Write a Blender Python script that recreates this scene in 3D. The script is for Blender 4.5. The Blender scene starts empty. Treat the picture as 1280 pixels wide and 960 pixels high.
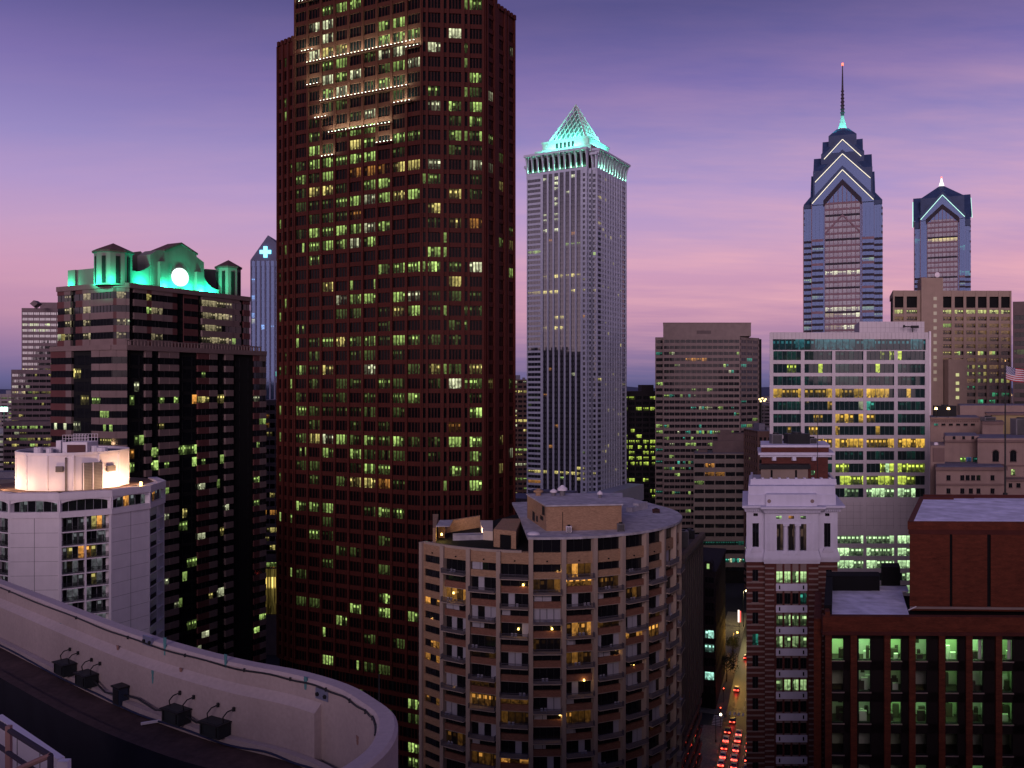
import bpy, math, random
from mathutils import Vector
R = math.radians
random.seed(7)
scn = bpy.context.scene
COL = scn.collection
F, HC, HY = 1108.0, 80.0, 482.0        # focal length in photo pixels, eye height, horizon row
G0 = -25.0                             # street level; builders write 0 for the foot of a building
def X(px, D): return (px - 640) / F * D
def Z(py, D): return HC + (HY - py) / F * D

# ------------------------------------------------------------------ camera
cd = bpy.data.cameras.new('camera'); cam = bpy.data.objects.new('camera', cd); COL.objects.link(cam)
cam.location = (0, 0, HC); cam.rotation_euler = (R(90), 0, 0)
cd.sensor_width = 36; cd.lens = 36 * F / 1280; cd.shift_y = 2 / 1280
cd.clip_start = 0.5; cd.clip_end = 40000
scn.camera = cam

# ------------------------------------------------------------------ world: dusk sky
SUN_EL, SUN_AZ = 12, 194               # afterglow behind the camera
wd = bpy.data.worlds.new('World'); scn.world = wd; wd.use_nodes = True
nt = wd.node_tree; nt.nodes.clear()
def N(tree, t, **k):
    n = tree.nodes.new(t)
    for a, v in k.items():
        if a.startswith('i_'):
            key = a[2:]
            n.inputs[int(key) if key.isdigit() else key.replace('_', ' ')].default_value = v
        else: setattr(n, a, v)
    return n
def L(tree, a, b): tree.links.new(a, b)
def ramp(tree, stops, interp='LINEAR'):
    n = tree.nodes.new('ShaderNodeValToRGB'); cr = n.color_ramp; cr.interpolation = interp
    while len(cr.elements) < len(stops): cr.elements.new(0.5)
    for e, (p, c) in zip(cr.elements, stops):
        e.position = p; e.color = tuple(c) + (1,) if len(c) == 3 else c
    return n
tc = N(nt, 'ShaderNodeTexCoord'); sep = N(nt, 'ShaderNodeSeparateXYZ'); L(nt, tc.outputs['Generated'], sep.inputs[0])
def M(tree, op, a, b=None, c=None, clamp=False):
    n = tree.nodes.new('ShaderNodeMath'); n.operation = op; n.use_clamp = clamp
    for i, v in enumerate((a, b, c)):
        if v is None: continue
        if isinstance(v, (int, float)): n.inputs[i].default_value = v
        else: L(tree, v, n.inputs[i])
    return n.outputs[0]
zz = sep.outputs['Z']
g1 = ramp(nt, [(0, (.05, .055, .13)), (.028, (.12, .11, .27)), (.052, (.25, .16, .33)), (.094, (.50, .25, .40)), (.14, (.60, .31, .47)),
               (.182, (.53, .325, .54)), (.225, (.42, .295, .57)), (.267, (.31, .245, .53)), (.338, (.19, .145, .40)), (.41, (.082, .074, .24)), (.6, (.06, .058, .19)), (1, (.05, .05, .15))])
L(nt, M(nt, 'ADD', zz, .02), g1.inputs[0])
# streaks of pink cloud: stretched noise, flattened towards the horizon
div = M(nt, 'ADD', zz, .12)
cmb = N(nt, 'ShaderNodeCombineXYZ')
L(nt, M(nt, 'DIVIDE', sep.outputs['X'], div), cmb.inputs[0]); L(nt, M(nt, 'DIVIDE', sep.outputs['Y'], div), cmb.inputs[1])
mp = N(nt, 'ShaderNodeMapping'); mp.inputs['Scale'].default_value = (.42, 1.3, 1); mp.inputs['Rotation'].default_value = (0, 0, R(8)); mp.inputs['Location'].default_value = (3.1, 1.7, 0)
L(nt, cmb.outputs[0], mp.inputs[0])
no = N(nt, 'ShaderNodeTexNoise', i_Scale=1.9, i_Detail=8.0, i_Roughness=.6); L(nt, mp.outputs[0], no.inputs['Vector'])
cl = ramp(nt, [(.40, (0, 0, 0)), (.78, (.9, .9, .9))]); L(nt, no.outputs[0], cl.inputs[0])
lowness = ramp(nt, [(0, (0, 0, 0)), (.03, (.35, .35, .35)), (.1, (1, 1, 1)), (.24, (.6, .6, .6)), (.36, (.18, .18, .18)), (.5, (.06, .06, .06))]); L(nt, zz, lowness.inputs[0])
side = M(nt, 'MULTIPLY_ADD', sep.outputs['X'], .8, .55, clamp=True)
cf = M(nt, 'MULTIPLY', M(nt, 'MULTIPLY', cl.outputs[0], lowness.outputs[0]), M(nt, 'MULTIPLY', side, 1.0))
mixc = N(nt, 'ShaderNodeMix', data_type='RGBA'); L(nt, cf, mixc.inputs[0]); L(nt, g1.outputs[0], mixc.inputs[6]); mixc.inputs[7].default_value = (.90, .45, .48, 1)
# the western half of the sky, behind the camera: a bright band of afterglow low down, dark above
back = N(nt, 'ShaderNodeMapRange', interpolation_type='SMOOTHSTEP'); L(nt, sep.outputs['Y'], back.inputs[0])
back.inputs[1].default_value = .45; back.inputs[2].default_value = -.35; back.inputs[3].default_value = 0; back.inputs[4].default_value = 1
g2 = ramp(nt, [(0, (.84, .57, .70)), (.14, (.78, .54, .74)), (.27, (.18, .14, .25)), (.45, (.055, .052, .13)), (1, (.05, .05, .15))]); L(nt, zz, g2.inputs[0])
mixb = N(nt, 'ShaderNodeMix', data_type='RGBA'); L(nt, back.outputs[0], mixb.inputs[0]); L(nt, mixc.outputs[2], mixb.inputs[6]); L(nt, g2.outputs[0], mixb.inputs[7])
below = N(nt, 'ShaderNodeMapRange'); L(nt, zz, below.inputs[0]); below.inputs[1].default_value = -.03; below.inputs[2].default_value = .0
mixd = N(nt, 'ShaderNodeMix', data_type='RGBA'); L(nt, below.outputs[0], mixd.inputs[0]); mixd.inputs[6].default_value = (.02, .02, .035, 1); L(nt, mixb.outputs[2], mixd.inputs[7])
sky = N(nt, 'ShaderNodeTexSky', sky_type='NISHITA', sun_disc=False, sun_elevation=R(SUN_EL), sun_rotation=R(SUN_AZ))
b1 = N(nt, 'ShaderNodeBackground', i_Strength=1.0); L(nt, mixd.outputs[2], b1.inputs[0])
b2 = N(nt, 'ShaderNodeBackground', i_Strength=.004); L(nt, sky.outputs[0], b2.inputs[0])
ad = N(nt, 'ShaderNodeAddShader'); L(nt, b1.outputs[0], ad.inputs[0]); L(nt, b2.outputs[0], ad.inputs[1])
wo = N(nt, 'ShaderNodeOutputWorld'); L(nt, ad.outputs[0], wo.inputs[0])
# one very soft, weak sun: the last glow of the western sky
sl = bpy.data.lights.new('sun', 'SUN'); sl.energy = 1.5; sl.angle = R(28); sl.color = (1, .74, .88)
so = bpy.data.objects.new('sun', sl); COL.objects.link(so)
az, el = R(SUN_AZ), R(SUN_EL)
to_sun = Vector((math.sin(az) * math.cos(el), math.cos(az) * math.cos(el), math.sin(el)))
so.rotation_euler = to_sun.to_track_quat('Z', 'Y').to_euler(); so.location = (0, -50, 300)
scn.view_settings.view_transform = 'Standard'; scn.view_settings.look = 'None'
scn.view_settings.exposure = 0; scn.view_settings.gamma = 1; scn.view_settings.use_curve_mapping = False
scn.cycles.max_bounces = 5; scn.cycles.diffuse_bounces = 2; scn.cycles.glossy_bounces = 3; scn.cycles.transparent_max_bounces = 6
scn.cycles.sample_clamp_indirect = 2.0; scn.cycles.caustics_reflective = False; scn.cycles.caustics_refractive = False
scn.cycles.use_denoising = True

# ------------------------------------------------------------------ materials
MATS = {}
def new_mat(name):
    m = bpy.data.materials.new(name); m.use_nodes = True; t = m.node_tree
    return m, t, t.nodes['Principled BSDF']
def stone(name, col, var=.18, scale=.35, rough=.85, streak=.25, spec=.25, sx=1, sz=1, metallic=0, fine=0, famp=.9):
    """weathered surface: two noises and vertical streaks around one base colour"""
    if name in MATS: return MATS[name]
    m, t, p = new_mat(name)
    geo = N(t, 'ShaderNodeNewGeometry')
    mp = N(t, 'ShaderNodeMapping'); mp.inputs['Scale'].default_value = (sx, sx, sz); L(t, geo.outputs['Position'], mp.inputs[0])
    n1 = N(t, 'ShaderNodeTexNoise', i_Scale=scale, i_Detail=5.0, i_Roughness=.6); L(t, mp.outputs[0], n1.inputs['Vector'])
    mp2 = N(t, 'ShaderNodeMapping'); mp2.inputs['Scale'].default_value = (1.3, 1.3, .06); L(t, geo.outputs['Position'], mp2.inputs[0])
    n2 = N(t, 'ShaderNodeTexNoise', i_Scale=1.0, i_Detail=3.0); L(t, mp2.outputs[0], n2.inputs['Vector'])
    f = M(t, 'ADD', M(t, 'MULTIPLY_ADD', n1.outputs[0], 2 * var * 1.6, 1 - var * 1.6), M(t, 'MULTIPLY_ADD', n2.outputs[0], 2 * streak, -streak))
    if fine:
        n3 = N(t, 'ShaderNodeTexNoise', i_Scale=fine, i_Detail=2.0); L(t, mp.outputs[0], n3.inputs['Vector'])
        f = M(t, 'MULTIPLY', f, M(t, 'MULTIPLY_ADD', n3.outputs[0], famp, 1 - famp / 2))
    mx = N(t, 'ShaderNodeVectorMath', operation='SCALE'); mx.inputs[0].default_value = col; L(t, f, mx.inputs['Scale'])
    L(t, mx.outputs[0], p.inputs['Base Color'])
    p.inputs['Roughness'].default_value = rough; p.inputs['Specular IOR Level'].default_value = spec; p.inputs['Metallic'].default_value = metallic
    bp = N(t, 'ShaderNodeBump', i_Strength=.25, i_Distance=.03); L(t, n1.outputs[0], bp.inputs['Height']); L(t, bp.outputs[0], p.inputs['Normal'])
    MATS[name] = m; return m
def glass(name, base=(.012, .013, .016), ior=1.55, rough=.06, gain=1.0, ceil=.5, metallic=0.0, tint=None):
    """window pane: dark reflecting glass; where a room behind it is lit, it gives off that light (attribute 'lit'),
    broken up by a procedural room (bright ceiling strip, dim lower part with clutter)"""
    if name in MATS: return MATS[name]
    m, t, p = new_mat(name)
    at = N(t, 'ShaderNodeAttribute', attribute_name='lit'); uv = N(t, 'ShaderNodeUVMap', uv_map='UVMap')
    sp = N(t, 'ShaderNodeSeparateXYZ'); L(t, uv.outputs[0], sp.inputs[0]); u, v = sp.outputs[0], sp.outputs[1]
    cb = N(t, 'ShaderNodeCombineXYZ'); L(t, M(t, 'MULTIPLY', u, 1.1), cb.inputs[0]); L(t, M(t, 'MULTIPLY', v, 2.2), cb.inputs[1])
    n1 = N(t, 'ShaderNodeTexNoise', i_Scale=1.0, i_Detail=3.0, i_Roughness=.6); n1.noise_dimensions = '2D'; L(t, cb.outputs[0], n1.inputs['Vector'])
    cb2 = N(t, 'ShaderNodeCombineXYZ'); L(t, M(t, 'MULTIPLY', u, 2.3), cb2.inputs[0]); L(t, M(t, 'MULTIPLY', v, 5.0), cb2.inputs[1])
    vo = N(t, 'ShaderNodeTexVoronoi', distance='CHEBYCHEV', i_Scale=1.0); vo.voronoi_dimensions = '2D'; L(t, cb2.outputs[0], vo.inputs['Vector'])
    vs = N(t, 'ShaderNodeSeparateColor'); L(t, vo.outputs['Color'], vs.inputs[0])
    low = N(t, 'ShaderNodeMapRange', interpolation_type='SMOOTHSTEP'); L(t, v, low.inputs[0]); low.inputs[1].default_value = .55; low.inputs[2].default_value = .1
    clut = M(t, 'MULTIPLY', M(t, 'GREATER_THAN', vs.outputs[0], .45), low.outputs[0])
    hi = N(t, 'ShaderNodeMapRange', interpolation_type='SMOOTHSTEP'); L(t, v, hi.inputs[0]); hi.inputs[1].default_value = .7; hi.inputs[2].default_value = .9
    f = M(t, 'MULTIPLY', M(t, 'MULTIPLY_ADD', n1.outputs[0], 2.2, -.25, clamp=False), M(t, 'MULTIPLY_ADD', clut, -.8, 1.0))
    wn = N(t, 'ShaderNodeTexWhiteNoise', noise_dimensions='1D'); L(t, M(t, 'FLOOR', M(t, 'MULTIPLY', u, .3)), wn.inputs['W'])
    strip = M(t, 'LESS_THAN', wn.outputs[0], .42)            # some rooms: only a row of ceiling lamps shows
    f = M(t, 'MULTIPLY', f, M(t, 'MULTIPLY_ADD', strip, -.85, 1.0))
    hi2 = N(t, 'ShaderNodeMapRange', interpolation_type='SMOOTHSTEP'); L(t, v, hi2.inputs[0]); hi2.inputs[1].default_value = .55; hi2.inputs[2].default_value = .62
    dots = M(t, 'MULTIPLY', M(t, 'GREATER_THAN', M(t, 'FRACT', M(t, 'MULTIPLY', u, .83)), .45), M(t, 'MULTIPLY', strip, M(t, 'MULTIPLY', hi2.outputs[0], M(t, 'LESS_THAN', v, .82))))
    f = M(t, 'MAXIMUM', M(t, 'ADD', M(t, 'ADD', f, M(t, 'MULTIPLY', hi.outputs[0], M(t, 'MULTIPLY', M(t, 'SUBTRACT', 1.0, strip), ceil))), M(t, 'MULTIPLY', dots, 1.5)), .03)
    sc = N(t, 'ShaderNodeVectorMath', operation='SCALE'); L(t, at.outputs['Color'], sc.inputs[0]); L(t, f, sc.inputs['Scale'])
    L(t, sc.outputs[0], p.inputs['Emission Color']); p.inputs['Emission Strength'].default_value = gain
    p.inputs['Base Color'].default_value = tuple(base) + (1,); p.inputs['Roughness'].default_value = rough; p.inputs['IOR'].default_value = ior
    p.inputs['Metallic'].default_value = metallic
    if tint: p.inputs['Specular Tint'].default_value = tuple(tint) + (1,)
    m.cycles.emission_sampling = 'NONE'
    MATS[name] = m; return m
def emit(name, col, strength=1.0, sample='AUTO'):
    if name in MATS: return MATS[name]
    m, t, p = new_mat(name)
    geo = N(t, 'ShaderNodeNewGeometry'); n1 = N(t, 'ShaderNodeTexNoise', i_Scale=.8); L(t, geo.outputs['Position'], n1.inputs['Vector'])
    p.inputs['Base Color'].default_value = (.3, .3, .3, 1); p.inputs['Emission Color'].default_value = tuple(col) + (1,)
    L(t, M(t, 'MULTIPLY_ADD', n1.outputs[0], strength * .3, strength * .85), p.inputs['Emission Strength'])
    m.cycles.emission_sampling = sample
    MATS[name] = m; return m

# ------------------------------------------------------------------ mesh collector
class MB:
    def __init__(s): s.v, s.f, s.m, s.uv, s.c = [], [], [], [], []
    def face(s, pts, mat=0, uv=None, col=None):
        n = len(s.v); s.v += [tuple(p) for p in pts]; s.f.append(tuple(range(n, n + len(pts)))); s.m.append(mat); s.uv.append(uv); s.c.append(col)
    def merge(s, o, mat):
        n = len(s.v); s.v += o.v; s.f += [tuple(i + n for i in f) for f in o.f]; s.m += [mat] * len(o.f); s.uv += o.uv; s.c += o.c
    def hexa(s, b, t, mat=0, top=None):
        k = len(b)
        s.face(list(reversed(b)), mat); s.face(t, mat if top is None else top)
        for i in range(k): s.face([b[i], b[(i + 1) % k], t[(i + 1) % k], t[i]], mat)
    def prism(s, poly, z0, z1, mat=0, top=None, scale=1.0):
        cx = sum(p[0] for p in poly) / len(poly); cy = sum(p[1] for p in poly) / len(poly)
        s.hexa([(x, y, z0) for x, y in poly], [(cx + (x - cx) * scale, cy + (y - cy) * scale, z1) for x, y in poly], mat, top)
    def cone(s, poly, z0, apex, mat=0):
        for i in range(len(poly)):
            a, b = poly[i], poly[(i + 1) % len(poly)]
            s.face([(a[0], a[1], z0), (b[0], b[1], z0), apex], mat)
        s.face([(x, y, z0) for x, y in reversed(poly)], mat)
    def cyl(s, x, y, z0, z1, r, n=12, mat=0, r2=None, top=None, rot=0):
        r2 = r if r2 is None else r2
        b = [(x + r * math.cos(2 * math.pi * i / n + rot), y + r * math.sin(2 * math.pi * i / n + rot), z0) for i in range(n)]
        t = [(x + r2 * math.cos(2 * math.pi * i / n + rot), y + r2 * math.sin(2 * math.pi * i / n + rot), z1) for i in range(n)]
        s.hexa(b, t, mat, top)
    def tube(s, pts, r, n=6, mat=0):
        pts = [Vector(p) for p in pts]; rings = []
        for i, p in enumerate(pts):
            d = (pts[min(i + 1, len(pts) - 1)] - pts[max(i - 1, 0)]).normalized()
            a = d.orthogonal().normalized(); b = d.cross(a)
            if i and rings:
                pa = rings[-1][1]; a = (pa - d * pa.dot(d)).normalized(); b = d.cross(a)
            rr = r[i] if isinstance(r, (list, tuple)) else r
            rings.append(([p + (a * math.cos(2 * math.pi * k / n) + b * math.sin(2 * math.pi * k / n)) * rr for k in range(n)], a))
        for i in range(len(rings) - 1):
            A, B = rings[i][0], rings[i + 1][0]
            for k in range(n): s.face([A[k], A[(k + 1) % n], B[(k + 1) % n], B[k]], mat)
        s.face(list(reversed(rings[0][0])), mat); s.face(rings[-1][0], mat)
    def box3(s, x0, x1, y0, y1, z0, z1, mat=0, top=None):
        s.prism([(x0, y0), (x1, y0), (x1, y1), (x0, y1)], z0, z1, mat, top)
    def build(s, name, mats, parent=None, kind=None, label=None, smooth=False):
        if not isinstance(mats, (list, tuple)): mats = [mats]
        o0 = parent_world(parent)
        me = bpy.data.meshes.new(name)
        me.from_pydata([(x - o0[0], y - o0[1], (G0 if -.001 < z < .001 else z) - o0[2]) for x, y, z in s.v], [], s.f)
        for m in mats: me.materials.append(m)
        me.polygons.foreach_set('material_index', s.m)
        if any(u is not None for u in s.uv):
            uvs, cs = [], []
            for fc_, uv, c in zip(s.f, s.uv, s.c):
                for j in range(len(fc_)):
                    uvs += uv[j] if uv else (0, 0); cs += (tuple(c) + (1,)) if c else (0, 0, 0, 1)
            me.uv_layers.new(name='UVMap'); me.color_attributes.new('lit', 'FLOAT_COLOR', 'CORNER')
            me.uv_layers['UVMap'].data.foreach_set('uv', uvs)
            me.color_attributes['lit'].data.foreach_set('color', cs)
        if smooth: me.polygons.foreach_set('use_smooth', [True] * len(me.polygons))
        me.update()
        o = bpy.data.objects.new(name, me); COL.objects.link(o)
        if parent: o.parent = parent
        if kind: o['kind'] = kind
        if label: o['label'] = label
        return o
def parent_world(p):
    v = Vector((0, 0, 0))
    while p: v = v + Vector(p.location); p = p.parent
    return v
def thing(name, loc, label, cat, group=None):
    o = bpy.data.objects.new(name, None); COL.objects.link(o); o.location = (loc[0], loc[1], loc[2] or G0); o.empty_display_size = .5
    o['label'] = label; o['category'] = cat
    if group: o['group'] = group
    return o
def tag(o, label, cat, group=None):
    o['label'] = label; o['category'] = cat
    if group: o['group'] = group
    return o
def copy_tree(o, parent=None):
    c = o.copy(); COL.objects.link(c); c.parent = parent
    for ch in list(o.children): copy_tree(ch, c)
    return c
def light(kind, loc, energy, col, parent=None, target=None, size=1, size_y=None, spot=None):
    l = bpy.data.lights.new('lamp', kind); l.energy = energy; l.color = col
    if kind == 'AREA':
        l.size = size
        if size_y: l.shape = 'RECTANGLE'; l.size_y = size_y
    elif kind in ('POINT', 'SPOT'):
        l.shadow_soft_size = size
        if spot: l.spot_size = R(spot); l.spot_blend = .6
    o = bpy.data.objects.new('lamp', l); COL.objects.link(o)
    if target is not None: o.rotation_euler = (Vector(target) - Vector(loc)).to_track_quat('-Z', 'Y').to_euler()
    o.location = Vector(loc) - parent_world(parent)
    if parent: o.parent = parent
    return o

# ------------------------------------------------------------------ facades
class Fr:
    """a wall plane seen from outside: P its left end, angle its direction to the right, N the outward side"""
    def __init__(s, P, ang, skew=0):
        s.P = P; a = R(ang); s.U = (math.cos(a), math.sin(a)); s.N = (s.U[1], -s.U[0]); t = math.tan(R(skew))
        s.K = (s.N[0] - s.U[0] * t, s.N[1] - s.U[1] * t)          # side walls run back along the street grid
    def pt(s, u, z, d=0):
        k = s.K if d < 0 else s.N
        return (s.P[0] + s.U[0] * u + k[0] * d, s.P[1] + s.U[1] * u + k[1] * d, z)
    def xy(s, u, d=0): return s.pt(u, 0, d)[:2]
    def t(s, px):
        k = (px - 640) / F; return (k * s.P[1] - s.P[0]) / (s.U[0] - k * s.U[1])
    def D(s, u): return s.P[1] + s.U[1] * u
    def z(s, py, u): return Z(py, s.D(u))
    def box(s, b, u0, u1, d0, d1, z0, z1, mat=0, top=None):
        b.prism([s.xy(u0, d1), s.xy(u1, d1), s.xy(u1, d0), s.xy(u0, d0)], z0, z1, mat, top)
    def poly(s, b, pts, d0, d1, mat=0):
        """extrude an outline of (u, z), given counter-clockwise from outside, between depths d0 < d1"""
        f = [s.pt(u, z, d1) for u, z in pts]; k = [s.pt(u, z, d0) for u, z in pts]
        b.face(f, mat); b.face(list(reversed(k)), mat)
        n = len(pts)
        for i in range(n): b.face([f[(i + 1) % n], f[i], k[i], k[(i + 1) % n]], mat)
def spans(a, b, n, gap0, gap):
    """n equal openings between a and b: gap0 at both ends, gap between"""
    w = (b - a - 2 * gap0 - (n - 1) * gap) / n
    return [(a + gap0 + i * (w + gap), a + gap0 + i * (w + gap) + w) for i in range(n)]
def levels(z0, z1, pitch, h, ref):
    """openings of height h, one per storey, centred on ref + k*pitch, lying inside z0..z1; the storey index k comes along"""
    out = []; k = math.ceil((z0 + h / 2 + .2 - ref) / pitch)
    while ref + k * pitch + h / 2 + .2 <= z1:
        c = ref + k * pitch; out.append((c - h / 2, c + h / 2, k)); k += 1
    return out
def grid(B, W, fr, u0, u1, z0, z1, cols, rows, lit=None, inset=.3, pier=.12, ms=0, mp=0, panes=1, mull=.08, spand=True, extra=None):
    if spand:
        e = z0
        for za, zb, k in rows + [(z1, z1, 0)]:
            if za - e > .02: fr.box(B, u0, u1, -inset - .3, 0, e, za, ms)
            e = zb
    e = u0
    for ua, ub in cols + [(u1, u1)]:
        if ua - e > .02: fr.box(B, e, ua, -inset - .33, pier, z0 + .003, z1 + .004, mp)
        e = ub
    for ci, (ua, ub) in enumerate(cols):
        for za, zb, k in rows:
            c = lit(ci, k) if lit else None
            n = panes[ci] if isinstance(panes, (list, tuple)) else panes
            W.append((fr, ua - .02, ub + .02, za - .02, zb + .02, -inset, c, n, mull))
def pane_mesh(b, rec):
    fr, ua, ub, za, zb, d, c, n, mull = rec
    w = (ub - ua) / n; r0 = random.random() * 200
    for i in range(n):
        a, e = ua + i * w, ua + (i + 1) * w
        cc = c[i % len(c)] if isinstance(c, list) else c
        if cc is not None: k = random.uniform(.75, 1.15); cc = tuple(x * k for x in cc)
        j = [random.uniform(-.006, .006) for _ in range(3)]
        if n > 1: r0 = r0 + (w if random.random() < .6 else random.random() * 40)
        ru = r0
        b.face([fr.pt(a, za, d + j[0]), fr.pt(e, za, d + j[1]), fr.pt(e, zb, d + j[2]), fr.pt(a, zb, d + j[0] + j[2] - j[1])], 0,
               [(ru, 0), (ru + w, 0), (ru + w, 1), (ru, 1)], cc)
    if n > 1:
        for i in range(1, n):
            fr.box(b, ua + i * w - mull / 2, ua + i * w + mull / 2, d - .02, d + .09, za, zb, 1)
def score(rec, zvis):
    fr, ua, ub, za, zb = rec[:5]
    u = (ua + ub) / 2; x, y, z = fr.pt(u, (za + zb) / 2)
    px = 640 + x / y * F; py = HY - (z - HC) / y * F
    if z < zvis or py < -8 or py > 965 or px < -8 or px > 1288: return -1
    rx, ry = x / math.hypot(x, y), y / math.hypot(x, y)
    cos = -(rx * fr.N[0] + ry * fr.N[1])
    return (ub - ua) * (zb - za) * cos / (y * y) if cos > 0 else -2
def windows(root, W, gm, fm, zvis=0, cap=100, name='window', stuff='window_grid'):
    order = sorted(range(len(W)), key=lambda i: -score(W[i], zvis) * (1.02 if W[i][6] is not None else 1))
    first = [i for i in order[:cap] if score(W[i], zvis) > 0]
    rest = [i for i in order if i not in set(first)]
    for i in first:
        b = MB(); pane_mesh(b, W[i]); b.build(name, [gm, fm], root)
    if rest:
        b = MB()
        for i in rest: pane_mesh(b, W[i])
        b.build(stuff, [gm, fm], root, kind='stuff')
def inset_poly(poly, k):
    cx = sum(p[0] for p in poly) / len(poly); cy = sum(p[1] for p in poly) / len(poly)
    out = []
    for x, y in poly:
        d = math.hypot(x - cx, y - cy); out.append((cx + (x - cx) * (1 - k / d), cy + (y - cy) * (1 - k / d)))
    return out
GR, WH, YE, OR, TE = (.44, .66, .17), (.72, .76, .46), (.78, .66, .20), (.80, .34, .07), (.07, .52, .38)
def s_(c, k): return tuple(x * k for x in c)
def rnd_lit(p, cols=(GR, GR, WH, YE), lo=.15, hi=1.0, rowvar=.8, seed=0, n=1):
    """random lit windows, clustered by storey as offices are"""
    rs = random.Random(seed); row = {}
    def f(ci, k):
        if k not in row: row[k] = (max(.15, rs.gauss(1, rowvar)) if rs.random() > .35 else .12, rs.choice(cols))
        q, c = row[k]
        if rs.random() < p * q:
            if rs.random() < .2: c = rs.choice(cols)
            b = rs.uniform(lo, hi)
            if n == 1: return s_(c, b)
            return [s_(c, b * rs.uniform(.5, 1.1)) if rs.random() < .75 else None for _ in range(n)]
        return None
    return f
FRAME = stone('dark_frame', (.02, .02, .022), rough=.5, streak=.1)
GL = glass('office_glass')
ROOFM = stone('grey_roofing', (.17, .16, .20), var=.25, scale=.3, streak=0, fine=2.0)
BLACK = stone('dark_core', (.006, .006, .007), rough=.9)
# ------------------------------------------------------------------ ground, street
ASPH = stone('asphalt', (.045, .043, .042), var=.3, scale=.25, rough=.45, streak=0, fine=3)
GROUND = stone('city_ground', (.03, .03, .034), var=.3, scale=.02, rough=.9, streak=0)
PAVE = stone('pavement', (.20, .18, .14), var=.2, scale=.5, streak=0, fine=2)
PAINT = stone('road_paint', (.7, .7, .66), var=.2, scale=1.5, streak=0)
b = MB(); b.face([(-15000, -3000, 0), (15000, -3000, 0), (15000, 24000, 0), (-15000, 24000, 0)])
b.build('ground', GROUND)['kind'] = 'structure'
SD = R(17.8); E1 = Vector((math.sin(SD), math.cos(SD), 0)); E2 = Vector((math.cos(SD), -math.sin(SD), 0))
S0 = Vector((69, 285, G0))                        # left kerb line of the street passes here
def sp(a, r, z=0): v = S0 + E1 * a + E2 * r; return (v.x, v.y, v.z + z)
def srect(b, a0, a1, r0, r1, z0, z1=None, mat=0):
    if z1 is None: b.face([sp(a0, r0, z0), sp(a0, r1, z0), sp(a1, r1, z0), sp(a1, r0, z0)], mat)
    else: b.hexa([sp(a0, r0, z0), sp(a0, r1, z0), sp(a1, r1, z0), sp(a1, r0, z0)], [sp(a0, r0, z1), sp(a0, r1, z1), sp(a1, r1, z1), sp(a1, r0, z1)], mat)
b = MB(); srect(b, -120, 260, -.01, 10.5, .008); b.build('street', ASPH)['kind'] = 'structure'
b = MB(); srect(b, -13, -3, -60, -.02, .012); srect(b, -13, -3, 10.52, 80, .012); b.build('cross_street', ASPH)['kind'] = 'structure'
b = MB(); srect(b, -2.8, 130, -9, -.05, 0, .14); srect(b, -120, -13.2, -6, -.05, 0, .14); srect(b, -2.8, 130, 10.55, 14, 0, .14); srect(b, -120, -13.2, 10.55, 13, 0, .14)
b.build('pavement', PAVE)['kind'] = 'structure'
b = MB()
for i in range(7): srect(b, -2.2 + .0, .9, .8 + i * 1.35, 1.4 + i * 1.35, .016)        # crossing over the street
for i in range(7): srect(b, -12.2 + i * 1.3, -11.6 + i * 1.3, -3.6, -.6, .018)         # crossing over the side street
for i in range(14): srect(b, 4 + i * 8, 7 + i * 8, 5.1, 5.25, .016)
for i in range(4): srect(b, -20 - i * 8, -17 - i * 8, 3.5, 3.65, .016); srect(b, -20 - i * 8, -17 - i * 8, 6.95, 7.1, .016)
b.build('road_markings', PAINT)['kind'] = 'structure'
# hills on the horizon
b = MB(); rs = random.Random(3)
hx = [-9000 + i * 450 for i in range(41)]
hz = [70 + 45 * math.sin(i * .7) + rs.uniform(-15, 25) for i in range(41)]
for i in range(40):
    b.hexa([(hx[i], 9000, -30), (hx[i + 1], 9000, -30), (hx[i + 1], 12000, -30), (hx[i], 12000, -30)],
           [(hx[i], 9600, max(40, hz[i])), (hx[i + 1], 9600, max(40, hz[i + 1])), (hx[i + 1], 11800, 20), (hx[i], 11800, 20)])
b.build('hills', stone('far_hills', (.05, .06, .12), var=.1, scale=.001, streak=0))['kind'] = 'structure'

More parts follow.
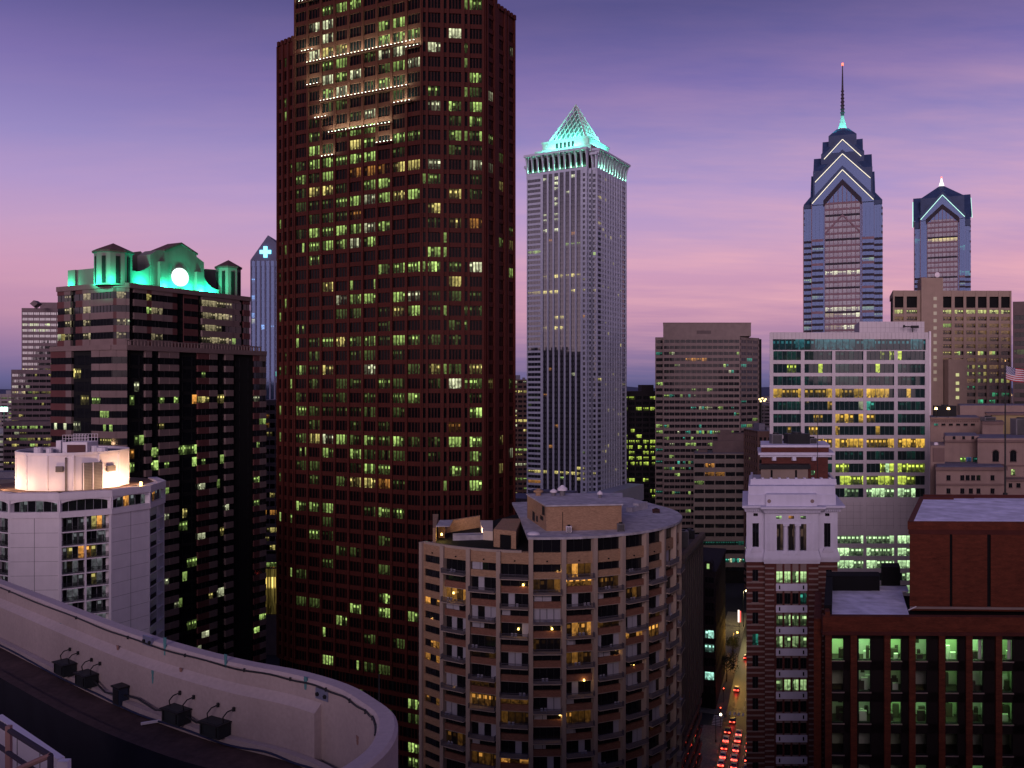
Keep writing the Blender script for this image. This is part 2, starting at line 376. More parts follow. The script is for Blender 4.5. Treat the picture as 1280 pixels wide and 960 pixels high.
# ------------------------------------------------------------------ plain far buildings
STN = [stone('far_stone', (.13, .11, .12), streak=.1), stone('far_brick', (.12, .07, .06), streak=.1), stone('far_concrete', (.2, .17, .18), streak=.1)]
def far_block(x, y, w, d, h, ang, label, mat, p, seed, name='low_building', cat='building', cols=(YE, GR, OR), group=None, pitch=3.5, nb=6, roofbox=True):
    t = thing(name, (x, y, 0), label, cat, group)
    fr = Fr((x - w / 2 * math.cos(R(ang)), y - w / 2 * math.sin(R(ang))), ang)
    B = MB(); W = []
    poly = [fr.xy(0), fr.xy(w), fr.xy(w, -d), fr.xy(0, -d)]
    B.prism(inset_poly(poly, .9), 0, h - .4, 1); fr.box(B, 0, w, -d, -.3, h - .5, h + .4, 0)
    rows = levels(G0 + 1, h, pitch, pitch * .5, pitch * .6)
    grid(B, W, fr, 0, w, 0, h, spans(0, w, nb, .8, .9), rows, rnd_lit(p, cols, seed=seed), panes=2)
    frr = Fr(fr.xy(w), ang + 90); grid(B, W, frr, 0, d, 0, h, spans(0, d, max(2, int(d / 4)), .8, .9), rows, rnd_lit(p * .6, cols, seed=seed + 1), panes=2)
    frl = Fr(fr.xy(0, -d), ang - 90); grid(B, W, frl, 0, d, 0, h, spans(0, d, max(2, int(d / 4)), .8, .9), rows, rnd_lit(p * .6, cols, seed=seed + 2), panes=2)
    B.build('wall', [mat, BLACK], t)
    windows(t, W, GL, FRAME, cap=24)
    b = MB(); fr.box(b, .25, w - .25, -d + .3, -.35, h + .3, h + .45)
    b.build('roof', ROOFM, t)
    if roofbox:
        b = MB(); fr.box(b, w * .3, w * .62, -d * .7, -d * .3, h + .45, h + 3.6); fr.box(b, w * .72, w * .85, -d * .5, -d * .3, h + .45, h + 1.9)
        b.build('roof_plant', ROOFM, t)
    return t

# unseen blocks added round the viewpoint: they shade the street canyons and stand in the glass reflections
far_block(-120, -70, 110, 50, 84, 180, 'unseen stone block added behind and left of the viewpoint for shade', STN[0], .2, 301, name='office_block', cat='office building', nb=14)
far_block(10, -85, 130, 50, 97, 180, 'unseen brick block added straight behind the viewpoint for shade', STN[1], .2, 304, name='office_block', cat='office building', nb=14)
far_block(140, -70, 110, 50, 125, 180, 'unseen concrete block added behind and right of the viewpoint for shade', STN[2], .2, 307, name='office_block', cat='office building', nb=14)
far_block(-125, 60, 70, 50, 72, 90, 'unseen stone block added for shade beyond the left edge, nearer than the hotel', STN[0], .2, 310, name='office_block', cat='office building', nb=9)
far_block(125, 50, 70, 50, 78, -90, 'unseen brick block added for shade beyond the right edge beside the brick one', STN[1], .2, 313, name='office_block', cat='office building', nb=9)
far_block(-215, 120, 120, 50, 80, 90, 'long unseen stone block added for shade far beyond the left edge', STN[2], .2, 316, name='office_block', cat='office building', nb=14)
far_block(-260, -60, 120, 50, 84, 120, 'unseen brick block added for shade far behind and left of the viewpoint', STN[1], .2, 319, name='office_block', cat='office building', nb=14)
far_block(235, 60, 150, 50, 95, -90, 'unseen concrete block added for shade far beyond the right edge', STN[2], .2, 322, name='office_block', cat='office building', nb=14)
# ================================================================== red granite skyscraper
RED = stone('red_granite', (.056, .0135, .0105), var=.2, scale=.12, rough=.6, streak=.14, spec=.08)
REDD = stone('red_granite_dark', (.042, .010, .008), var=.2, scale=.12, rough=.5, streak=.08, spec=.08)
t = thing('skyscraper', (-30, 265, 0), 'tall dark red granite skyscraper with greenish lit windows, cut off by the picture top', 'skyscraper')
RP = [(-69.3, 262.1), (-63, 256.8), (-24.2, 237), (-7.54, 238.75), (.7, 252.5), (-4, 292), (-45, 312), (-66, 300)]
B = MB(); W = []
core = inset_poly(RP, 1.0)
B.prism(core, 0, 178, 1)
top = [(-62.3, 257.2), (-24.3, 237.8), (-7.9, 239.5), (-4.7, 244.3), (-10, 290), (-45, 308), (-66, 285)]
B.prism(inset_poly(top, .5), 178, 226, 1)
PF = 3.92; REF = 111.9
fl = Fr(RP[1], -27); wl = 43.6
fc = Fr(RP[2], 6); wc = 16.75
frt = Fr(RP[3], 59); wr = 16.0
fch = Fr(RP[0], -40); wch = 8.2
# lit storeys read from the picture: key = storey above/below REF, nine bays of the wide face then three corner bays
ROWS = {19: '..ggg....|...', 18: '.ww......|..g', 17: '..w...gg.|...', 16: '.wyy..ggg|.w.', 15: '..gg.dww.|w..', 14: '..wgw.dgw|...', 13: '..gw.dgd.|..g',
        12: '..dg...d.|g.d', 11: '.d..dw...|wgg', 10: '.g.dgg...|.dg', 9: '.gd.yg.gg|.gg', 8: 'dggggg.d.|.dd', 7: 'gdg.oooyy|w.w', 6: 'dyyd.gg..|g.d',
        5: 'dddggwgyg|.yd', 4: '.dddo....|y..', 3: 'dggggwg..|dyo', 2: '.Gggwg...|...', 1: '.G.......|g..', 0: '......ggG|GGw', -1: '..y......|.y.',
        -2: '...wgg.gw|ddd', -3: '...dd.dyg|d.d', -4: '......d..|.d.', -5: '.dgyggdgg|dd.', -6: '.d..dd.d.|...', -7: 'gdy..w..d|ydy', -8: '.d.dd.gd.|dwG',
        -9: 'd.dd.d.gg|..d', -10: 'gddddd.d.|..G', -11: '.d..d.d..|.o.', -12: 'gywgdgggd|dgG', -13: '..g.gddd.|d.g', -14: 'dd..dgg..|.gg', -15: '.d.dyyod.|..G',
        -16: '.........|...', -17: 'ggg..dgG.|...', -18: '..d......|...', -19: '.gd...d..|...', -20: '...dd....|d..', -21: '..d...d..|...', -22: 'd........|..d', -23: '......g..|...',
        -24: 'dd..g.g.g|...', -25: '...g.....|...', -26: '.....d.d.|...', -28: '..g..dd..|...', -30: '.d..g...g|...', -31: '......g.d|...', -33: '...d....G|...', -34: '........g|...'}
PAL = {'g': s_(GR, .85), 'G': s_(GR, 1.2), 'w': s_(WH, 1.1), 'y': s_(YE, .85), 'o': s_(OR, .4), 'd': s_(GR, .12)}
rs = random.Random(11)
def split_panes(c, n):
    o = []
    q = rs.choice((0, 0, 0, .25))
    for _ in range(n): o.append(s_(c, rs.uniform(.45, 1.2)) if rs.random() < .84 - q else s_(c, .12))
    return o
def lit_l(ci, k):
    ch = ROWS.get(k, '.' * 9 + '|...')[ci]
    if ch in PAL: return split_panes(PAL[ch], 4)
    if rs.random() < .05 and k < 8: return [s_(GR, .6) if rs.random() < .3 else None for _ in range(4)]
    return None
def lit_c(ci, k):
    if ci % 2 == 0: return s_(GR, .35) if rs.random() < .12 else None
    ch = ROWS.get(k, '.' * 9 + '|...')[10 + ci // 2]
    return split_panes(PAL[ch], 4) if ch in PAL else None
rows = levels(-23, 223, PF, 2.7, REF)
cols = spans(0, wl, 9, .42, .78)
grid(B, W, fl, 0, wl, 0, 224, cols, rows, lit_l, inset=.35, pier=.3, panes=4, mull=.24, ms=0, mp=0)
pb = wc / 3
cc = []
for i in range(3): cc += [(i * pb + .35, i * pb + 1.1), (i * pb + 1.75, i * pb + 5.0)]
grid(B, W, fc, 0, wc, 0, 224, cc, rows, lit_c, inset=.35, pier=.45, panes=[1, 4] * 3, mull=.24)
cr = []
for i in range(3): cr += [(i * 5.33 + .5, i * 5.33 + 1.2), (i * 5.33 + 1.8, i * 5.33 + 4.9)]
rows2 = [r for r in rows if r[1] < 182]
def lit_r(ci, k):
    if k == 0 and ci >= 2: return s_(GR, .7)
    return s_(rs.choice((GR, YE, WH)), rs.uniform(.08, .4)) if rs.random() < .1 else None
grid(B, W, frt, 6.3, wr, 0, 184, [c for c in cr if c[0] > 6.3], rows2, lit_r, inset=.35, pier=.4, panes=[1, 4, 1, 4][-len([c for c in cr if c[0] > 6.3]):], mull=.28)
grid(B, W, frt, 0, 6.25, 0, 224, [c for c in cr if c[1] < 6.2], rows, lit_r, inset=.35, pier=.4, panes=[1, 4], mull=.28)
grid(B, W, fch, 0, wch, 0, 180, spans(0, wch, 3, .5, .8), [r for r in rows if r[1] < 178], lambda ci, k: (split_panes(s_(GR, .5), 2) if rs.random() < .16 else None), inset=.35, pier=.45, panes=2, mull=.3)
# stepped battlement caps
for (f, a, e, z) in ((fch, 0, wch, 180), (frt, 6.3, wr, 184)):
    k = a + .4
    while k < e - .8: f.box(B, k, k + .9, -.6, .55, z, z + 1.3); k += 1.7
B.build('wall', [RED, BLACK], t)
# the left and right shoulders of the shaft
b = MB(); b.prism([fch.xy(.3, -.7), fch.xy(wch - .3, -.7), (-60, 285), (-66, 292)], 178.2, 179.2); b.build('shoulder_roof', ROOFM, t)
b = MB(); b.prism([frt.xy(6.5, -.7), frt.xy(wr - .2, -.7), (-6, 285), (-8, 260)], 182.4, 183.4)
b.build('shoulder_roof', ROOFM, t)
windows(t, W, glass('red_tower_glass', base=(.004, .004, .005), ior=1.2, rough=.15), REDD, zvis=-20)
# lamps that wash the setback ledges
cw = wl / 9
segs = [(0.4, 3.0, 190.5), (1.0, 8.6, 172.5), (.6, 1.6, 176.0), (8.0, 9.0, 171.0), (2.0, 8.2, 160.8), (1.0, 2.0, 166), (2.6, 7.0, 151.5), (1.6, 2.5, 156.2), (7.2, 8.4, 156.6), (2.1, 3.0, 145.0), (6.0, 7.2, 146.5)]
LAMPW = emit('ledge_lamp_glow', (1, .9, .72), 4.0, 'NONE')
for (a, e, z) in segs:
    b = MB(); fl.box(b, a * cw, e * cw, .42, .95, z - .5, z); b.build('ledge', RED, t)
    b = MB(); u = a * cw + .25
    while u < e * cw: fl.box(b, u, u + .22, .6, .82, z + .01, z + .2); u += 1.21
    b.build('ledge_lamp', LAMPW, t)
    m = (a + e) / 2 * cw
    light('AREA', fl.pt(m, z + .1, 1.5), 1050 * (e - a) * cw / 4.8, (.5, 1, .66), t, fl.pt(m, z + 6.0, .2), size=(e - a) * cw, size_y=.5)
# ================================================================== banded stone and dark glass tower with green lit crown
PINK = stone('pink_stone', (.17, .118, .115), var=.15, scale=.2, rough=.7, streak=.1)
PRED = stone('red_stone', (.10, .035, .035), var=.15, scale=.2, rough=.6, streak=.1)
DKGL = glass('dark_glass', base=(.008, .009, .012), ior=1.5)
t = thing('office_tower', (-112, 290, 0), 'dark glass and pinkish stone checkered office tower with green floodlit crown and glowing white disc', 'office tower')
P0 = (X(150, 262), 262.0)
fr_ = Fr(P0, 61); fL0 = Fr(P0, -29)
def banded(B, W, f, edges, types, z0, z1, rows, litf, w_all):
    """columns given by image-pixel edges; types: p pale bay, d dark bay, s dark vertical strip, r red stone strip"""
    us = [f.t(p) if not isinstance(p, float) else p for p in edges]
    for i, ty in enumerate(types):
        ua, ub = us[i], us[i + 1]
        if ua > ub: continue
        if ty == 's':
            f.box(B, ua, ub, -1.6, -.85, z0, z1, 2)
            for za, zb, k in rows: W.append((f, ua + .01, ub - .01, za - .3, zb + .6, -.8, litf(i, k, ty), max(1, int((ub - ua) / 1.6)), .08))
        elif ty == 'r':
            f.box(B, ua, ub, -1.6, -.5, z0, z1, 1)
            for za, zb, k in rows: W.append((f, ua + .1, ub - .1, za + .2, zb, -.48, litf(i, k, ty), 2, .08))
        else:
            e = z0; dz = .0 if ty == 'p' else -.12
            for za, zb, k in rows + [(z1, z1, 0)]:
                if za - e > .02: f.box(B, ua, ub, -1.6, dz, e, za, 0 if (ty == 'p' or i % 3) else 1)
                e = zb
            for za, zb, k in rows: W.append((f, ua, ub, za - .02, zb + .02, -.3, litf(i, k, ty), max(1, int(round((ub - ua) / 1.5))), .08))
rs = random.Random(5)
def lit_up(i, k, ty):
    if ty == 'p': return s_((.52, .44, .24), rs.uniform(.35, .75)) if rs.random() < .8 else None
    if ty in 'sr': return None
    r = rs.random()
    return [s_(rs.choice((GR, YE, WH)), rs.uniform(.2, .9)) if rs.random() < .6 else None for _ in range(4)] if r < .22 else None
low_rows = {}
def lit_lo(i, k, ty):
    if k not in low_rows: low_rows[k] = rs.choice((.02, .06, .12, .3, .45))
    if rs.random() < low_rows[k] * (1.0 if ty != 'p' else .5):
        c = rs.choice((GR, GR, GR, WH, YE)) if rs.random() > .06 else OR
        return [s_(c, rs.uniform(.25, 1.0)) if rs.random() < .62 else None for _ in range(6)]
    return None
B = MB(); W = []
ZU = 110.2; ZL = 91.5
wR, wLft = fr_.t(313), -fL0.t(71)
ch = 3.2                                   # corner chamfer
UP = [fr_.xy(ch), fr_.xy(wR), (fr_.xy(wR)[0] + fL0.U[0] * -wLft, fr_.xy(wR)[1] + fL0.U[1] * -wLft), fL0.xy(-wLft), fL0.xy(-ch)]
B.prism(inset_poly(UP, 2.2), 0, ZU - .6, 2)
rowsU = levels(ZL + .5, ZU - 1.2, 4.0, 2.0, 92.0 + 3.0)
pxs = [fr_.t(150) + ch, 160, 168, 184, 190, 204, 216, 222, 231, 249, 253, 265, 278, 291, 300, 305, 313]
banded(B, W, fr_, [float(pxs[0])] + pxs[1:], 'dsddpddsrspppdsd', ZL, ZU, rowsU, lit_up, wR)
fL = Fr(fL0.xy(-wLft), -29)
banded(B, W, fL, [0.0, 80, 88, 94, 103, 112, float(wLft - ch)], 'dpsdpd', ZL, ZU, rowsU, lit_up, wLft)
fC = Fr(fL0.xy(-ch), 16); wC = math.hypot(ch * (math.cos(R(61)) + math.cos(R(29))), ch * (math.sin(R(61)) - math.sin(R(29))))
banded(B, W, fC, [0.0, wC * .22, wC * .78, wC], 'dpd', ZL, ZU, rowsU, lambda i, k, ty: lit_up(i, k, 'p' if ty == 'p' else 'd'), wC)
# lower, wider tier
o = 2.6
f2 = Fr((P0[0] - .485 * 0 + fr_.N[0] * o + fL0.N[0] * o, P0[1] + fr_.N[1] * o + fL0.N[1] * o), 61)
w2 = f2.t(333); rowsL = levels(-22, ZL - 1.0, 4.0, 2.0, 87.5)
edges = [3.0, 158, 170, 182, 190, 200, 212, 224, 236, 248, 262, 272, 282, 292, 306, 318, 325, float(w2)]
banded(B, W, f2, edges, 'dsspsdpssdpspssdp', 0, ZL, rowsL, lit_lo, w2)
f2L0 = Fr(f2.P, -29); w2L = wLft + 2
f2L = Fr(f2L0.xy(-w2L), -29)
banded(B, W, f2L, [0.0, 82, 89, 98, 114, 124, float(w2L - 3)], 'dpsspd', 0, ZL, rowsL, lit_lo, w2L)
f2C = Fr(f2L0.xy(-3), 16); w2C = math.hypot(3 * (math.cos(R(61)) + math.cos(R(29))), 3 * (math.sin(R(61)) - math.sin(R(29))))
banded(B, W, f2C, [0.0, w2C * .3, w2C], 'pd', 0, ZL, rowsL, lit_lo, w2C)
LO = [f2.xy(3), f2.xy(w2), (f2.xy(w2)[0] - f2L0.U[0] * w2L, f2.xy(w2)[1] - f2L0.U[1] * w2L), f2L0.xy(-w2L), f2L0.xy(-3)]
B.prism(inset_poly(LO, 2.0), 0, ZL - .5, 2)
# roof edge beams
for poly, z in ((UP, ZU), (LO, ZL)):
    for i in range(len(poly)):
        if i in (1, 2): continue
        a, c = poly[i], poly[(i + 1) % len(poly)]; d = math.hypot(c[0] - a[0], c[1] - a[1]); f = Fr(a if True else c, math.degrees(math.atan2(c[1] - a[1], c[0] - a[0])))
        f.box(B, .0, d, -.8, .25, z - 1.0, z + .5, 0)
B.build('wall', [PINK, PRED, BLACK], t)
windows(t, W, DKGL, FRAME, zvis=-20)
b = MB(); b.prism(inset_poly(UP, 1.2), ZU - .5, ZU - .2); b.build('roof', ROOFM, t)
b = MB(); b.prism(inset_poly(LO, 1.2), ZL - .4, ZL - .1); b.build('roof', ROOFM, t)
b = MB()                                   # lattice of small panels on the terrace edge
u = 3
while u < w2 - 2: f2.box(b, u, u + .35, -.5, -.1, ZL + .5, ZL + 2.0); u += 1.25
f2.box(b, 3, w2 - 2, -.4, -.2, ZL + 1.7, ZL + 2.05); b.build('terrace_railing', PINK, t)
# crown
CR = stone('crown_panels', (.15, .14, .13), var=.12, scale=.25, rough=.6, streak=.12)
CRD = stone('crown_roof', (.10, .05, .055), streak=.05)
fk = Fr(fr_.xy(0, -3.2), 61)               # crown plane, set back from the roof edge
def ku(px): return fk.t(px)
def kz(px, py): return fk.z(py, ku(px))
zb = ZU - .3
b = MB()
u0, u1, um = ku(188), ku(255), ku(226)
pts = [(u0, zb), (u1, zb), (u1, kz(255, 328)), (ku(246), kz(246, 321)), (ku(245), kz(245, 317.5)), (um, kz(226, 305)), (ku(206), kz(206, 313)), (ku(197), kz(197, 312.5)), (u0, kz(188, 318))]
fk.poly(b, pts, -6, 0)
fk.poly(b, [(ku(197), zb), (ku(207), zb), (ku(207), kz(207, 327)), (ku(197), kz(197, 327))], 0, 1.2)
fk.poly(b, [(ku(243), zb), (ku(252), zb), (ku(252), kz(252, 340)), (ku(243), kz(243, 340))], 0, 1.2)
b.build('gable_block', CR, t)
b = MB()
for (pa, ya), (pb_, yb) in (((204.5, 313.3), (226, 304.6)), ((226, 304.6), (246.5, 318.2))):
    fk.poly(b, [(ku(pa), kz(pa, ya) - .2), (ku(pb_), kz(pb_, yb) - .2), (ku(pb_), kz(pb_, yb) + .4), (ku(pa), kz(pa, ya) + .4)], -6.2, .4)
b.build('gable_roof', CRD, t)
b = MB(); c = (ku(224.5), kz(224.5, 346.5)); rr = 2.9
ring = [(c[0] + rr * 1.12 * math.cos(a * math.pi / 16), c[1] + rr * math.sin(a * math.pi / 16)) for a in range(32)]
fk.poly(b, ring, .05, .45); b.build('lit_disc', emit('disc_glow', (.86, 1, .95), 1.6, 'NONE'), t)
b = MB()
for (p0, y0, p1, y1, bulge) in ((165, 338, 189, 331, 4), (254, 344, 274, 362, 5)):
    n = 10; pts = [(ku(p0), zb), (ku(p1), zb)]
    for i in range(n, -1, -1):
        s = i / n; px = p0 + (p1 - p0) * s; py = y0 + (y1 - y0) * s + bulge * math.sin(math.pi * s); pts.append((ku(px), kz(px, py)))
    b = MB(); fk.poly(b, pts, -1.2, -.2); b.build('curved_wall', CR, t)
def turret(pxa, pxb, ye, ya, name):
    uc = (ku(pxa) + ku(pxb)) / 2; r = (ku(pxb) - ku(pxa)) / 2
    cx, cy = fk.xy(uc, -r * 1.1); r = max(2.6, abs(pxb - pxa) / 2 / F * cy * 1.03)
    cx = X((pxa + pxb) / 2, cy); ze = Z(ye, cy); za = Z(ya, cy)
    b = MB(); b.cyl(cx, cy, zb, ze, r, 8, 0, rot=R(16))
    for i in range(8):
        a = R(16) + (i + .5) * math.pi / 4
        f = Fr((cx + (r * .93) * math.cos(a) + .9 * math.sin(a), cy + r * .93 * math.sin(a) - .9 * math.cos(a)), math.degrees(a) + 90)
        f.box(b, .35, 1.45, -.2, .16, zb + .5, ze - 1.3, 1)
    w = b.build('turret', [CR, BLACK], t)
    b = MB(); b.cyl(cx, cy, ze - .1, ze + .5, r * 1.1, 8, rot=R(16)); b.cone([(cx + r * 1.14 * math.cos(R(16) + i * math.pi / 4), cy + r * 1.14 * math.sin(R(16) + i * math.pi / 4)) for i in range(8)], ze + .45, (cx, cy, za)); b.build('turret_roof', CRD, w)
    return cx, cy, r
ta = turret(120, 163, 317, 304, 'turret'); tb = turret(271, 300, 336, 325, 'turret')
b = MB(); fk2 = Fr(fk.xy(0, -9), 61)
fk2.poly(b, [(fk2.t(163), zb), (fk2.t(192), zb), (fk2.t(192), fk2.z(331, fk2.t(192))), (fk2.t(176), fk2.z(314, fk2.t(176))), (fk2.t(163), fk2.z(316, fk2.t(163)))], -6, 0)
b.build('roof_block', CR, t); b = MB()
fk2.poly(b, [(fk2.t(255), zb), (fk2.t(285), zb), (fk2.t(285), fk2.z(338, fk2.t(285))), (fk2.t(255), fk2.z(336, fk2.t(255)))], -6, 0)
b.build('roof_block', CR, t); b = MB()
fw = Fr(fL.xy(0, -3.5), -29); fw.box(b, fw.t(87), fw.t(119), -6, 0, zb, fw.z(337, fw.t(100))); fw.box(b, fw.t(87), fw.t(96), 0, .6, zb, fw.z(338, fw.t(90)))
b.build('roof_block', CR, t)
GLC = (.02, 1, .48)
for px, e in ((176, 1500), (202, 1500), (215, 1100), (236, 1100), (248, 1500), (262, 1300), (268, 500)):
    u = ku(px); light('AREA', fk.pt(u, zb + .6, 1.9), e * 2.0, GLC, t, fk.pt(u, zb + 6, -.5), size=1.6, size_y=.4)
for a in (200, 245, 290):
    light('AREA', (ta[0] + (ta[2] + 2) * math.cos(R(a)), ta[1] + (ta[2] + 2) * math.sin(R(a)), zb + .8), 1300, GLC, t, (ta[0], ta[1], zb + 7), size=2, size_y=.6)
light('AREA', fw.pt(fw.t(90), zb + .8, 2.2), 1400, GLC, t, fw.pt(fw.t(90), zb + 4, 0), size=2.5, size_y=.6)

# ================================================================== stepped slab office behind it
t = thing('office_tower', (X(45, 500), 510, 0), 'stepped grey office slab with gold lit strips and a tilted square box on its roof', 'office tower')
GST = stone('slab_stone', (.15, .11, .12), streak=.08)
B = MB(); W = []
for (pa, pb_, py, D, seed) in ((27, 90, 385, 520, 1), (14, 90, 462, 505, 2), (4, 90, 527, 490, 3)):
    f = Fr((X(pa, D), D), 4); w = (X(pb_, D) - X(pa, D)); zt = Z(py, D)
    f.box(B, .5, w, -24, -.8, 0, zt - .3, 1); f.box(B, 0, w, -24, -.4, zt - 2, zt, 0)
    grid(B, W, f, 0, w, 0, zt, spans(0, w, 9, .3, .25), levels(10 if seed < 3 else 2, zt - 1.5, 3.3, 1.5, zt - 3.2), rnd_lit(.5, (YE, YE, WH, GR), seed=seed, n=3), panes=3, pier=-.05)
B.build('wall', [GST, BLACK], t)
windows(t, W, GL, FRAME, zvis=20)
b = MB(); cx, cy, cz = X(45, 512), 512, Z(380, 512)
s = 3.0
ax, az_ = math.cos(R(40)) * s, math.sin(R(40)) * s
pts = [(cx - ax, cy, cz), (cx, cy, cz - az_), (cx + ax, cy, cz + .2), (cx, cy, cz + az_)]
b.hexa([(x, y - 2.5, z) for x, y, z in pts], [(x, y + 2.5, z) for x, y, z in pts]); b.box3(cx - .6, cx + .6, cy - .6, cy + .6, Z(386, 512), cz - 1)
b.build('roof_box', GST, t)
b = MB(); f = Fr((X(50, 530), 530), 4); f.box(b, 0, 20, -12, 0, Z(386, 530), Z(378, 530)); b.build('roof_plant', GST, t)

# ================================================================== blue grey tower with the lit cross
t = thing('office_tower', (X(345, 560), 575, 0), 'slim blue grey tower with sloped gable top and a glowing blue cross emblem', 'office tower')
BG = stone('blue_grey_stone', (.10, .105, .175), streak=.06); BGL = glass('blue_glass', base=(.012, .018, .04), ior=1.5, tint=(.3, .4, .7))
B = MB(); W = []; D = 545; f = Fr((X(313, D), D), 0); w = X(368, D) - X(313, D)
zs = Z(326, D); za = Z(294, D); um = f.t(335)
f.box(B, .5, w - .5, -30, -1, 0, zs - .5, 1)
f.poly(B, [(0, zs), (w, zs), (w, zs + .5), (um, za), (0, zs + .5)], -30, 0, 0)
cols = spans(0, w, 9, .8, .9)
grid(B, W, f, 0, w, 0, zs - .02, cols, levels(5, zs - 2, 3.6, 2.9, zs - 12), rnd_lit(.07, (TE, WH, (.2, .4, .8)), seed=8, lo=.3), pier=.25, mp=0, ms=2)
B.build('wall', [BG, BLACK, BGL], t)
windows(t, W, BGL, FRAME, zvis=60, cap=100)
b = MB(); cx, cz, s = f.t(332), Z(315, D), 1.15
f.poly(b, [(cx + x * s, cz + z * s) for x, z in ((-1, -3), (1, -3), (1, -1), (3, -1), (3, 1), (1, 1), (1, 3), (-1, 3), (-1, 1), (-3, 1), (-3, -1), (-1, -1))], .1, .6)
b.build('lit_cross', emit('cross_glow', (.15, .78, 1), 2.2, 'NONE'), t)

# slim band-windowed block between the checkered and the red tower
t = thing('office_block', (X(342, 345), 360, 0), 'narrow pale banded office block with warm lights in the gap left of the red tower', 'office building')
B = MB(); W = []; D = 345; f = Fr((X(322, D), D), 0); w = X(366, D) - X(322, D); zt = Z(500, D)
f.box(B, .4, w, -25, -.7, 0, zt - .3, 1); f.box(B, 0, w, -25, -.4, zt - 1.5, zt)
grid(B, W, f, 0, w, 18, zt, spans(0, w, 6, .3, .35), levels(8, zt, 3.4, 1.9, zt - 3), rnd_lit(.5, (OR, YE, WH), seed=15, lo=.1, hi=.8, n=2), panes=2, pier=-.03)
f.box(B, 0, w, -25, 0, 12.4, 15.5); f.box(B, 0, w, -25, -.4, 0, 12.2)
W += [(f, w * .2, w * .74, -9, 8.6, -.2, [s_((.75, .52, .12), 1.0), s_((.7, .5, .12), .6), s_((.8, .6, .15), 1.1)], 6, .2), (f, w * .2, w * .9, 9.4, 12, -.2, [s_(GR, .7)], 5, .1)]
B.build('wall', [STN[2], BLACK], t); windows(t, W, GL, FRAME)

# ================================================================== white round hotel
WHT = stone('white_precast', (.76, .69, .73), var=.08, scale=.4, rough=.8, streak=.07)
WJ = stone('white_joint', (.16, .13, .15))
t = thing('hotel_tower', (X(92, 195), 195, 0), 'white many sided hotel tower with curtained balconies under a floodlit white roof drum', 'hotel')
cx, cy = X(92, 195), 195.0; RH = 18.6; base = math.atan2(-cy, -cx)     # towards the camera
HP = 2.85; ZD = 58.0
angs = [base + R(a) for a in (-98, -68, -38, -8, 22, 52, 82, 112)]
B = MB(); W = []; J = MB(); C = MB(); balc = []
rs = random.Random(21)
B.prism([(cx + (RH - 2.2) * math.cos(a * math.pi / 6 + base), cy + (RH - 2.2) * math.sin(a * math.pi / 6 + base)) for a in range(12)], 0, ZD - .4, 1)
pts = [(cx + RH * math.cos(a), cy + RH * math.sin(a)) for a in angs]
for i in range(7):
    a, c = pts[i], pts[i + 1]; w = math.hypot(c[0] - a[0], c[1] - a[1]); f = Fr(a, math.degrees(math.atan2(c[1] - a[1], c[0] - a[0])))
    zt = 53.6
    f.box(B, -.1, w + .1, -1.6, .25, zt - .1, zt + 1.1, 0)             # band under the arched storey
    f.box(B, -.1, w + .1, -1.6, .35, ZD - .9, ZD + .5, 0)              # roof edge
    n = 1
    for q in range(n):
        u0, u1 = q * w / n, (q + 1) * w / n
        f.box(B, u0 - .25, u0 + .25, -1, .2, zt + .9, ZD - .6, 0)
        # arched head: spandrel pieces left under the roof edge
        arc = [(u0 + .25 + (u1 - u0 - .5) * s / 8, ZD - 1.65 + .62 * math.sin(math.pi * s / 8) ** .6) for s in range(9)]
        f.poly(B, arc[::1] + [(u1 - .25, ZD - .85), (u0 + .25, ZD - .85)], -.3, .12, 0)
        W.append((f, u0 + .2, u1 - .2, zt + .9, ZD - .7, -.6, [None, s_((.30, .34, .34), .25), s_(OR, .9) if i in (4, 5) else None, s_((.3, .33, .35), .3)] if i != 3 else None, 6, .1))
    f.box(B, w - .25, w + .25, -1, .2, zt + .9, ZD - .6, 0)
    rows = [(k, zt - .25 - k * HP) for k in range(27)]
    if i % 2 == 0:                                                     # blank precast panels: 2 - 3 - ... facing
        f.box(B, 0, w, -1.8, 0, 0, zt, 0)
        f.box(J, w / 2 - .045, w / 2 + .045, -.05, .012, 0, zt)
        for k, z in rows: f.box(J, .2, w - .2, -.05, .010, z - HP, z - HP + .05)
    else:
        f.box(B, 0, .45, -1.8, .02, 0, zt, 0); f.box(B, w - .45, w, -1.8, .02, 0, zt, 0); f.box(B, w / 2 - .17, w / 2 + .17, -1.6, .03, 0, zt, 0)
        for k, z in rows:
            f.box(B, .4, w - .4, -1.8, -.02, z - HP - .12, z - HP + .12, 0)
            for q in range(2):
                u0 = .5 if q == 0 else w / 2 + .2; u1 = w / 2 - .2 if q == 0 else w - .5
                balc.append((f, u0, u1, z - HP + .12))
                c = [None, s_((.32, .33, .36), .22), None, s_((.32, .33, .36), .2)]
                rs.shuffle(c)
                if i == 3 and (k, q) in ((0, 1), (2, 0), (4, 1), (2, 1)): c[rs.randrange(4)] = s_(OR, 1.0); c[1] = s_(YE, .45)
                W.append((f, u0, u1, z - HP + .12, z - .12, -1.45, c, 4, .08))
B.merge(J, 2); B.build('wall', [WHT, BLACK, WJ], t)
windows(t, W, GL, stone('alu_frame', (.25, .25, .27), rough=.4), zvis=12)
balc.sort(key=lambda r: -score((r[0], r[1], r[2], r[3], r[3] + 1, 0, None, 1, 0), 8))
for f, u0, u1, z in balc[:60]:
    b = MB(); f.box(b, u0, u1, -.16, -.1, z + .95, z + 1.02); f.box(b, u0, u1, -.16, -.1, z + .08, z + .13)
    u = u0
    while u < u1: f.box(b, u, u + .07, -.15, -.11, z, z + .95); u += .2
    b.build('balcony_railing', FRAME, t)
DECK = stone('roof_deck', (.16, .10, .08), var=.3, streak=0)
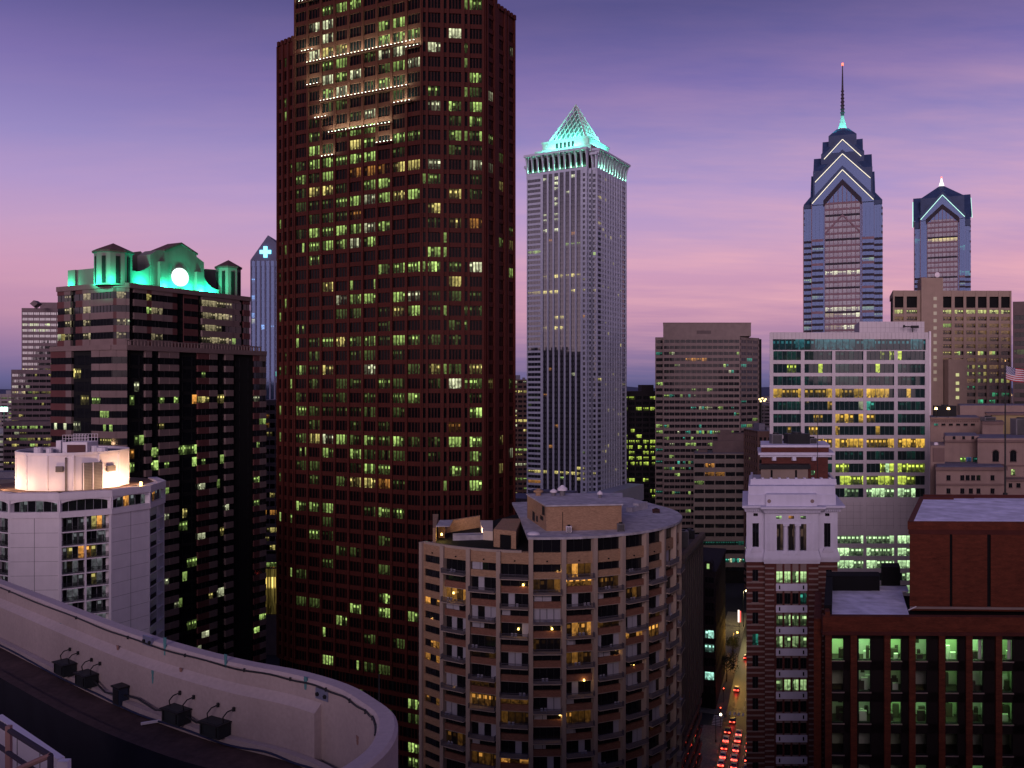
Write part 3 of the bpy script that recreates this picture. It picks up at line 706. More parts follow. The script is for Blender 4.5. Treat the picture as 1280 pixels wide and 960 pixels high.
b = MB(); b.cyl(cx, cy, ZD - .3, ZD + .1, RH - .9, 36); b.build('roof_deck', DECK, t)
RD = 11.2; ZT = Z(570, cy - RD)
b = MB(); nn = 14
b.cyl(cx, cy, ZD + .1, ZT, RD, nn, rot=base)
for i in range(nn):
    a = base + i * 2 * math.pi / nn; b.cyl(cx + RD * math.cos(a), cy + RD * math.sin(a), ZD + .1, ZT + .05, .22, 6)
for i in range(40):
    a0, a1 = i * math.pi / 20, (i + 1) * math.pi / 20
    q = lambda a, r, z: (cx + r * math.cos(a), cy + r * math.sin(a), z)
    b.hexa([q(a0, RD - .5, ZT), q(a0, RD + .1, ZT), q(a1, RD + .1, ZT), q(a1, RD - .5, ZT)], [q(a0, RD - .5, ZT + .6), q(a0, RD + .1, ZT + .6), q(a1, RD + .1, ZT + .6), q(a1, RD - .5, ZT + .6)])
dr = b.build('roof_drum', WHT, t)
b = MB(); b.cyl(cx, cy, ZT + .02, ZT + .1, RD - .5, 30); b.build('drum_roof', ROOFM, dr)
f = Fr((cx + (RD + .0) * math.cos(base) + .0, cy + RD * math.sin(base)), 26)
LV = stone('louvre', (.16, .14, .13))
fd = Fr((cx, cy - RD - .12), 8)
def drum_panel(px, y0, y1, wpx, name, louv):
    k = (px - 640) / F
    A = k * k + 1; Bq = -2 * (k * cx + cy); Cq = cx * cx + cy * cy - (RD + .05) ** 2
    D = (-Bq - math.sqrt(Bq * Bq - 4 * A * Cq)) / (2 * A); x = k * D
    na = math.atan2(D - cy, x - cx); w = wpx / F * D / max(.3, math.sin(-na) * 1.0)
    f = Fr((x - w / 2 * -math.sin(na) * 1, D - w / 2 * math.cos(na)), math.degrees(na) + 90)
    b = MB(); f.box(b, 0, w, -.4, .18, Z(y1, D), Z(y0, D), 0)
    if louv:
        z = Z(y1, D) + .15
        while z < Z(y0, D) - .1: f.box(b, .1, w - .1, .1, .24, z, z + .1, 1); z += .32
        for u in (0, w / 2 - .08, w - .16): f.box(b, u, u + .16, .1, .3, Z(y1, D), Z(y0, D), 2)
    b.build(name, [LV, stone('louvre_slat', (.24, .21, .2)), WHT], dr)
drum_panel(116, 578, 613, 17, 'louvre_panel', True); drum_panel(74, 583, 590, 8, 'vent', False); drum_panel(139, 582, 589, 5, 'vent', False)
drum_panel(82, 572, 614, 1.2, 'drain_pipe', False)
# things standing on the drum
b = MB(); D = 190; b.box3(X(78, D), X(109, D), D, D + 5, ZT + .1, Z(553, D)); 
rb = b.build('lift_housing', WHT, dr)
b = MB(); b.box3(X(84, D), X(107, D), D - .12, D, Z(566, D), Z(556, D)); b.build('housing_panel', PRED, rb)
b = MB()
for i in range(9):
    x = X(78, D) + i * (X(109, D) - X(78, D)) / 8; b.tube([(x, D + .1, Z(553, D)), (x, D + .1, Z(544, D))], .05, 4); b.tube([(x, D + 4.8, Z(553, D)), (x, D + 4.8, Z(544, D))], .05, 4)
for zz_ in (553, 548.5, 544):
    for y in (D + .1, D + 4.8): b.tube([(X(78, D), y, Z(zz_, D) + .02), (X(109, D), y, Z(zz_, D) + .02)], .05, 4)
b.build('railing', WHT, rb)
b = MB(); b.cyl(X(48, 191), 191, ZT + .1, ZT + 1.3, .9, 10); b.cyl(X(62, 191), 191, ZT + .1, ZT + 1.1, .7, 10); b.box3(X(70, 193), X(76, 193), 193, 195, ZT + .1, ZT + 2.6); b.cyl(X(118, 192), 192, ZT + .1, ZT + 1.6, .8, 10); b.cyl(X(128, 192), 192, ZT + .1, ZT + 1.2, 1.1, 10)
b.build('roof_vent', WHT, dr)
WARM = (1, .62, .26)
for a, e in ((-75, 1300), (-48, 650), (-20, 330), (8, 330), (35, 1300), (50, 1900), (72, 1000)):
    r_ = RD + 3.2; ang = base + R(a)
    p = (cx + r_ * math.cos(ang), cy + r_ * math.sin(ang), ZD + .6)
    light('AREA', p, e * .42, (1, .60, .34), t, (cx + RD * .9 * math.cos(ang), cy + RD * .9 * math.sin(ang), ZD + 3.8), size=2.5, size_y=.5)
for px, py, D in ((21, 603, 188), (176, 605, 190), (-3, 606, 184)):
    b = MB(); b.tube([(X(px, D), D, ZD), (X(px, D), D, Z(py, D) - .3)], .08, 6); lp = b.build('deck_lamp', FRAME, t)
    b = MB(); b.cyl(X(px, D), D, Z(py, D) - .45, Z(py, D) + .45, .32, 8, r2=.3); b.build('globe', emit('warm_globe', (1, .62, .2), 6, 'NONE'), lp)
    light('POINT', (X(px, D), D, Z(py, D) + .7), 90, WARM, t, size=.3)
# ================================================================== tower with lattice pyramid
MST = stone('grey_granite', (.47, .49, .60), var=.1, scale=.15, streak=.06, rough=.6)
MGL = glass('reflecting_glass', base=(.015, .018, .028), ior=2.3, rough=.04)
t = thing('skyscraper', (38, 534, 0), 'slender grey glass skyscraper with flared cornice and green lit lattice pyramid on top', 'skyscraper')
A0 = -29.5
Pc = (X(742, 500), 500.0)
fR = Fr(Pc, A0 + 90); f0 = Fr(Pc, A0)
S = -f0.t(651); SR = fR.t(786); ZM = Z(186, 500)
nt_ = 4.2                                           # corner notch
U_, V_ = f0.U, fR.U
def mp_(a, c): return (Pc[0] - U_[0] * a + V_[0] * c, Pc[1] - U_[1] * a + V_[1] * c)   # a to the left along the face, c into depth
MP = [mp_(nt_, 0), mp_(nt_, 2.6), mp_(2.6, 2.6), mp_(2.6, nt_), mp_(0, nt_), mp_(0, SR - nt_), mp_(2.6, SR - nt_), mp_(2.6, SR), mp_(S - 3, SR), mp_(S, SR - 4), mp_(S, nt_ + 3.5), mp_(S - nt_, nt_ + 3.5 - 2.6), mp_(S - nt_, 0)]
B = MB(); W = []
B.prism(inset_poly(MP, 1.2), 0, ZM - 1, 1)
PM = 2.98; REFM = Z(592, 505)
litf0 = {}
rowsM = levels(-20, ZM - 11, PM, 1.75, REFM)
LM = {0: [YE] * 12, 1: [None, None, None, None, None, None, None, YE, YE, None, None, None], -1: [None, None, None, None, GR, GR, None, YE, YE, GR, GR, None]}
rs = random.Random(31)
def mrow(py): return round((Z(py, 505) - REFM) / PM)
spec = {mrow(218): {1: WH, 2: None, 3: WH, 6: WH}, mrow(226): {3: WH}, mrow(235): {3: WH}, mrow(245): {3: WH}, mrow(254): {3: WH}, mrow(265): {1: WH, 3: WH}, mrow(274): {1: WH, 3: WH}, mrow(284): {1: WH, 3: WH},
        mrow(302): {5: s_(GR, .4), 6: s_(GR, .5), 7: s_(GR, .4)}, mrow(341): {1: s_(YE, .25), 3: YE, 4: s_(YE, .5), 5: s_(YE, .6), 6: YE, 7: s_(YE, .6)}, mrow(349): {8: s_(YE, .4), 9: s_(YE, .3)},
        mrow(360): {0: s_(YE, .3), 1: YE, 2: YE, 3: YE, 6: YE, 8: YE, 10: YE, 11: YE}, mrow(398): {3: YE, 4: s_(YE, .5), 8: s_(OR, .6)}, mrow(408): {1: s_(YE, .3), 3: YE, 4: YE}}
def lit_m(ci, k):
    if k in spec: return spec[k].get(ci)
    if k in LM and rs.random() < .8: c = LM[k][ci % 12]; return s_(c, rs.uniform(.3, 1)) if c else None
    if rs.random() < .035: return s_(rs.choice((YE, WH, GR, OR)), rs.uniform(.15, .7))
    return None
# left face: banded outer bays, close piers in the middle
wl_ = S - 2 * nt_ + 0
fML = Fr(mp_(S - nt_, 0), A0)
px_edges = [660, 676.5, 679, 684, 686, 691, 693, 698, 700, 705, 707, 712, 714, 719, 721, 726, 728, 741]
cols = []
e = [fML.t(p) for p in px_edges]
cols = [(.5, e[1])] + [(e[i], e[i + 1]) for i in range(2, 16, 2)] + [(e[16], wl_ - .9)]
ua_, ub_ = cols[0][1], cols[-1][0]
grid(B, W, fML, 0, ua_ + .3, 0, ZM - 10, [(cols[0][0], ua_ - .3)], rowsM, lambda ci, k: lit_m(0, k), inset=.3, pier=.3, panes=4, mull=.12)
grid(B, W, fML, ua_ + .303, ub_ - .303, 0, ZM - 10, cols[1:-1], rowsM, lambda ci, k: lit_m(ci + 1, k), inset=.3, pier=.42, panes=2, mull=.12, ms=2)
grid(B, W, fML, ub_ - .3, wl_, 0, ZM - 10, [(ub_ + .3, cols[-1][1])], rowsM, lambda ci, k: lit_m(8, k), inset=.3, pier=.3, panes=4, mull=.12)
# solid glass look in the middle bays: thin spandrels are part of the grid; notch bays
for (a, ang, w, n) in ((mp_(S, nt_ + 3.5), A0 - 32, None, 1),):
    f = Fr(a, math.degrees(math.atan2(mp_(S - nt_, nt_ + .9)[1] - a[1], mp_(S - nt_, nt_ + .9)[0] - a[0]))); w = math.hypot(mp_(S - nt_, nt_ + .9)[0] - a[0], mp_(S - nt_, nt_ + .9)[1] - a[1])
    grid(B, W, f, 0, w, 0, ZM - 10, [(.5, w - .5)], rowsM, lit_m, inset=.3, pier=.2, panes=2)
f = Fr(mp_(nt_, 2.6), A0); grid(B, W, f, 0, nt_ - 2.6, 0, ZM - 10, [(.3, nt_ - 2.9)], rowsM, None, pier=.1)
f = Fr(mp_(2.6, nt_), A0); grid(B, W, f, 0, 2.6, 0, ZM - 10, [(.35, 2.2)], rowsM, lit_m, pier=.15)
f = Fr(mp_(nt_, 0), A0 + 90); grid(B, W, f, 0, 2.6, 0, ZM - 10, [(.6, 2.2)], rowsM, None, pier=.1)
fMR = Fr(mp_(0, nt_), A0 + 90); wr_ = SR - 2 * nt_
cR = [(1, 7)] + spans(7.2, wr_ - 7.2, 8, .5, 1.3) + [(wr_ - 7, wr_ - 1)]
grid(B, W, fMR, 0, wr_, 0, ZM - 10, cR, rowsM, lambda ci, k: (s_(YE, rs.uniform(.2, .6)) if rs.random() < .03 else None), pier=.35, panes=[3] + [1] * 8 + [3])
f = Fr(mp_(2.6, SR - nt_), A0 + 90); grid(B, W, f, 0, nt_, 0, ZM - 10, [(.6, nt_ - .6)], rowsM, None, pier=.1)
B.build('wall', [MST, BLACK, MGL], t)
windows(t, W, MGL, stone('grey_mullion', (.16, .15, .19), streak=0), zvis=26, cap=100)
# flared cornice: piers leaning outward with green light between them
b = MB(); g = MB()
def flare(b, f, w, n, z0, z1, out):
    for i in range(n + 1):
        u = i * w / n; hw = .38
        prof = [(0, z0), (.35, z0 + (z1 - z0) * .45), (.9, z0 + (z1 - z0) * .75), (out, z1)]
        for j in range(3):
            (d0, a), (d1, c) = prof[j], prof[j + 1]
            b.hexa([f.pt(u - hw, a, d0), f.pt(u + hw, a, d0), f.pt(u + hw, a, -1), f.pt(u - hw, a, -1)], [f.pt(u - hw, c, d1), f.pt(u + hw, c, d1), f.pt(u + hw, c, -1), f.pt(u - hw, c, -1)])
    f.box(b, -1, w + 1, -2.4, out + .3, z1, z1 + 1.3); f.box(b, -.3, w + .3, -2.2, .2, z0 - 1.4, z0)
    f.box(b, 0, w, -2.4, -2.0, z0, z1)
flare(b, fML, wl_, 11, ZM - 9.5, ZM, 2.2); flare(b, fMR, wr_, 11, ZM - 9.5, ZM, 2.2)
fa = Fr(mp_(S, nt_ + 3.5), A0); flare(b, fa, nt_, 2, ZM - 9.5, ZM - 4, 1.8)
fb = Fr(mp_(2.6, nt_ - .2), A0); flare(b, fb, 2.6, 1, ZM - 9.5, ZM - 2.5, 1.6)
b.build('cornice', MST, t)
PALE = stone('pale_crown_stone', (.42, .42, .44), var=.1, streak=.08)
b = MB()
ctr = mp_(S / 2, SR / 2)
def sq(s): return [(ctr[0] + (-U_[0] * a + V_[0] * c) * s / 2, ctr[1] + (-U_[1] * a + V_[1] * c) * s / 2) for a, c in ((1, -1), (-1, -1), (-1, 1), (1, 1))]
b.prism(inset_poly(MP, 2.0), ZM - .5, ZM + .3)
b.prism(sq(36), ZM + .3, ZM + 4.6); b.prism(sq(37), ZM + 4.6, ZM + 5.4); b.prism(sq(30), ZM + 5.4, ZM + 10.5); b.prism(sq(31), ZM + 10.5, ZM + 11.3)
b.build('crown_step', PALE, t)
b = MB()
for s, z0, z1 in ((30, ZM + 6.2, ZM + 9.6), (36, ZM + 1.0, ZM + 3.6)):
    q = sq(s); f = Fr(q[0], A0)
    for i in range(5): b = MB(); f.box(b, s * .3 + i * 2.6, s * .3 + i * 2.6 + 1.5, -.2, .06, z0, z1); b.build('crown_window', FRAME, t)
ZA = Z(131, ctr[1]); zb_ = ZM + 11.3; s0 = 24
b = MB(); q = sq(s0); ap = (ctr[0], ctr[1], ZA)
gl = MB(); qi = sq(s0 - 2.2); gl.cone(qi, zb_ + .4, (ctr[0], ctr[1], ZA - 2.5)); gl.build('pyramid_core', stone('pyramid_panel', (.13, .17, .17), streak=0, rough=.4), t)
for i in range(4):
    a, c = Vector((q[i][0], q[i][1], zb_)), Vector((q[(i + 1) % 4][0], q[(i + 1) % 4][1], zb_)); A = Vector(ap)
    b.tube([a, A], [.8, .5], 4); b.tube([a, c], .8, 4)
    n = 8
    for k in range(1, n):
        p = a.lerp(c, k / n)
        b.tube([p, a.lerp(A, k / n)], .26, 4); b.tube([p, c.lerp(A, 1 - k / n)], .26, 4)
b.build('lattice_pyramid', PALE, t)
LGC = (.12, 1, .72)
for i in range(2):
    f = Fr(sq(s0)[i], A0 + 90 * i)
    for k in range(2):
        u = s0 * (.27 + .46 * k); light('AREA', f.pt(u, zb_ + .7, 2.6), 4200, LGC, t, f.pt(u, zb_ + 8, -5), size=6, size_y=.8)
for i in range(2):
    f = Fr(sq(36)[i], A0 + 90 * i); light('AREA', f.pt(18, ZM + .7, 3.6), 7000, LGC, t, f.pt(18, ZM + 4, -.5), size=26, size_y=.6); g_ = Fr(sq(30)[i], A0 + 90 * i); light('AREA', g_.pt(15, ZM + 5.9, 2.2), 5000, LGC, t, g_.pt(15, ZM + 9, -.2), size=22, size_y=.5)
for f, w, z in ((fML, wl_, ZM - 9.2), (fMR, wr_, ZM - 9.2)):
    for k in range(3): light('AREA', f.pt(w * (.17 + .33 * k), z + .4, -.8), 2600, (.30, 1, .55), t, f.pt(w * (.17 + .33 * k), z + 8, -1.4), size=w * .3, size_y=.5)
light('AREA', fa.pt(nt_ / 2, ZM - 9, -.8), 1200, (.2, 1, .6), t, fa.pt(nt_ / 2, ZM - 4, -1.4), size=3, size_y=.5)
b = MB(); b.cyl(ctr[0], ctr[1], ZA - 4.2, ZA - 3.4, .5, 8); b.build('warning_light', emit('red_beacon', (1, .12, .05), 3, 'NONE'), t)
# podium
b = MB(); f = Fr(mp_(S + 6, -8), A0); f.box(b, 0, S + 18, -14, 0, 0, 10.5); f.box(b, S + 4, S + 16, -60, 3, 10.5, 20)
for i in range(9): f.box(b, i * (S + 18) / 9 + .2, i * (S + 18) / 9 + 1.2, 0, .5, 0, 11.4)
b.build('podium', MST, t)

# tower outside the left edge, seen as the dark reflection in that glass
far_block(-318, 268, 130, 40, 116, 60, 'dark lit office block reflected in the slender grey glass skyscraper', STN[0], .22, 61, name='office_block', cat='office building', cols=(GR, TE, GR), nb=14, pitch=4)

# ================================================================== twin spired glass towers
LBL = glass('blue_tower_glass', base=(.018, .030, .072), ior=1.7, rough=.1, tint=(.17, .23, .40))
BAYG = glass('bay_glass', base=(.03, .026, .03), ior=1.75, rough=.1, tint=(.26, .25, .30))
LRO = stone('navy_roof_panels', (.035, .055, .125), var=.25, scale=.2, rough=.4, streak=.05, spec=.08)
LST = stone('mauve_granite', (.20, .125, .15), streak=.05); LDK = stone('dark_band', (.035, .028, .04), streak=0)
NEON = emit('neon_white', (1, .9, .68), 1.25, 'NONE'); NEONG = emit('neon_green', (.5, 1, .85), 1.3, 'NONE')
def gable_tower(nm, label, pxc, D, ang, k, body_hw, dims, inner, stripes_to, neon, seed, spire):
    """k: picture pixels per metre across its front. dims: tiers (half width px, eave row, apex row, setback px)"""
    xc = X(pxc, D); t = thing(nm, (xc, D, 0), label, 'skyscraper')
    hw = body_hw / k; f = Fr((xc - math.cos(R(ang)) * hw, D - math.sin(R(ang)) * hw), ang); w = 2 * hw
    zz = lambda py: Z(py, D)
    B = MB(); W = []; WB = []
    z_e = zz(dims[0][1]); c_in = (body_hw - dims[0][0]) / k
    # body: square with stepped back corners
    f.box(B, c_in, w - c_in, -w + c_in, -1.2, 0, z_e, 2)
    f.box(B, .3, w - .3, -w + .3, -c_in - .6, 0, z_e - .02, 2)
    rs = random.Random(seed)
    rows = levels(6, z_e - 3, 3.9, 2.3, zz(stripes_to) - 3)
    iw = inner[0] / k; um = w / 2
    z_i, z_ia = zz(inner[1]), zz(inner[2])
    zst = zz(stripes_to)
    for (a, e, d) in ((0, c_in, -c_in), (c_in, um - iw - 1, 0), (um + iw + 1, w - c_in, 0), (w - c_in, w, -c_in)):
        f2 = Fr(f.xy(a, d), ang); ww = e - a
        for za, zb, kk in rows:
            c = None
            if rs.random() < .10: c = s_(rs.choice((WH, GR, TE)), rs.uniform(.15, .6))
            if zb < zst:
                f2.box(B, 0, ww, -.8, .06, zb, za + 3.9, 1 if (kk % 4 or d) else 0)
                W.append((f2, 0, ww, za, zb, 0, c, 3, .1))
            else: W.append((f2, 0, ww, za - .02, za + 3.88, 0, None if rs.random() < .94 else s_(TE, .2), 3, .06))
        f2.box(B, -.12, .3, -.6, .2, 0, z_e - 1.5, 0)
    fs = Fr(f.xy(w, -c_in), ang + 90); fw_ = Fr(f.xy(0, -w + c_in), ang - 90)
    for f2 in (fs, fw_):
        for za, zb, kk in rows:
            f2.box(B, 0, w - 2 * c_in, -.8, .06, zb, za + 3.9, 1); W.append((f2, 0, w - 2 * c_in, za, zb, 0, None, 8, .1))
    # central stone gridded bay under its own gable
    f2 = Fr(f.xy(um - iw, 0), ang); n = 8
    zt = z_i
    f2.poly(B, [(0, 0), (2 * iw, 0), (2 * iw, zt), (iw, z_ia), (0, zt)], -.9, -.5, 2)
    for i in range(n + 1):
        u = i * 2 * iw / n; h = zt + (z_ia - zt) * (1 - abs(u - iw) / iw); f2.box(B, u - .22, u + .22, -.5, .25 if i in (0, n) else .12, 0, h - .1, 0)
    for za, zb, kk in levels(6, zt, 3.9, 2.6, zz(stripes_to) - 3):
        f2.box(B, 0, 2 * iw, -.5, .08 if kk % 4 else .2, zb, za + 3.9, 0 if kk % 4 else 1)
        c = s_(rs.choice((WH, GR, YE)), rs.uniform(.3, .8)) if rs.random() < .08 else [s_((.5, .42, .46), .10)] * 2  # bay panes without a lit room: faint mauve glow put in for tone
        if spire and kk in (-12, -14): c = [s_(WH, .9) if q > 3 else s_(YE, .2) for q in range(8)]
        WB.append((f2, .1, 2 * iw - .1, za - .02, zb + .02, -.3, c, n, .1))
    for q in range(4):                                       # glazed gable head
        za = zt + q * (z_ia - zt) / 4; hh = (z_ia - zt) / 4 - .5; xw = iw * (1 - (q + 1) / 4)
        if xw > .5: WB.append((f2, iw - xw, iw + xw, za + .3, za + .3 + hh, -.3, [s_((.5, .42, .46), .10)], max(2, int(xw * n / iw)), .1))
    th = .8                                                  # dark gable frame
    zo = z_ia + 2.2; sl = (z_ia - z_i) / iw
    f2.poly(B, [(-1.0, zt - 1.2), (0, zt - .2), (iw, z_ia), (iw, zo + 1.5), (-1.0, zt + 3.6 - sl)], -.3, .5, 1); f2.poly(B, [(iw, z_ia), (2 * iw, zt - .2), (2 * iw + 1, zt - 1.2), (2 * iw + 1.0, zt + 3.6 - sl), (iw, zo + 1.5)], -.3, .5, 1)
    if spire:                                                # second chevron inside the bay
        zc, zd = zz(292), zz(270)
        f2.poly(B, [(0, zc), (iw, zd), (iw, zd + 1.3), (0, zc + 1.3)], -.2, .4, 0); f2.poly(B, [(iw, zd), (2 * iw, zc), (2 * iw, zc + 1.3), (iw, zd + 1.3)], -.2, .4, 0)
    B.build('wall', [LST, LDK, LBL], t)
    windows(t, W, LBL, LDK, zvis=zz(412), cap=60); windows(t, WB, BAYG, LST, zvis=zz(412), cap=40)
    # crown tiers with gables on four sides
    cx, cy = f.xy(um, -hw)
    for i, (hp, ye, ya, sb) in enumerate(dims):
        h = hp / k; fd0 = hw - sb / k; ze, za = zz(ye), zz(ya)
        zlow = zz(dims[0][1]) - 3 if i else ze - 2
        b = MB(); g = MB(); nn = MB()
        for q in range(4):
            fq = Fr((cx, cy), ang + 90 * q); fd = fd0 if q % 2 == 0 else (min(fd0, h + .3) if spire else fd0)
            fq.poly(b, [(-h, zlow), (h, zlow), (h, ze), (0, za), (-h, ze)], 0, fd - .02, 0)
            # roof edge band in dark panels, then the neon line
            for sg in (-1, 1):
                band = [(sg * h * 1.0, ze - 1.0), (0, za - .2), (0, za + 2.6), (sg * (h + .6), ze + 1.2)]
                if sg > 0: band = band[::-1]
                fq.poly(g, band, -.2, fd + .7, 0)
                e = 3.2 if i == 0 else 2.4
                if q == 0 or not spire: nn.tube([fq.pt(sg * h * (.98 if q in (0, 2) else .95), ze - 1.2, fd + .95), fq.pt(0, za - .3, fd + .95)], .23 if spire else .26, 5)
        o = b.build('gable_tier', LBL if i < len(dims) else LRO, t); g.build('gable_roof', LRO, o); nn.build('neon_line', neon, o)
    return t, cx, cy, zz, f, w
t, cx, cy, zz, f, w = gable_tower('skyscraper', 'tallest blue glass skyscraper with stepped neon gables and a needle spire', 1053, 570, -20.6, 2.074, 50,
    [(39, 250, 212, 0), (35.5, 221, 189.5, 11), (24, 190, 168.5, 23)], (22, 254, 231), 297, NEON, 71, True)
zz0 = zz; zz = lambda py: Z(py, cy)
b = MB()                                                     # shoulders and cap
hw = w / 2
for (hp, y0, y1, sc) in ((37.5, 250, 219, 1), (27.5, 222, 197, 1), (18, 199, 173, 1)):
    h = hp / 2.074; q = [(cx + x * h, cy + y * h) for x, y in ((-1, -1), (1, -1), (1, 1), (-1, 1))]
    a = R(-20.6); q = [(cx + (x - cx) * math.cos(a) - (y - cy) * math.sin(a), cy + (x - cx) * math.sin(a) + (y - cy) * math.cos(a)) for x, y in q]
    b.prism(q, zz(y0) - 8, zz(y1)); b.prism(q, zz(y1), zz(y1) + 5.5, scale=.72 if hp > 20 else .42)
h = 50 / 2.074; q = [f.xy(.2, -.9 * 5.5), f.xy(w - .2, -.9 * 5.5), f.xy(w - .2, -w + .5), f.xy(.2, -w + .5)]
b.prism(q, zz0(256), zz0(251)); b.prism(q, zz0(251), zz0(238), scale=.8)
b.build('crown_shoulder', LRO, t)
b = MB(); prof = [(172, 12), (166, 9), (158, 6.5), (152, 4.2), (147, 2.9), (144, 2.4)]
for i in range(5): b.cyl(cx, cy, zz(prof[i][0]) * 1.0, zz(prof[i + 1][0]), prof[i][1] / 2.1 * .75, 8, r2=prof[i + 1][1] / 2.1 * .75, rot=R(22))
b.build('spire_cone', stone('spire_metal', (.35, .38, .38), rough=.4, streak=.05), t)
b = MB(); z0, z1 = zz(145), zz(82)
for i in range(14):
    a, e = z0 + (z1 - z0) * i / 14, z0 + (z1 - z0) * (i + 1) / 14; r = 1.15 * (1 - i / 18)
    b.cyl(cx, cy, a, e - .5, r, 8, r2=r * .95); b.cyl(cx, cy, e - .5, e, r * (1.4 if i < 7 else .9), 8)
b.build('spire', stone('spire_dark', (.05, .035, .05), streak=0), t)
b = MB(); b.cyl(cx, cy, z1, z1 + 1.6, .75, 8); b.build('warning_light', emit('red_beacon', (1, .12, .05), 3, 'NONE'), t)
for a in (200, 300, 20): light('SPOT', (cx + 15 * math.cos(R(a)), cy + 15 * math.sin(R(a)), zz(170)), 30000, (.1, 1, .8), t, (cx, cy, zz(153)), size=.6, spot=50)

t, cx, cy, zz, f, w = gable_tower('skyscraper', 'lower twin blue glass skyscraper with one green white neon gable and a white beacon', 1178, 690, -24, 1.783, 35.5,
    [(28, 271, 243.5, 0)], (19, 277, 261), 345, NEONG, 72, False)
zz0 = zz; zz = lambda py: Z(py, cy)
b = MB()
h = 27.5 / 1.783; a = R(-24)
q = [(cx + (x * math.cos(a) - y * math.sin(a)) * h, cy + (x * math.sin(a) + y * math.cos(a)) * h) for x, y in ((-1, -1), (1, -1), (1, 1), (-1, 1))]
b.prism(q, zz(278), zz(251)); b.cone(q, zz(251), (cx, cy, zz(231)))
q = [f.xy(.2, -3), f.xy(w - .2, -3), f.xy(w - .2, -w + .5), f.xy(.2, -w + .5)]
b.prism(q, zz0(283), zz0(275)); b.prism(q, zz0(275), zz0(264), scale=.82)
b.build('crown_shoulder', LRO, t)
b = MB(); b.cyl(cx, cy, zz(233), zz(228), 2.2, 8, r2=1.3); b.cyl(cx, cy, zz(228), zz(223), 1.1, 8, r2=.5); b.build('beacon', emit('white_beacon', (1, .95, .92), 1.4, 'NONE'), t)
b = MB(); b.cyl(cx, cy, zz(223), zz(221), .5, 8); b.build('warning_light', emit('red_beacon', (1, .12, .05), 3, 'NONE'), t)

# ================================================================== brown grey slab tower
BR = stone('brown_concrete', (.20, .155, .145), streak=.08); BRD = stone('brown_concrete_dark', (.11, .085, .085), streak=.05)
t = thing('office_tower', (X(885, 500), 515, 0), 'brown grey office tower with continuous window strips and a flat mechanical top', 'office tower')
B = MB(); W = []; D = 500; f = Fr((X(829, D), D), 0, 10); w = X(925, D) - X(829, D); zt = Z(420, D)
rows = levels(-20, zt - 1, 3.42, 1.75, zt - 3.0)
LB = {0: .0, 1: .03, 2: .05, 3: .3, 4: .1, 5: .05, 6: .05, 7: .04, 8: .3, 9: .55, 10: .05, 11: .5, 12: .02, 13: .02, 14: .25, 15: .7, 16: .5, 17: .3, 18: .45, 19: .1, 20: .7, 21: .75, 22: .1, 23: .05, 24: .2, 25: .4}
rs = random.Random(41)
def lit_b(ci, k):
    p = LB.get(-k, .12)
    if k == -3: return [s_(OR, .7), s_(OR, .4)] if ci in (4, 5, 6, 7) else None
    return [s_(rs.choice((GR, GR, WH, TE)), rs.uniform(.2, .8)) if rs.random() < .8 else None for _ in range(3)] if rs.random() < p else None
f.box(B, .5, w, -35, -.9, 0, zt - .3, 1); f.box(B, 0, w, -35, -.35, zt - 1.6, zt)
grid(B, W, f, 0, w, 0, zt, spans(0, w, 14, .5, .28), rows, lit_b, panes=2, mull=.22, pier=-.04, inset=.35)
fcH = Fr(f.xy(w), 42); wch_ = fcH.t(949); grid(B, W, fcH, 0, wch_, 0, zt - .5, spans(0, wch_, 3, 1.2, .3), rows, lambda ci, k: s_(rs.choice((TE, GR)), .4) if rs.random() < .12 else None, panes=3, pier=.0)
fcR = Fr(fcH.xy(wch_), 90); grid(B, W, fcR, 0, 30, 0, zt - .5, spans(0, 30, 6, .5, .3), rows, None, panes=2, pier=0)
fN = Fr((X(819, D + 4), D + 4), 0, 9.5); wN = f.P[0] - fN.P[0] + 1.5; fN.box(B, .3, wN, -30, -.8, 0, zt - 1, 1)
grid(B, W, fN, 0, wN, 0, zt - .5, [(.5, wN - 1.2)], rows, lambda ci, k: s_(GR, .7) if -k in (7, 14, 15) else (s_(TE, .3) if rs.random() < .1 else None), panes=3, pier=.05)
f.box(B, w - .3, w + wch_ * .7, -35, -wch_ * .67 - 1.2, 0, zt - 1, 1)
f.box(B, 0, X(939, D) - X(829, D), -30, -1.2, zt, Z(404, D)); f.box(B, -.15, X(939, D) - X(829, D) + .15, -30.2, -1.0, Z(404, D), Z(403, D))
f.box(B, f.t(871), f.t(889), -1.3, -1.05, Z(417, D), Z(413, D), 2)  # small panel in the darker brown
B.build('wall', [BR, BLACK, BRD], t); windows(t, W, GL, FRAME, zvis=20)

# dark office block with rows of green lights
t = thing('office_tower', (X(800, 575), 590, 0), 'black office tower with rows of yellow green windows right of the slender grey skyscraper', 'office tower')
DB = stone('black_granite', (.02, .016, .02), streak=0)
B = MB(); W = []; D = 575; f = Fr((X(776, D), D), 0); w = X(830, D) - X(776, D); zt = Z(489, D)
f.box(B, .5, w, -30, -.9, 0, zt - .3, 1); f.box(B, 0, w, -30, -.35, zt - 2, zt); f.box(B, f.t(803), f.t(818), -20, -3, zt, Z(481, D))
yl = [(497, .3), (508, .8), (514, .9), (545, .3), (552, 1), (559, .9), (566, .9), (573, .9), (582, 1), (598, .3), (612, .9), (619, .6), (626, .2)]
lv = {round((Z(y, D) - Z(552, D)) / 3.55): p for y, p in yl}; rs = random.Random(44)
grid(B, W, f, 0, w, 0, zt, spans(0, w, 6, .8, 1.0), levels(-20, zt, 3.55, 2.1, Z(552, D)), lambda ci, k: [s_((.55, .72, .10), rs.uniform(.5, 1.1)) if rs.random() < .75 else None for _ in range(3)] if rs.random() < lv.get(k, .06) else None, panes=3, pier=.1)
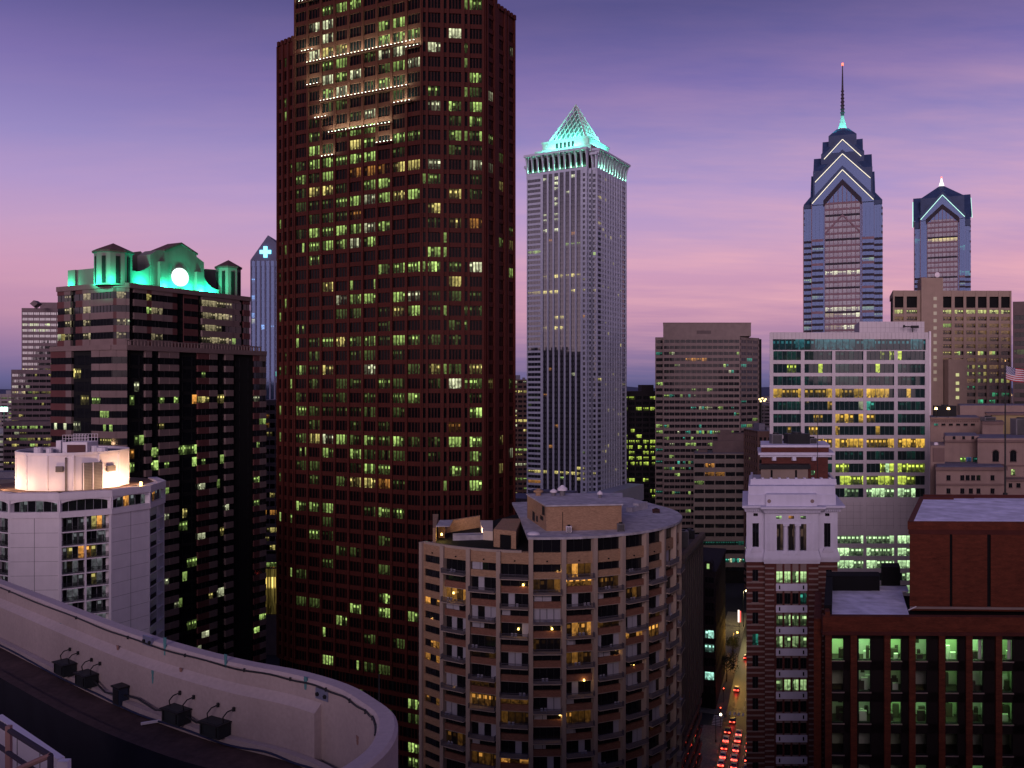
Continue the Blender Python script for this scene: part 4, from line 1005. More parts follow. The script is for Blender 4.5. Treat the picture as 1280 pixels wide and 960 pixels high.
B.build('wall', [DB, BLACK], t); windows(t, W, GL, FRAME)

# low striped concrete block with plant rooms on the roof
t = thing('office_block', (X(905, 475), 482, 0), 'striped concrete office block with dark window bands behind the white crowned tower', 'office building')
SC = stone('striped_concrete', (.20, .165, .15), streak=.08)
B = MB(); W = []; D = 470; f = Fr((X(867, D), D), 0, 13); w = X(946, D) - X(867, D); zt = Z(567, D)
f.box(B, .5, w - .5, -24, -.9, 0, zt - .3, 1); f.box(B, 0, w, -24, -.35, zt - 3.0, zt)
rs = random.Random(46)
def lit_s(ci, k):
    if k == -1: return [s_(OR, .55)] * 2 if ci == 1 else None
    if k == -2: return [s_(OR, .25)] if ci in (1, 2) else None
    if k == -12: return [s_(TE, .8), s_(WH, .9), s_(TE, .5)]
    if k == -14: return [s_(TE, .5)]
    if k == -10: return [s_(TE, .12)]
    return s_(GR, .3) if rs.random() < .05 else None
grid(B, W, f, 0, w, 0, zt, spans(0, w, 6, .5, .5), levels(-23, zt, 4.58, 2.1, zt - 1.7), lit_s, panes=3, pier=-.04)
fr3 = Fr(f.xy(w), 77); grid(B, W, fr3, 0, 24, 0, zt, spans(0, 24, 6, .5, .5), levels(-23, zt, 4.58, 2.1, zt - 1.7), None, panes=2, pier=-.04)
B.build('wall', [SC, BLACK], t); windows(t, W, GL, FRAME)
b = MB(); f.box(b, .5, w - .3, -23.5, -.5, zt - .2, zt + .1); b.build('roof', ROOFM, t)
b = MB(); f.box(b, f.t(891), w - 1.5, -22, -6, zt + .1, Z(551, D + 6)); f.box(b, f.t(897), w - 3, -20, -8, Z(551, D + 6), Z(542, D + 8)); f.box(b, f.t(872), f.t(884), -14, -7, zt + .1, zt + 1.6); f.box(b, f.t(900), f.t(915), -12, -9, Z(542, D + 8), Z(538, D + 8))
b.build('roof_plant', stone('plant_brown', (.12, .085, .085), streak=.05), t)
# ================================================================== beige concrete tower block on the right
BE = stone('beige_concrete', (.30, .22, .175), var=.12, streak=.08); BEW = stone('beige_blind', (.32, .20, .11), streak=.02)
t = thing('office_tower', (X(1190, 400), 415, 0), 'beige concrete office tower with square dark openings along the top and a blank lift shaft', 'office tower')
B = MB(); W = []; Q = MB(); D = 400; f = Fr((X(1116, D), D), 1.5, 22); w = f.t(1264); zt = Z(363, D)
f.box(B, .5, w - .4, -28, -1.2, 0, zt - .4, 1); f.box(B, 0, w, -28, -.35, zt - 2.4, zt)
ce = [(1118, 1129), (1133, 1146), (1178, 1189), (1193, 1204), (1207.5, 1219), (1222, 1233), (1236.5, 1248), (1251, 1262)]
cols = [(f.t(a), f.t(c)) for a, c in ce]
PB = 3.12; ref = Z(389.5, D)
rows = [(za, zb, k) for za, zb, k in levels(2, Z(386, D), PB, 1.7, ref)] + [(Z(384.5, D), Z(370.5, D), 99)]
rs = random.Random(51)
def lit_c2(ci, k):
    if k == 99: return None
    if k == 0: return [s_((.66, .70, .24), rs.uniform(.5, 1)) for _ in range(3)]
    if k == -6: return [s_(YE, .8), s_(GR, .9), None] if ci in (3, 4, 5, 6) else ([s_(YE, .4)] if ci == 2 else None)
    if k == -2 and ci == 2: return [s_(GR, .5)] * 2
    if k < -10: return [s_((.05, .55, .25), rs.uniform(.2, .8)) if rs.random() < .5 else None for _ in range(3)] if rs.random() < .5 else None
    if k < -7 and rs.random() < .3: return [s_(GR, .5), None, s_(YE, .4)]
    return s_((.40, .22, .09), rs.uniform(.22, .36))
grid(B, W, f, 0, w, 0, zt - .01, cols, rows, lit_c2, panes=3, mull=.08, inset=.5, pier=.25)
W = [r for r in W if r[3] < Z(388, D) or r[4] < Z(380, D)]
f.box(B, f.t(1149), f.t(1176), -10, 2.0, 0, Z(347, D - 2)); 
f3 = Fr(f.xy(0, -22), -80); 
f.box(B, f.t(1177), f.t(1200), -1, 6, 0, Z(449, D - 6))
B.build('wall', [BE, BLACK], t); windows(t, W, glass('beige_tower_glass', base=(.02, .016, .014), ior=1.5, ceil=.25), BE, zvis=70)
for i in range(12): b = MB(); z = Z(371 + i * 9.2, D - 2); f.box(b, f.t(1164), f.t(1168), 2.02, 2.12, z - 1.5, z); b.build('shaft_window', emit('shaft_glow', (.32, .24, .10), .45, 'NONE'), t)
for py in (468.5, 479, 487, 497): b = MB(); z = Z(py, D - 6); f.box(b, f.t(1186), f.t(1190), 6.0, 6.1, z - .7, z + .7); b.build('annex_window', emit('annex_glow', (.6, .62, .2), .8, 'NONE'), t)
b = MB(); x, y = f.xy(f.t(1171), 0); z = Z(347, D - 2)
b.tube([(x, y, z), (x, y, z + 1.2)], .15, 6)
for i in range(6):
    r0, r1 = i * .2, (i + 1) * .2
    for q in range(12):
        a0, a1 = q * math.pi / 6, (q + 1) * math.pi / 6
        P = lambda r, a: (x + r * math.cos(a), y - .9 + .25 * r * r, z + 1.5 + r * math.sin(a))
        b.face([P(r0, a0), P(r1, a0), P(r1, a1), P(r0, a1)])
b.build('satellite_dish', WHT, t)

# dark banded block cut by the right edge
t = thing('office_tower', (X(1285, 330), 340, 0), 'dark banded office tower cut off by the right edge of the picture', 'office tower')
B = MB(); W = []; D = 330; f = Fr((X(1266, D), D), -14, 16); w = 26; zt = Z(377, D)
f.box(B, .5, w, -25, -.9, 0, zt - .3, 1); f.box(B, 0, w, -25, -.35, zt - 4.5, zt)
grid(B, W, f, 0, w, 0, zt - 3, spans(0, w, 6, .5, .3), levels(2, zt - 3, 3.2, 1.8, zt - 6), rnd_lit(.12, (GR, TE), seed=77, lo=.1, hi=.5, n=2), panes=2, pier=-.03)
B.build('wall', [stone('dark_brown_concrete', (.12, .085, .085), streak=.05), BLACK], t); windows(t, W, GL, FRAME, zvis=60)

# ================================================================== pale gridded office block
PG = stone('pale_panels', (.54, .49, .51), var=.08, scale=.3, streak=.07); PGL = glass('teal_glass', base=(.012, .03, .032), ior=1.75, rough=.05)
PJ = stone('pale_joint', (.22, .19, .21))
t = thing('office_block', (X(1060, 252), 265, 0), 'pale gridded office block with five wide bays, gold and bright green lit storeys', 'office building')
B = MB(); W = []; D = 252; f = Fr((X(962, D), D), 0, 16.2); w = f.t(1161); zt = Z(415.5, D)
zb1, zb2 = Z(625.5, D), Z(665.5, D)
bays = [(966.5, 1001), (1005.5, 1040), (1044, 1079), (1083, 1117.5), (1122, 1156)]
cols = [(f.t(a), f.t(c)) for a, c in bays]
ys = [444.5, 460.5, 476, 491.5, 507.3, 523, 538.2, 554, 569.5, 585, 600.5, 616]
rows = sorted([(Z(y + 5.6, D), Z(y - 5.6, D), i) for i, y in enumerate(ys)])
ys2 = [674.5, 690, 705.5, 721, 736.5, 752, 767.5, 783, 798.5, 814]
rows2 = sorted([(Z(y + 5, D), Z(y - 5, D), 20 + i) for i, y in enumerate(ys2)])
gld = (.80, .46, .06); yg = (.66, .82, .10); wg = (.55, .85, .42)
rs = random.Random(61); N_ = None
def row_of(c, lo=.55, hi=1.1, p=.93): return [s_(c, rs.uniform(lo, hi)) if rs.random() < p else N_ for _ in range(6)]
LP = {(0, 3): [N_, N_, N_, s_(yg, .2), N_, s_(yg, .6)], (0, 4): [s_(yg, 1.1), N_, N_, N_, N_, N_], (1, 0): [N_, N_, N_, s_(yg, .8), s_(yg, .6), N_], (1, 1): [N_, N_, N_, s_(yg, .7), N_, N_], (1, 3): [N_, N_, s_(yg, .9), N_, N_, N_],
      (3, 0): row_of(gld, .35, .8), (3, 1): row_of(gld, .3, .6), (3, 2): row_of(gld, .25, .5), (3, 3): row_of(gld, .6, 1.2)[:5] + [N_], (3, 4): [N_, N_, s_(gld, .8), N_, N_, N_],
      (4, 1): [N_, N_, N_, N_, N_, s_(gld, .35)], (4, 2): [N_, N_, N_, N_, N_, s_(WH, .3)], (4, 3): [s_(TE, .5), s_(TE, .5), N_, N_, N_, N_], (5, 1): [N_, N_, s_(gld, .5), s_(gld, .4), N_, N_], (5, 2): row_of(gld, .7, 1.1), (5, 3): row_of(gld, .7, 1.0)[:3] + [N_] * 3,
      (6, 0): [N_, N_, N_, s_(gld, .35), N_, N_], (6, 1): [N_, s_(gld, .9), s_(gld, 1.0), N_, N_, N_], (6, 2): [s_(gld, .5)] + [N_] * 5, (6, 3): [N_, N_, s_(gld, .5), N_, N_, N_],
      (7, 1): [N_, s_(gld, .7)] + row_of(gld)[:4], (7, 2): row_of(gld, .8, 1.15), (7, 3): row_of(gld, .8, 1.15), (7, 4): row_of(gld, .8, 1.15),
      (9, 2): [s_(yg, 1.1), s_(yg, 1.1), s_(yg, .9), N_, N_, N_], (9, 3): [N_, N_, N_, s_(yg, 1), s_(wg, 1), s_(yg, .9)], (9, 4): row_of(yg, .7, 1.1, 1),
      (10, 2): [N_] + row_of(yg, .7, 1.15, 1)[:5], (10, 3): row_of(yg, .5, 1.1), (10, 4): row_of(yg, .6, 1.1, 1)[:4] + [N_, N_],
      (11, 2): [N_, N_, s_(wg, .35), s_(wg, .3), s_(wg, .25), N_], (11, 3): row_of(wg, .9, 1.3, 1), (11, 4): row_of(wg, .9, 1.2, 1)[:4] + [N_, N_]}
def lit_g(ci, k):
    if k >= 20: return row_of(wg, .8, 1.3, 1) if k < 23 else row_of(wg, .3, .9, .6)
    return LP.get((k, ci), [s_(TE, .035) if rs.random() < .5 else N_ for _ in range(6)])
zc = Z(433, D)
grid(B, W, f, 0, w, 0, Z(437.5, D), cols, rows2 + rows, lit_g, panes=6, mull=.12, inset=.4, pier=.12)
f.box(B, .6, w - .6, -22, -1.4, 0, zt - 1, 1)
# glazed top storey under the parapet and penthouse
W2 = [(f, .9, w - .9, Z(437, D), Z(424, D), -.5, [s_((.04, .22, .26), .35)] * 24, 24, .12)]
f.box(B, 0, w, -22, -.05, Z(424, D), zt); f.box(B, 0, .9, -1.5, .1, Z(437.5, D), Z(424, D)); f.box(B, w - .9, w, -1.5, .1, Z(437.5, D), Z(424, D))
f.box(B, f.t(1077), w - .2, -22, -6, zt, Z(402, D + 6))
f.box(B, w, w + .5, -1.2, .3, 0, zt + .3, 2)
frr = Fr(f.xy(w), 73.8); frr.box(B, 0.8, 22, -.9, -.2, 0, zt, 0)
J = MB()
u = .0
while u < w: f.box(J, u, u + .04, -.02, -.04 + .06, Z(423.5, D), zt - .05); u += 1.05
z = zb2
for py in (632, 640, 648, 657): f.box(J, .1, w - .1, -.05, .008, Z(py, D), Z(py, D) + .05)
u = 1.0
while u < w: f.box(J, u, u + .05, -.05, .010, zb2 + 1, zb1 - .5); u += 1.9
fpen = Fr(f.xy(f.t(1077), -6), 0, 16.2); wp = w - .2 - f.t(1077)
u = 1.0
while u < wp: fpen.box(J, u, u + .05, -.02, .02, zt + .1, Z(402, D + 6) - .05); u += 1.3
for py in (408,): fpen.box(J, 0, wp, -.02, .022, Z(py, D), Z(py, D) + .05)
B.merge(J, 3); B.build('wall', [PG, BLACK, WHT, PJ], t)
windows(t, W + W2, PGL, stone('teal_mullion', (.10, .12, .12)), zvis=26)
b = MB(); f.box(b, .3, w - .3, -21.8, -5.95 if 0 else -.4, zt - .5, zt + .05); b.build('roof', ROOFM, t)
dv = thing('window_cleaning_davit', (X(1141, 255), 255, zt), 'dark window cleaning davit on the roof edge before the pale penthouse', 'davit')
b = MB(); x, y = X(1141, 255), 255; b.tube([(x, y, zt), (x, y, zt + 1.9)], .12, 6); b.build('post', FRAME, dv)
b = MB(); b.tube([(X(1130, 255), y, zt + 1.9), (X(1146, 255), y, zt + 1.75)], .16, 6); b.box3(X(1139, 255), X(1148, 255), y - .3, y + .3, zt + 1.4, zt + 2.15); b.box3(X(1129, 255), X(1131, 255), y - .2, y + .2, zt + 1.6, zt + 2.3); b.build('boom', FRAME, dv)

# ================================================================== old beige masonry building, several blocks
OB = stone('old_beige_stone', (.30, .21, .18), var=.2, streak=.12); OBD = stone('old_trim', (.20, .13, .115), streak=.1); YW = stone('yellow_render', (.34, .26, .13), streak=.05)
t = thing('masonry_building', (X(1230, 175), 185, 0), 'old beige stone building with stepped roofs, cornices and arched windows', 'building')
B = MB(); W = []; G2 = glass('sash_glass')
def blk(f, u0, u1, d, z0, z1, mat=0): f.box(B, u0, u1, -d, 0, z0, z1, mat)
D = 165; f = Fr((X(1170, D), D), 0, 25); w = f.t(1256)
blk(f, 0, w, 14, 0, Z(586, D)); f.box(B, -.3, w + .3, -14, .45, Z(588, D), Z(584, D), 1); f.box(B, -.1, w + .1, -14, .25, Z(607, D), Z(604.5, D), 1)
def win(f, px, y0, y1, wpx, c=None, n=1, arch=False):
    u = f.t(px); D_ = f.D(u); hw = wpx / 2 / F * D_
    f.box(B, u - hw - .12, u + hw + .12, -.1, .09, Z(y1, D_) - .14, Z(y1, D_), 1)
    W.append((f, u - hw, u + hw, Z(y1, D_), Z(y0, D_), .03, c, max(n, 2), .06))
    if arch:
        b = [(u + hw * math.cos(a * math.pi / 8), Z(y0, D_) + hw * math.sin(a * math.pi / 8)) for a in range(9)]
        f.poly(B, b, .0, .035, 2); f.poly(B, [(u + (hw + .22) * math.cos(a * math.pi / 8), Z(y0, D_) + (hw + .22) * math.sin(a * math.pi / 8)) for a in range(9)] , -.1, .015, 1)
for px in (1185.5, 1240.5): win(f, px, 594, 600.5, 5)
for px in (1202.8, 1209.5, 1216.3, 1223): win(f, px, 594, 600.5, 5)
for px in (1185.5, 1202.8, 1213.5, 1223, 1240.5): win(f, px, 610.5, 617, 5)
fB = Fr((X(1181, 176), 176), 0, 25); blk(fB, 0, fB.t(1224), 12, 0, Z(545, 176)); fB.box(B, -.1, fB.t(1224), -12, .4, Z(553, 176), Z(550.5, 176), 1)
for px in (1192.5, 1204.5, 1216): win(fB, px, 544.5 + .8, 549, 3.4)
for px, c in ((1203.5, s_((.45, .85, .15), 1.1)), (1211, s_((.1, .2, .5), .3)), (1219, s_(TE, .25))): win(fB, px, 571.5, 578, 6, c, 1)
f4 = Fr((X(1163, 172), 172), 0, 25); blk(f4, 0, f4.t(1181), 12, 0, Z(557, 172), 0); f4.box(B, f4.t(1166), f4.t(1180), 0, .2, Z(577, 172), Z(560, 172), 1)
fC2 = Fr((X(1222, 172), 172), 0, 26); wC2 = fC2.t(1310); blk(fC2, 0, wC2, 14, 0, Z(548, 172)); fC2.box(B, -.2, wC2, -14, .4, Z(553, 172), Z(550, 172), 1); fC2.box(B, -.05, wC2, -2, .2, Z(583, 172), Z(581, 172), 1)
for px in (1244.5, 1266.5): win(fC2, px, 566.5, 577, 8, None, 2, True)
win(fC2, 1266.5, 586.5, 594, 5, s_((.55, .75, .25), 1.0), 2)
fD = Fr((X(1257, 166), 166), 0); blk(fD, 0, fD.t(1310), 10, 0, Z(600, 166)); fD.box(B, -.1, fD.t(1310), -2, .35, Z(601.5, 166), Z(599, 166), 1); win(fD, 1263, 604, 609.5, 4.5); win(fD, 1273, 604, 609.5, 5)
fE = Fr((X(1228, 188), 188), 0, 27); blk(fE, 0, fE.t(1254), 8, 0, Z(528, 188)); fE.box(B, -.1, fE.t(1254) + .1, -8, .2, Z(531, 188), Z(527, 188), 1)
fF = Fr((X(1240, 200), 200), 0, 27); blk(fF, 0, fF.t(1320), 10, 0, Z(519, 200), 3); fF.box(B, -1.4, fF.t(1320), -10, .3, Z(519, 200), Z(516.5, 200), 1)
fG = Fr((X(1163, 205), 205), 0, 25); blk(fG, 0, fG.t(1225), 16, 0, Z(523, 205)); fG.box(B, -.1, fG.t(1225), -16, .3, Z(524.5, 205), Z(522, 205), 1)
for i in range(6): win(fG, 1170 + i * 9.2, 529.5, 532, 5, s_(TE, .35) if i == 0 else None)
for i in range(22): fG.box(B, .3 + i * .5, .55 + i * .5, 0, .2, Z(527.5, 205), Z(525.5, 205), 1)
fH = Fr((X(1200, 222), 222), 0, 25); blk(fH, 0, fH.t(1320), 20, 0, Z(507, 222))
B.build('wall', [OB, OBD, BLACK, YW], t); windows(t, W, G2, FRAME, zvis=40)
for f_, a, c, d, z in ((f, .2, w - .2, 13.8, Z(584, 165)), (fB, .2, fB.t(1223), 11.8, Z(545, 176)), (fC2, .2, wC2, 13.8, Z(548, 172)), (fG, .2, fG.t(1224), 15.8, Z(522, 205)), (fH, .2, fH.t(1310), 19.8, Z(507, 222))): b = MB(); f_.box(b, a, c, -d, -.2, z - .2, z + .07); b.build('roof', ROOFM, t)
ROOFW = stone('weathered_metal', (.16, .15, .16), rough=.5)
def hvac(x, y, z, w, d, h, label, name='rooftop_unit', cat='rooftop unit', mat=None, group=None):
    a = thing(name, (x, y, z), label, cat, group)
    b = MB(); b.box3(x - w / 2, x + w / 2, y - d / 2, y + d / 2, z + .15, z + h); b.build('casing', mat or ROOFW, a)
    b = MB()
    n = max(3, int(h / .22))
    for i in range(n): b.box3(x - w * .42, x + w * .42, y - d / 2 - .05, y - d / 2 - .005, z + .25 + i * (h - .35) / n, z + .25 + i * (h - .35) / n + .1)
    b.build('louvre', FRAME, a)
    b = MB(); b.cyl(x, y, z + h, z + h + .25, min(w, d) * .32, 12); b.build('fan', FRAME, a)
    b = MB()
    for sx in (-1, 1):
        for sy in (-1, 1): b.box3(x + sx * w * .42 - .08, x + sx * w * .42 + .08, y + sy * d * .42 - .08, y + sy * d * .42 + .08, z - .02, z + .15)
    b.build('feet', FRAME, a)
    return a
hvac(X(1272, 185), 184, Z(548, 185), 3.0, 2.2, 4.2, 'tall grey cooling unit on the beige roof by the yellow wall', mat=ROOFW)
hvac(X(1238, 190), 191, Z(527, 190), 2.4, 2, 1.0, 'low dark duct unit on the small stepped roof block')
hvac(X(1186, 210), 212, Z(522, 210), 4.5, 2.4, 2.8, 'dark steel plant frame on the beige roof between two lamps', mat=FRAME)
for px, py, lb in ((1170, 510.5, 'left warm lamp on a short post on the beige roof'), (1185.5, 510.5, 'right warm lamp on a short post on the beige roof')):
    D = 204.5; z = Z(py, D); a = thing('roof_lamp', (X(px, D), D, Z(522, D)), lb, 'lamp')
    b = MB(); b.tube([(X(px, D), D, Z(522, D)), (X(px, D), D, z - .2)], .06, 5); b.build('post', FRAME, a)
    b = MB(); b.cyl(X(px, D), D, z - .25, z + .25, .38, 8, r2=.22); b.build('lamp_head', emit('warm_globe', (1, .62, .2), 6, 'NONE'), a)
    light('POINT', (X(px, D), D - .6, z), 120, WARM, a, size=.3)
b = MB(); D = 168
for px, r_ in ((1170, .5), (1231, .45)): b.cyl(X(px, D + 6), D + 6, Z(560, D + 6), Z(553, D + 6), r_, 10, r2=r_ * .7)
tag(b.build('roof_ventilator', WHT), 'small pale domed ventilator on the low beige roof', 'ventilator')

# flag and pole
D = 160
t = thing('flagpole', (X(1256.5, D), D, Z(617, D)), 'tall dark flagpole before the old beige building', 'flagpole')
b = MB(); b.tube([(X(1256.5, D), D, Z(619, D)), (X(1256.5, D), D, Z(452, D))], [.17, .09], 8); b.build('pole', FRAME, t)
b = MB(); b.cyl(X(1256.5, D), D, Z(452, D), Z(450, D), .2, 8); b.build('finial', stone('brass', (.4, .28, .1), rough=.3, metallic=1), t)
b = MB(); b.cyl(X(1256.5, D), D, Z(621, D), Z(616, D), .4, 8); b.build('base', FRAME, t)
fx, fz0, fz1 = X(1257.5, D), Z(474, D), Z(457, D)
b = MB(); nx = 30; Lf = 4.9; Hf = fz1 - fz0
def fp(i, j):
    s = i / nx; y = D + .42 * math.sin(s * 7.5 + j * .04) * s ** .5 + s * .8
    return (fx + s * Lf * .93, y, fz0 + j * Hf / 13 - s * 1.0 - .22 * math.sin(s * 6) * s)
for i in range(nx):
    for j in range(13):
        m = 0 if j % 2 == 0 else 1
        if i < 12 and j >= 6: m = 2
        b.face([fp(i, j), fp(i + 1, j), fp(i + 1, j + 1), fp(i, j + 1)], m)
for r in range(9):
    for c in range(6 if r % 2 == 0 else 5):
        i = .8 + c * 2.0 + (0 if r % 2 == 0 else 1.0); j = 6.5 + r * .76
        p = Vector(fp(i, j)); s = .085
        b.face([(p.x - s, p.y - .03, p.z), (p.x, p.y - .03, p.z - s), (p.x + s, p.y - .03, p.z), (p.x, p.y - .03, p.z + s)], 1)
fl_ = b.build('flag', [stone('flag_red', (.42, .03, .04), streak=0, var=.05), stone('flag_white', (.7, .66, .68), streak=0, var=.05), stone('flag_blue', (.03, .04, .17), streak=0, var=.05)], smooth=True)
tag(fl_, 'striped red, white and blue flag with white stars flying from the pole', 'flag')

# ================================================================== classical tower with white terracotta crown
TC = stone('white_terracotta', (.66, .63, .74), var=.08, scale=.5, streak=.1); BK = stone('dark_red_brick', (.11, .035, .028), var=.25, scale=.5, streak=.06, sz=5, fine=2); STB = stone('stone_band', (.26, .19, .17), streak=.05)
t = thing('masonry_building', (X(990, 140), 148, 0), 'old red brick tower striped with pale bands under a white columned crown', 'building')
B = MB(); W = []
D = 140; zc0 = Z(703, D - 1); zc1 = Z(641, D - 1)
f = Fr((X(933, D), D), 0, 15.5); w = f.t(1047); fm = Fr((X(956, D - 1.4), D - 1.4), 0, 15.5); wm = fm.t(1023)
dp = 18
f.box(B, .4, w - .4, -dp + .4, -.9, 0, zc0, 3); f.box(B, .3, w - .3, -dp, -.7, zc0 - .2, zc1 + 4, 0)
# shaft
PT = 3.38; ref = Z(719, D)
rows = levels(-22, zc0 - .4, PT, 1.75, ref)
gx = [fm.t(p) for p in (970.5, 978, 980.5, 988, 990.5, 998, 1000.5, 1008)]
rs = random.Random(81)
LT = {0: [.9, .9, .85, 1], -1: [0, 0, 0, .6], -2: [.5, .8, .8, .7], -3: [.8, .9, .35, .8], -4: [0, 0, 0, 0], -5: [.5, .6, .6, .6]}
TG = (.52, .80, .34)
def lit_t(ci, k): v = LT.get(k, [0] * 4)[ci]; return s_(TG if not (k == -1) else TE, v) if v else None
fm.box(B, 0, wm, -3, -.75, 0, zc0, 3)
grid(B, W, fm, gx[0] - .3, gx[-1] + .3, 0, zc0, [(gx[i], gx[i + 1]) for i in (0, 2, 4, 6)], rows, lit_t, panes=2, mull=.07, inset=.3, pier=.02, ms=2, mp=1)
for (a, e) in ((0, gx[0] - .3), (gx[-1] + .3, wm)): fm.box(B, a, e, -1, 0, 0, zc0, 1)
for za, zb, k in rows[:]:
    fm.box(B, gx[0] - .1, gx[-1] + .1, -.2, .12, za - 1.25, za - .15, 0)          # white spandrel plate with dark slots
    for u in (gx[0] + .35, gx[-1] - .6): fm.box(B, u, u + .22, .1, .135, za - 1.0, za - .4, 3)
z = zc0 - .7
while z > -22:
    for a, e in ((0.02, gx[0] - .35), (gx[-1] + .35, wm - .02)): fm.box(B, a, e, -.1, .05, z - .26, z, 2)
    z -= .84
for s, (a, e) in enumerate(((0, f.t(957)), (f.t(1022), w))):
    f.box(B, a, e, -1, 0, 0, zc0, 1)
    z = zc0 - .7
    while z > -22: f.box(B, a + .02, e - .02, -.1, .05, z - .26, z, 2); z -= .84
    for za, zb, k in rows:
        u = f.t(944 if s == 0 else 1036); W.append((f, u - .45, u + .45, za, zb, .07, s_(TE, .3) if (k == -3 and s == 0) else None, 2, .06)); f.box(B, u - .6, u + .6, -.1, .1, za - .18, za, 2)
fL2 = Fr(f.xy(0, -dp), -105.5); fL2.box(B, 0, dp, -.5, 0, 0, zc0, 1)
fR2 = Fr(f.xy(w), 74.5); fR2.box(B, 0, dp, -.5, 0, 0, zc0, 1)
# crown: flared base, pilasters, tall windows, cornice
def belt(z0, z1, o0, o1, mat=0):
    p0 = [f.xy(-o0, o0), fm.xy(-o0, 0) if 0 else f.xy(f.t(956) - o0, o0), fm.xy(-o0, o0), fm.xy(wm + o0, o0), f.xy(f.t(1023) + o0, o0), f.xy(w + o0, o0), f.xy(w + o0, -dp - o0), f.xy(-o0, -dp - o0)]
    p1 = [f.xy(-o1, o1), f.xy(f.t(956) - o1, o1), fm.xy(-o1, o1), fm.xy(wm + o1, o1), f.xy(f.t(1023) + o1, o1), f.xy(w + o1, o1), f.xy(w + o1, -dp - o1), f.xy(-o1, -dp - o1)]
    B.hexa([(x, y, z0) for x, y in p0], [(x, y, z1) for x, y in p1], mat)
belt(zc0 - .1, zc0 + .5, .15, .3); belt(zc0 + .5, zc0 + .8, .3, .3); belt(zc0 + .8, zc0 + 1.9, .28, .02)
for (a, e) in ((956, 971), (1008, 1023)): fm.box(B, fm.t(a), fm.t(e), -1, .0, zc0 + 1.8, zc1, 0)
fm.box(B, fm.t(958.5), fm.t(962), -.5, .14, zc0 + 2, zc1 - 1.4, 0); fm.box(B, fm.t(965), fm.t(968), -.5, .14, zc0 + 2, zc1 - 1.4, 0); fm.box(B, fm.t(1010.5), fm.t(1013.5), -.5, .14, zc0 + 2, zc1 - 1.4, 0); fm.box(B, fm.t(1017), fm.t(1020.5), -.5, .14, zc0 + 2, zc1 - 1.4, 0)
ws = [(971, 978.5), (986, 993), (1001, 1008)]
zw0, zw1 = zc0 + 1.2, Z(655, D - 1.4)
fm.box(B, fm.t(970.5), fm.t(1008.5), -1.0, -.02, zw1, zc1, 0); fm.box(B, fm.t(970.5), fm.t(1008.5), -1, .0, zc0 + .4, zw0, 0)
for a, e in ws: W.append((fm, fm.t(a), fm.t(e), zw0, zw1 + .02, -.55, [s_((.12, .07, .05), .35)], 2, .06))
for a, e in ((978.5, 986), (993, 1001)):
    u = (fm.t(a) + fm.t(e)) / 2; x, y = fm.xy(u, -.25); B.cyl(x, y, zw0, zw1, .40, 10, 0, r2=.34); fm.box(B, u - .48, u + .48, -.7, .2, zw0 - .05, zw0 + .3, 0); fm.box(B, u - .48, u + .48, -.7, .2, zw1 - .3, zw1 + .05, 0)
for px, c in ((973.5, s_(TG, .8)), (989, s_(OR, .5)), (1004, s_(TG, .5))): u = fm.t(px); W.append((fm, u - .42, u + .42, Z(648.5, D - 1.4), Z(644.8, D - 1.4), .03, c, 2, .05))
for a, e, wn in ((933, 957, 944.5), (1022, 1047, 1034)):
    f.box(B, f.t(a), f.t(e), -.9, 0, zc0 + 1.8, zc1, 0); u = f.t(wn)
    W.append((f, u - .5, u + .5, Z(683.5, D), Z(654, D), .03, None, 2, .06)); W.append((f, u - .35, u + .35, Z(645, D), Z(641.5, D), .03, None, 2, .05))
    x, y = f.xy(u, .1)
    f.poly(B, [(u + .72 * math.cos(q * math.pi / 8), Z(688, D) + .62 * math.sin(q * math.pi / 8)) for q in range(9)], 0, .4, 0)
    f.box(B, u - .85, u + .85, 0, .3, Z(690, D), Z(688, D), 0)
belt(zc1, zc1 + .35, .06, .1); belt(zc1 + .35, zc1 + .75, .35, .8); belt(zc1 + .75, zc1 + 1.05, .9, .9)
n = 34
for i in range(n): u = -.2 + i * (wm + .4) / n; fm.box(B, u, u + .16, 0, .62, zc1 + .1, zc1 + .42, 0)
for fx_, a, e in ((f, -.3, f.t(955)), (f, f.t(1024), w + .3)):
    u = a
    while u < e: fx_.box(B, u, u + .16, 0, .62, zc1 + .1, zc1 + .42, 0); u += .33
# attic with roundels
za0, za1 = zc1 + 1.05, Z(619, D)
f.box(B, .25, w - .25, -dp + .4, -.25, za0, za1, 0); fm.box(B, .2, wm - .2, -3, -.3, za0, za1 + .25, 0)
for px in (961.5, 1015.5):
    u = fm.t(px); x, y = fm.xy(u, -.3)
    ring = [(u + .45 * math.cos(q * math.pi / 9), (za0 + za1) / 2 + .45 * math.sin(q * math.pi / 9)) for q in range(18)]; fm.poly(B, ring, -.32, -.2, 2 if 0 else 0)
    ring = [(u + .3 * math.cos(q * math.pi / 9), (za0 + za1) / 2 + .3 * math.sin(q * math.pi / 9)) for q in range(18)]; fm.poly(B, ring, -.2, -.17, 2)
# upper brick storey and balustrade
D2 = 143; f5 = Fr((X(941, D2), D2), 0, 15.5); w5 = f5.t(1041); z5 = Z(606, D2)
f5.box(B, 0, w5, -13, 0, za1 - 1, z5, 1)
for px in (958.5, 977.5, 1002.5, 1021): u = f5.t(px); W.append((f5, u - .48, u + .48, Z(621, D2), Z(614.5, D2), .04, s_((.75, .95, .6), 1.0), 2, .06))
f5.box(B, -.5, w5 + .5, -13, .35, z5, z5 + .35, 0); f5.box(B, -.45, w5 + .45, -.3, .3, z5 + .35, Z(598.5, D2), 0)
u = 0
while u < w5: f5.box(B, u, u + .35, -.35, .4, Z(598.5, D2), Z(597, D2), 0); u += 1.35
for s in (-.4, w5 + .05): f5.box(B, s, s + .35, -13, -.3, z5 + .35, Z(600, D2), 0)
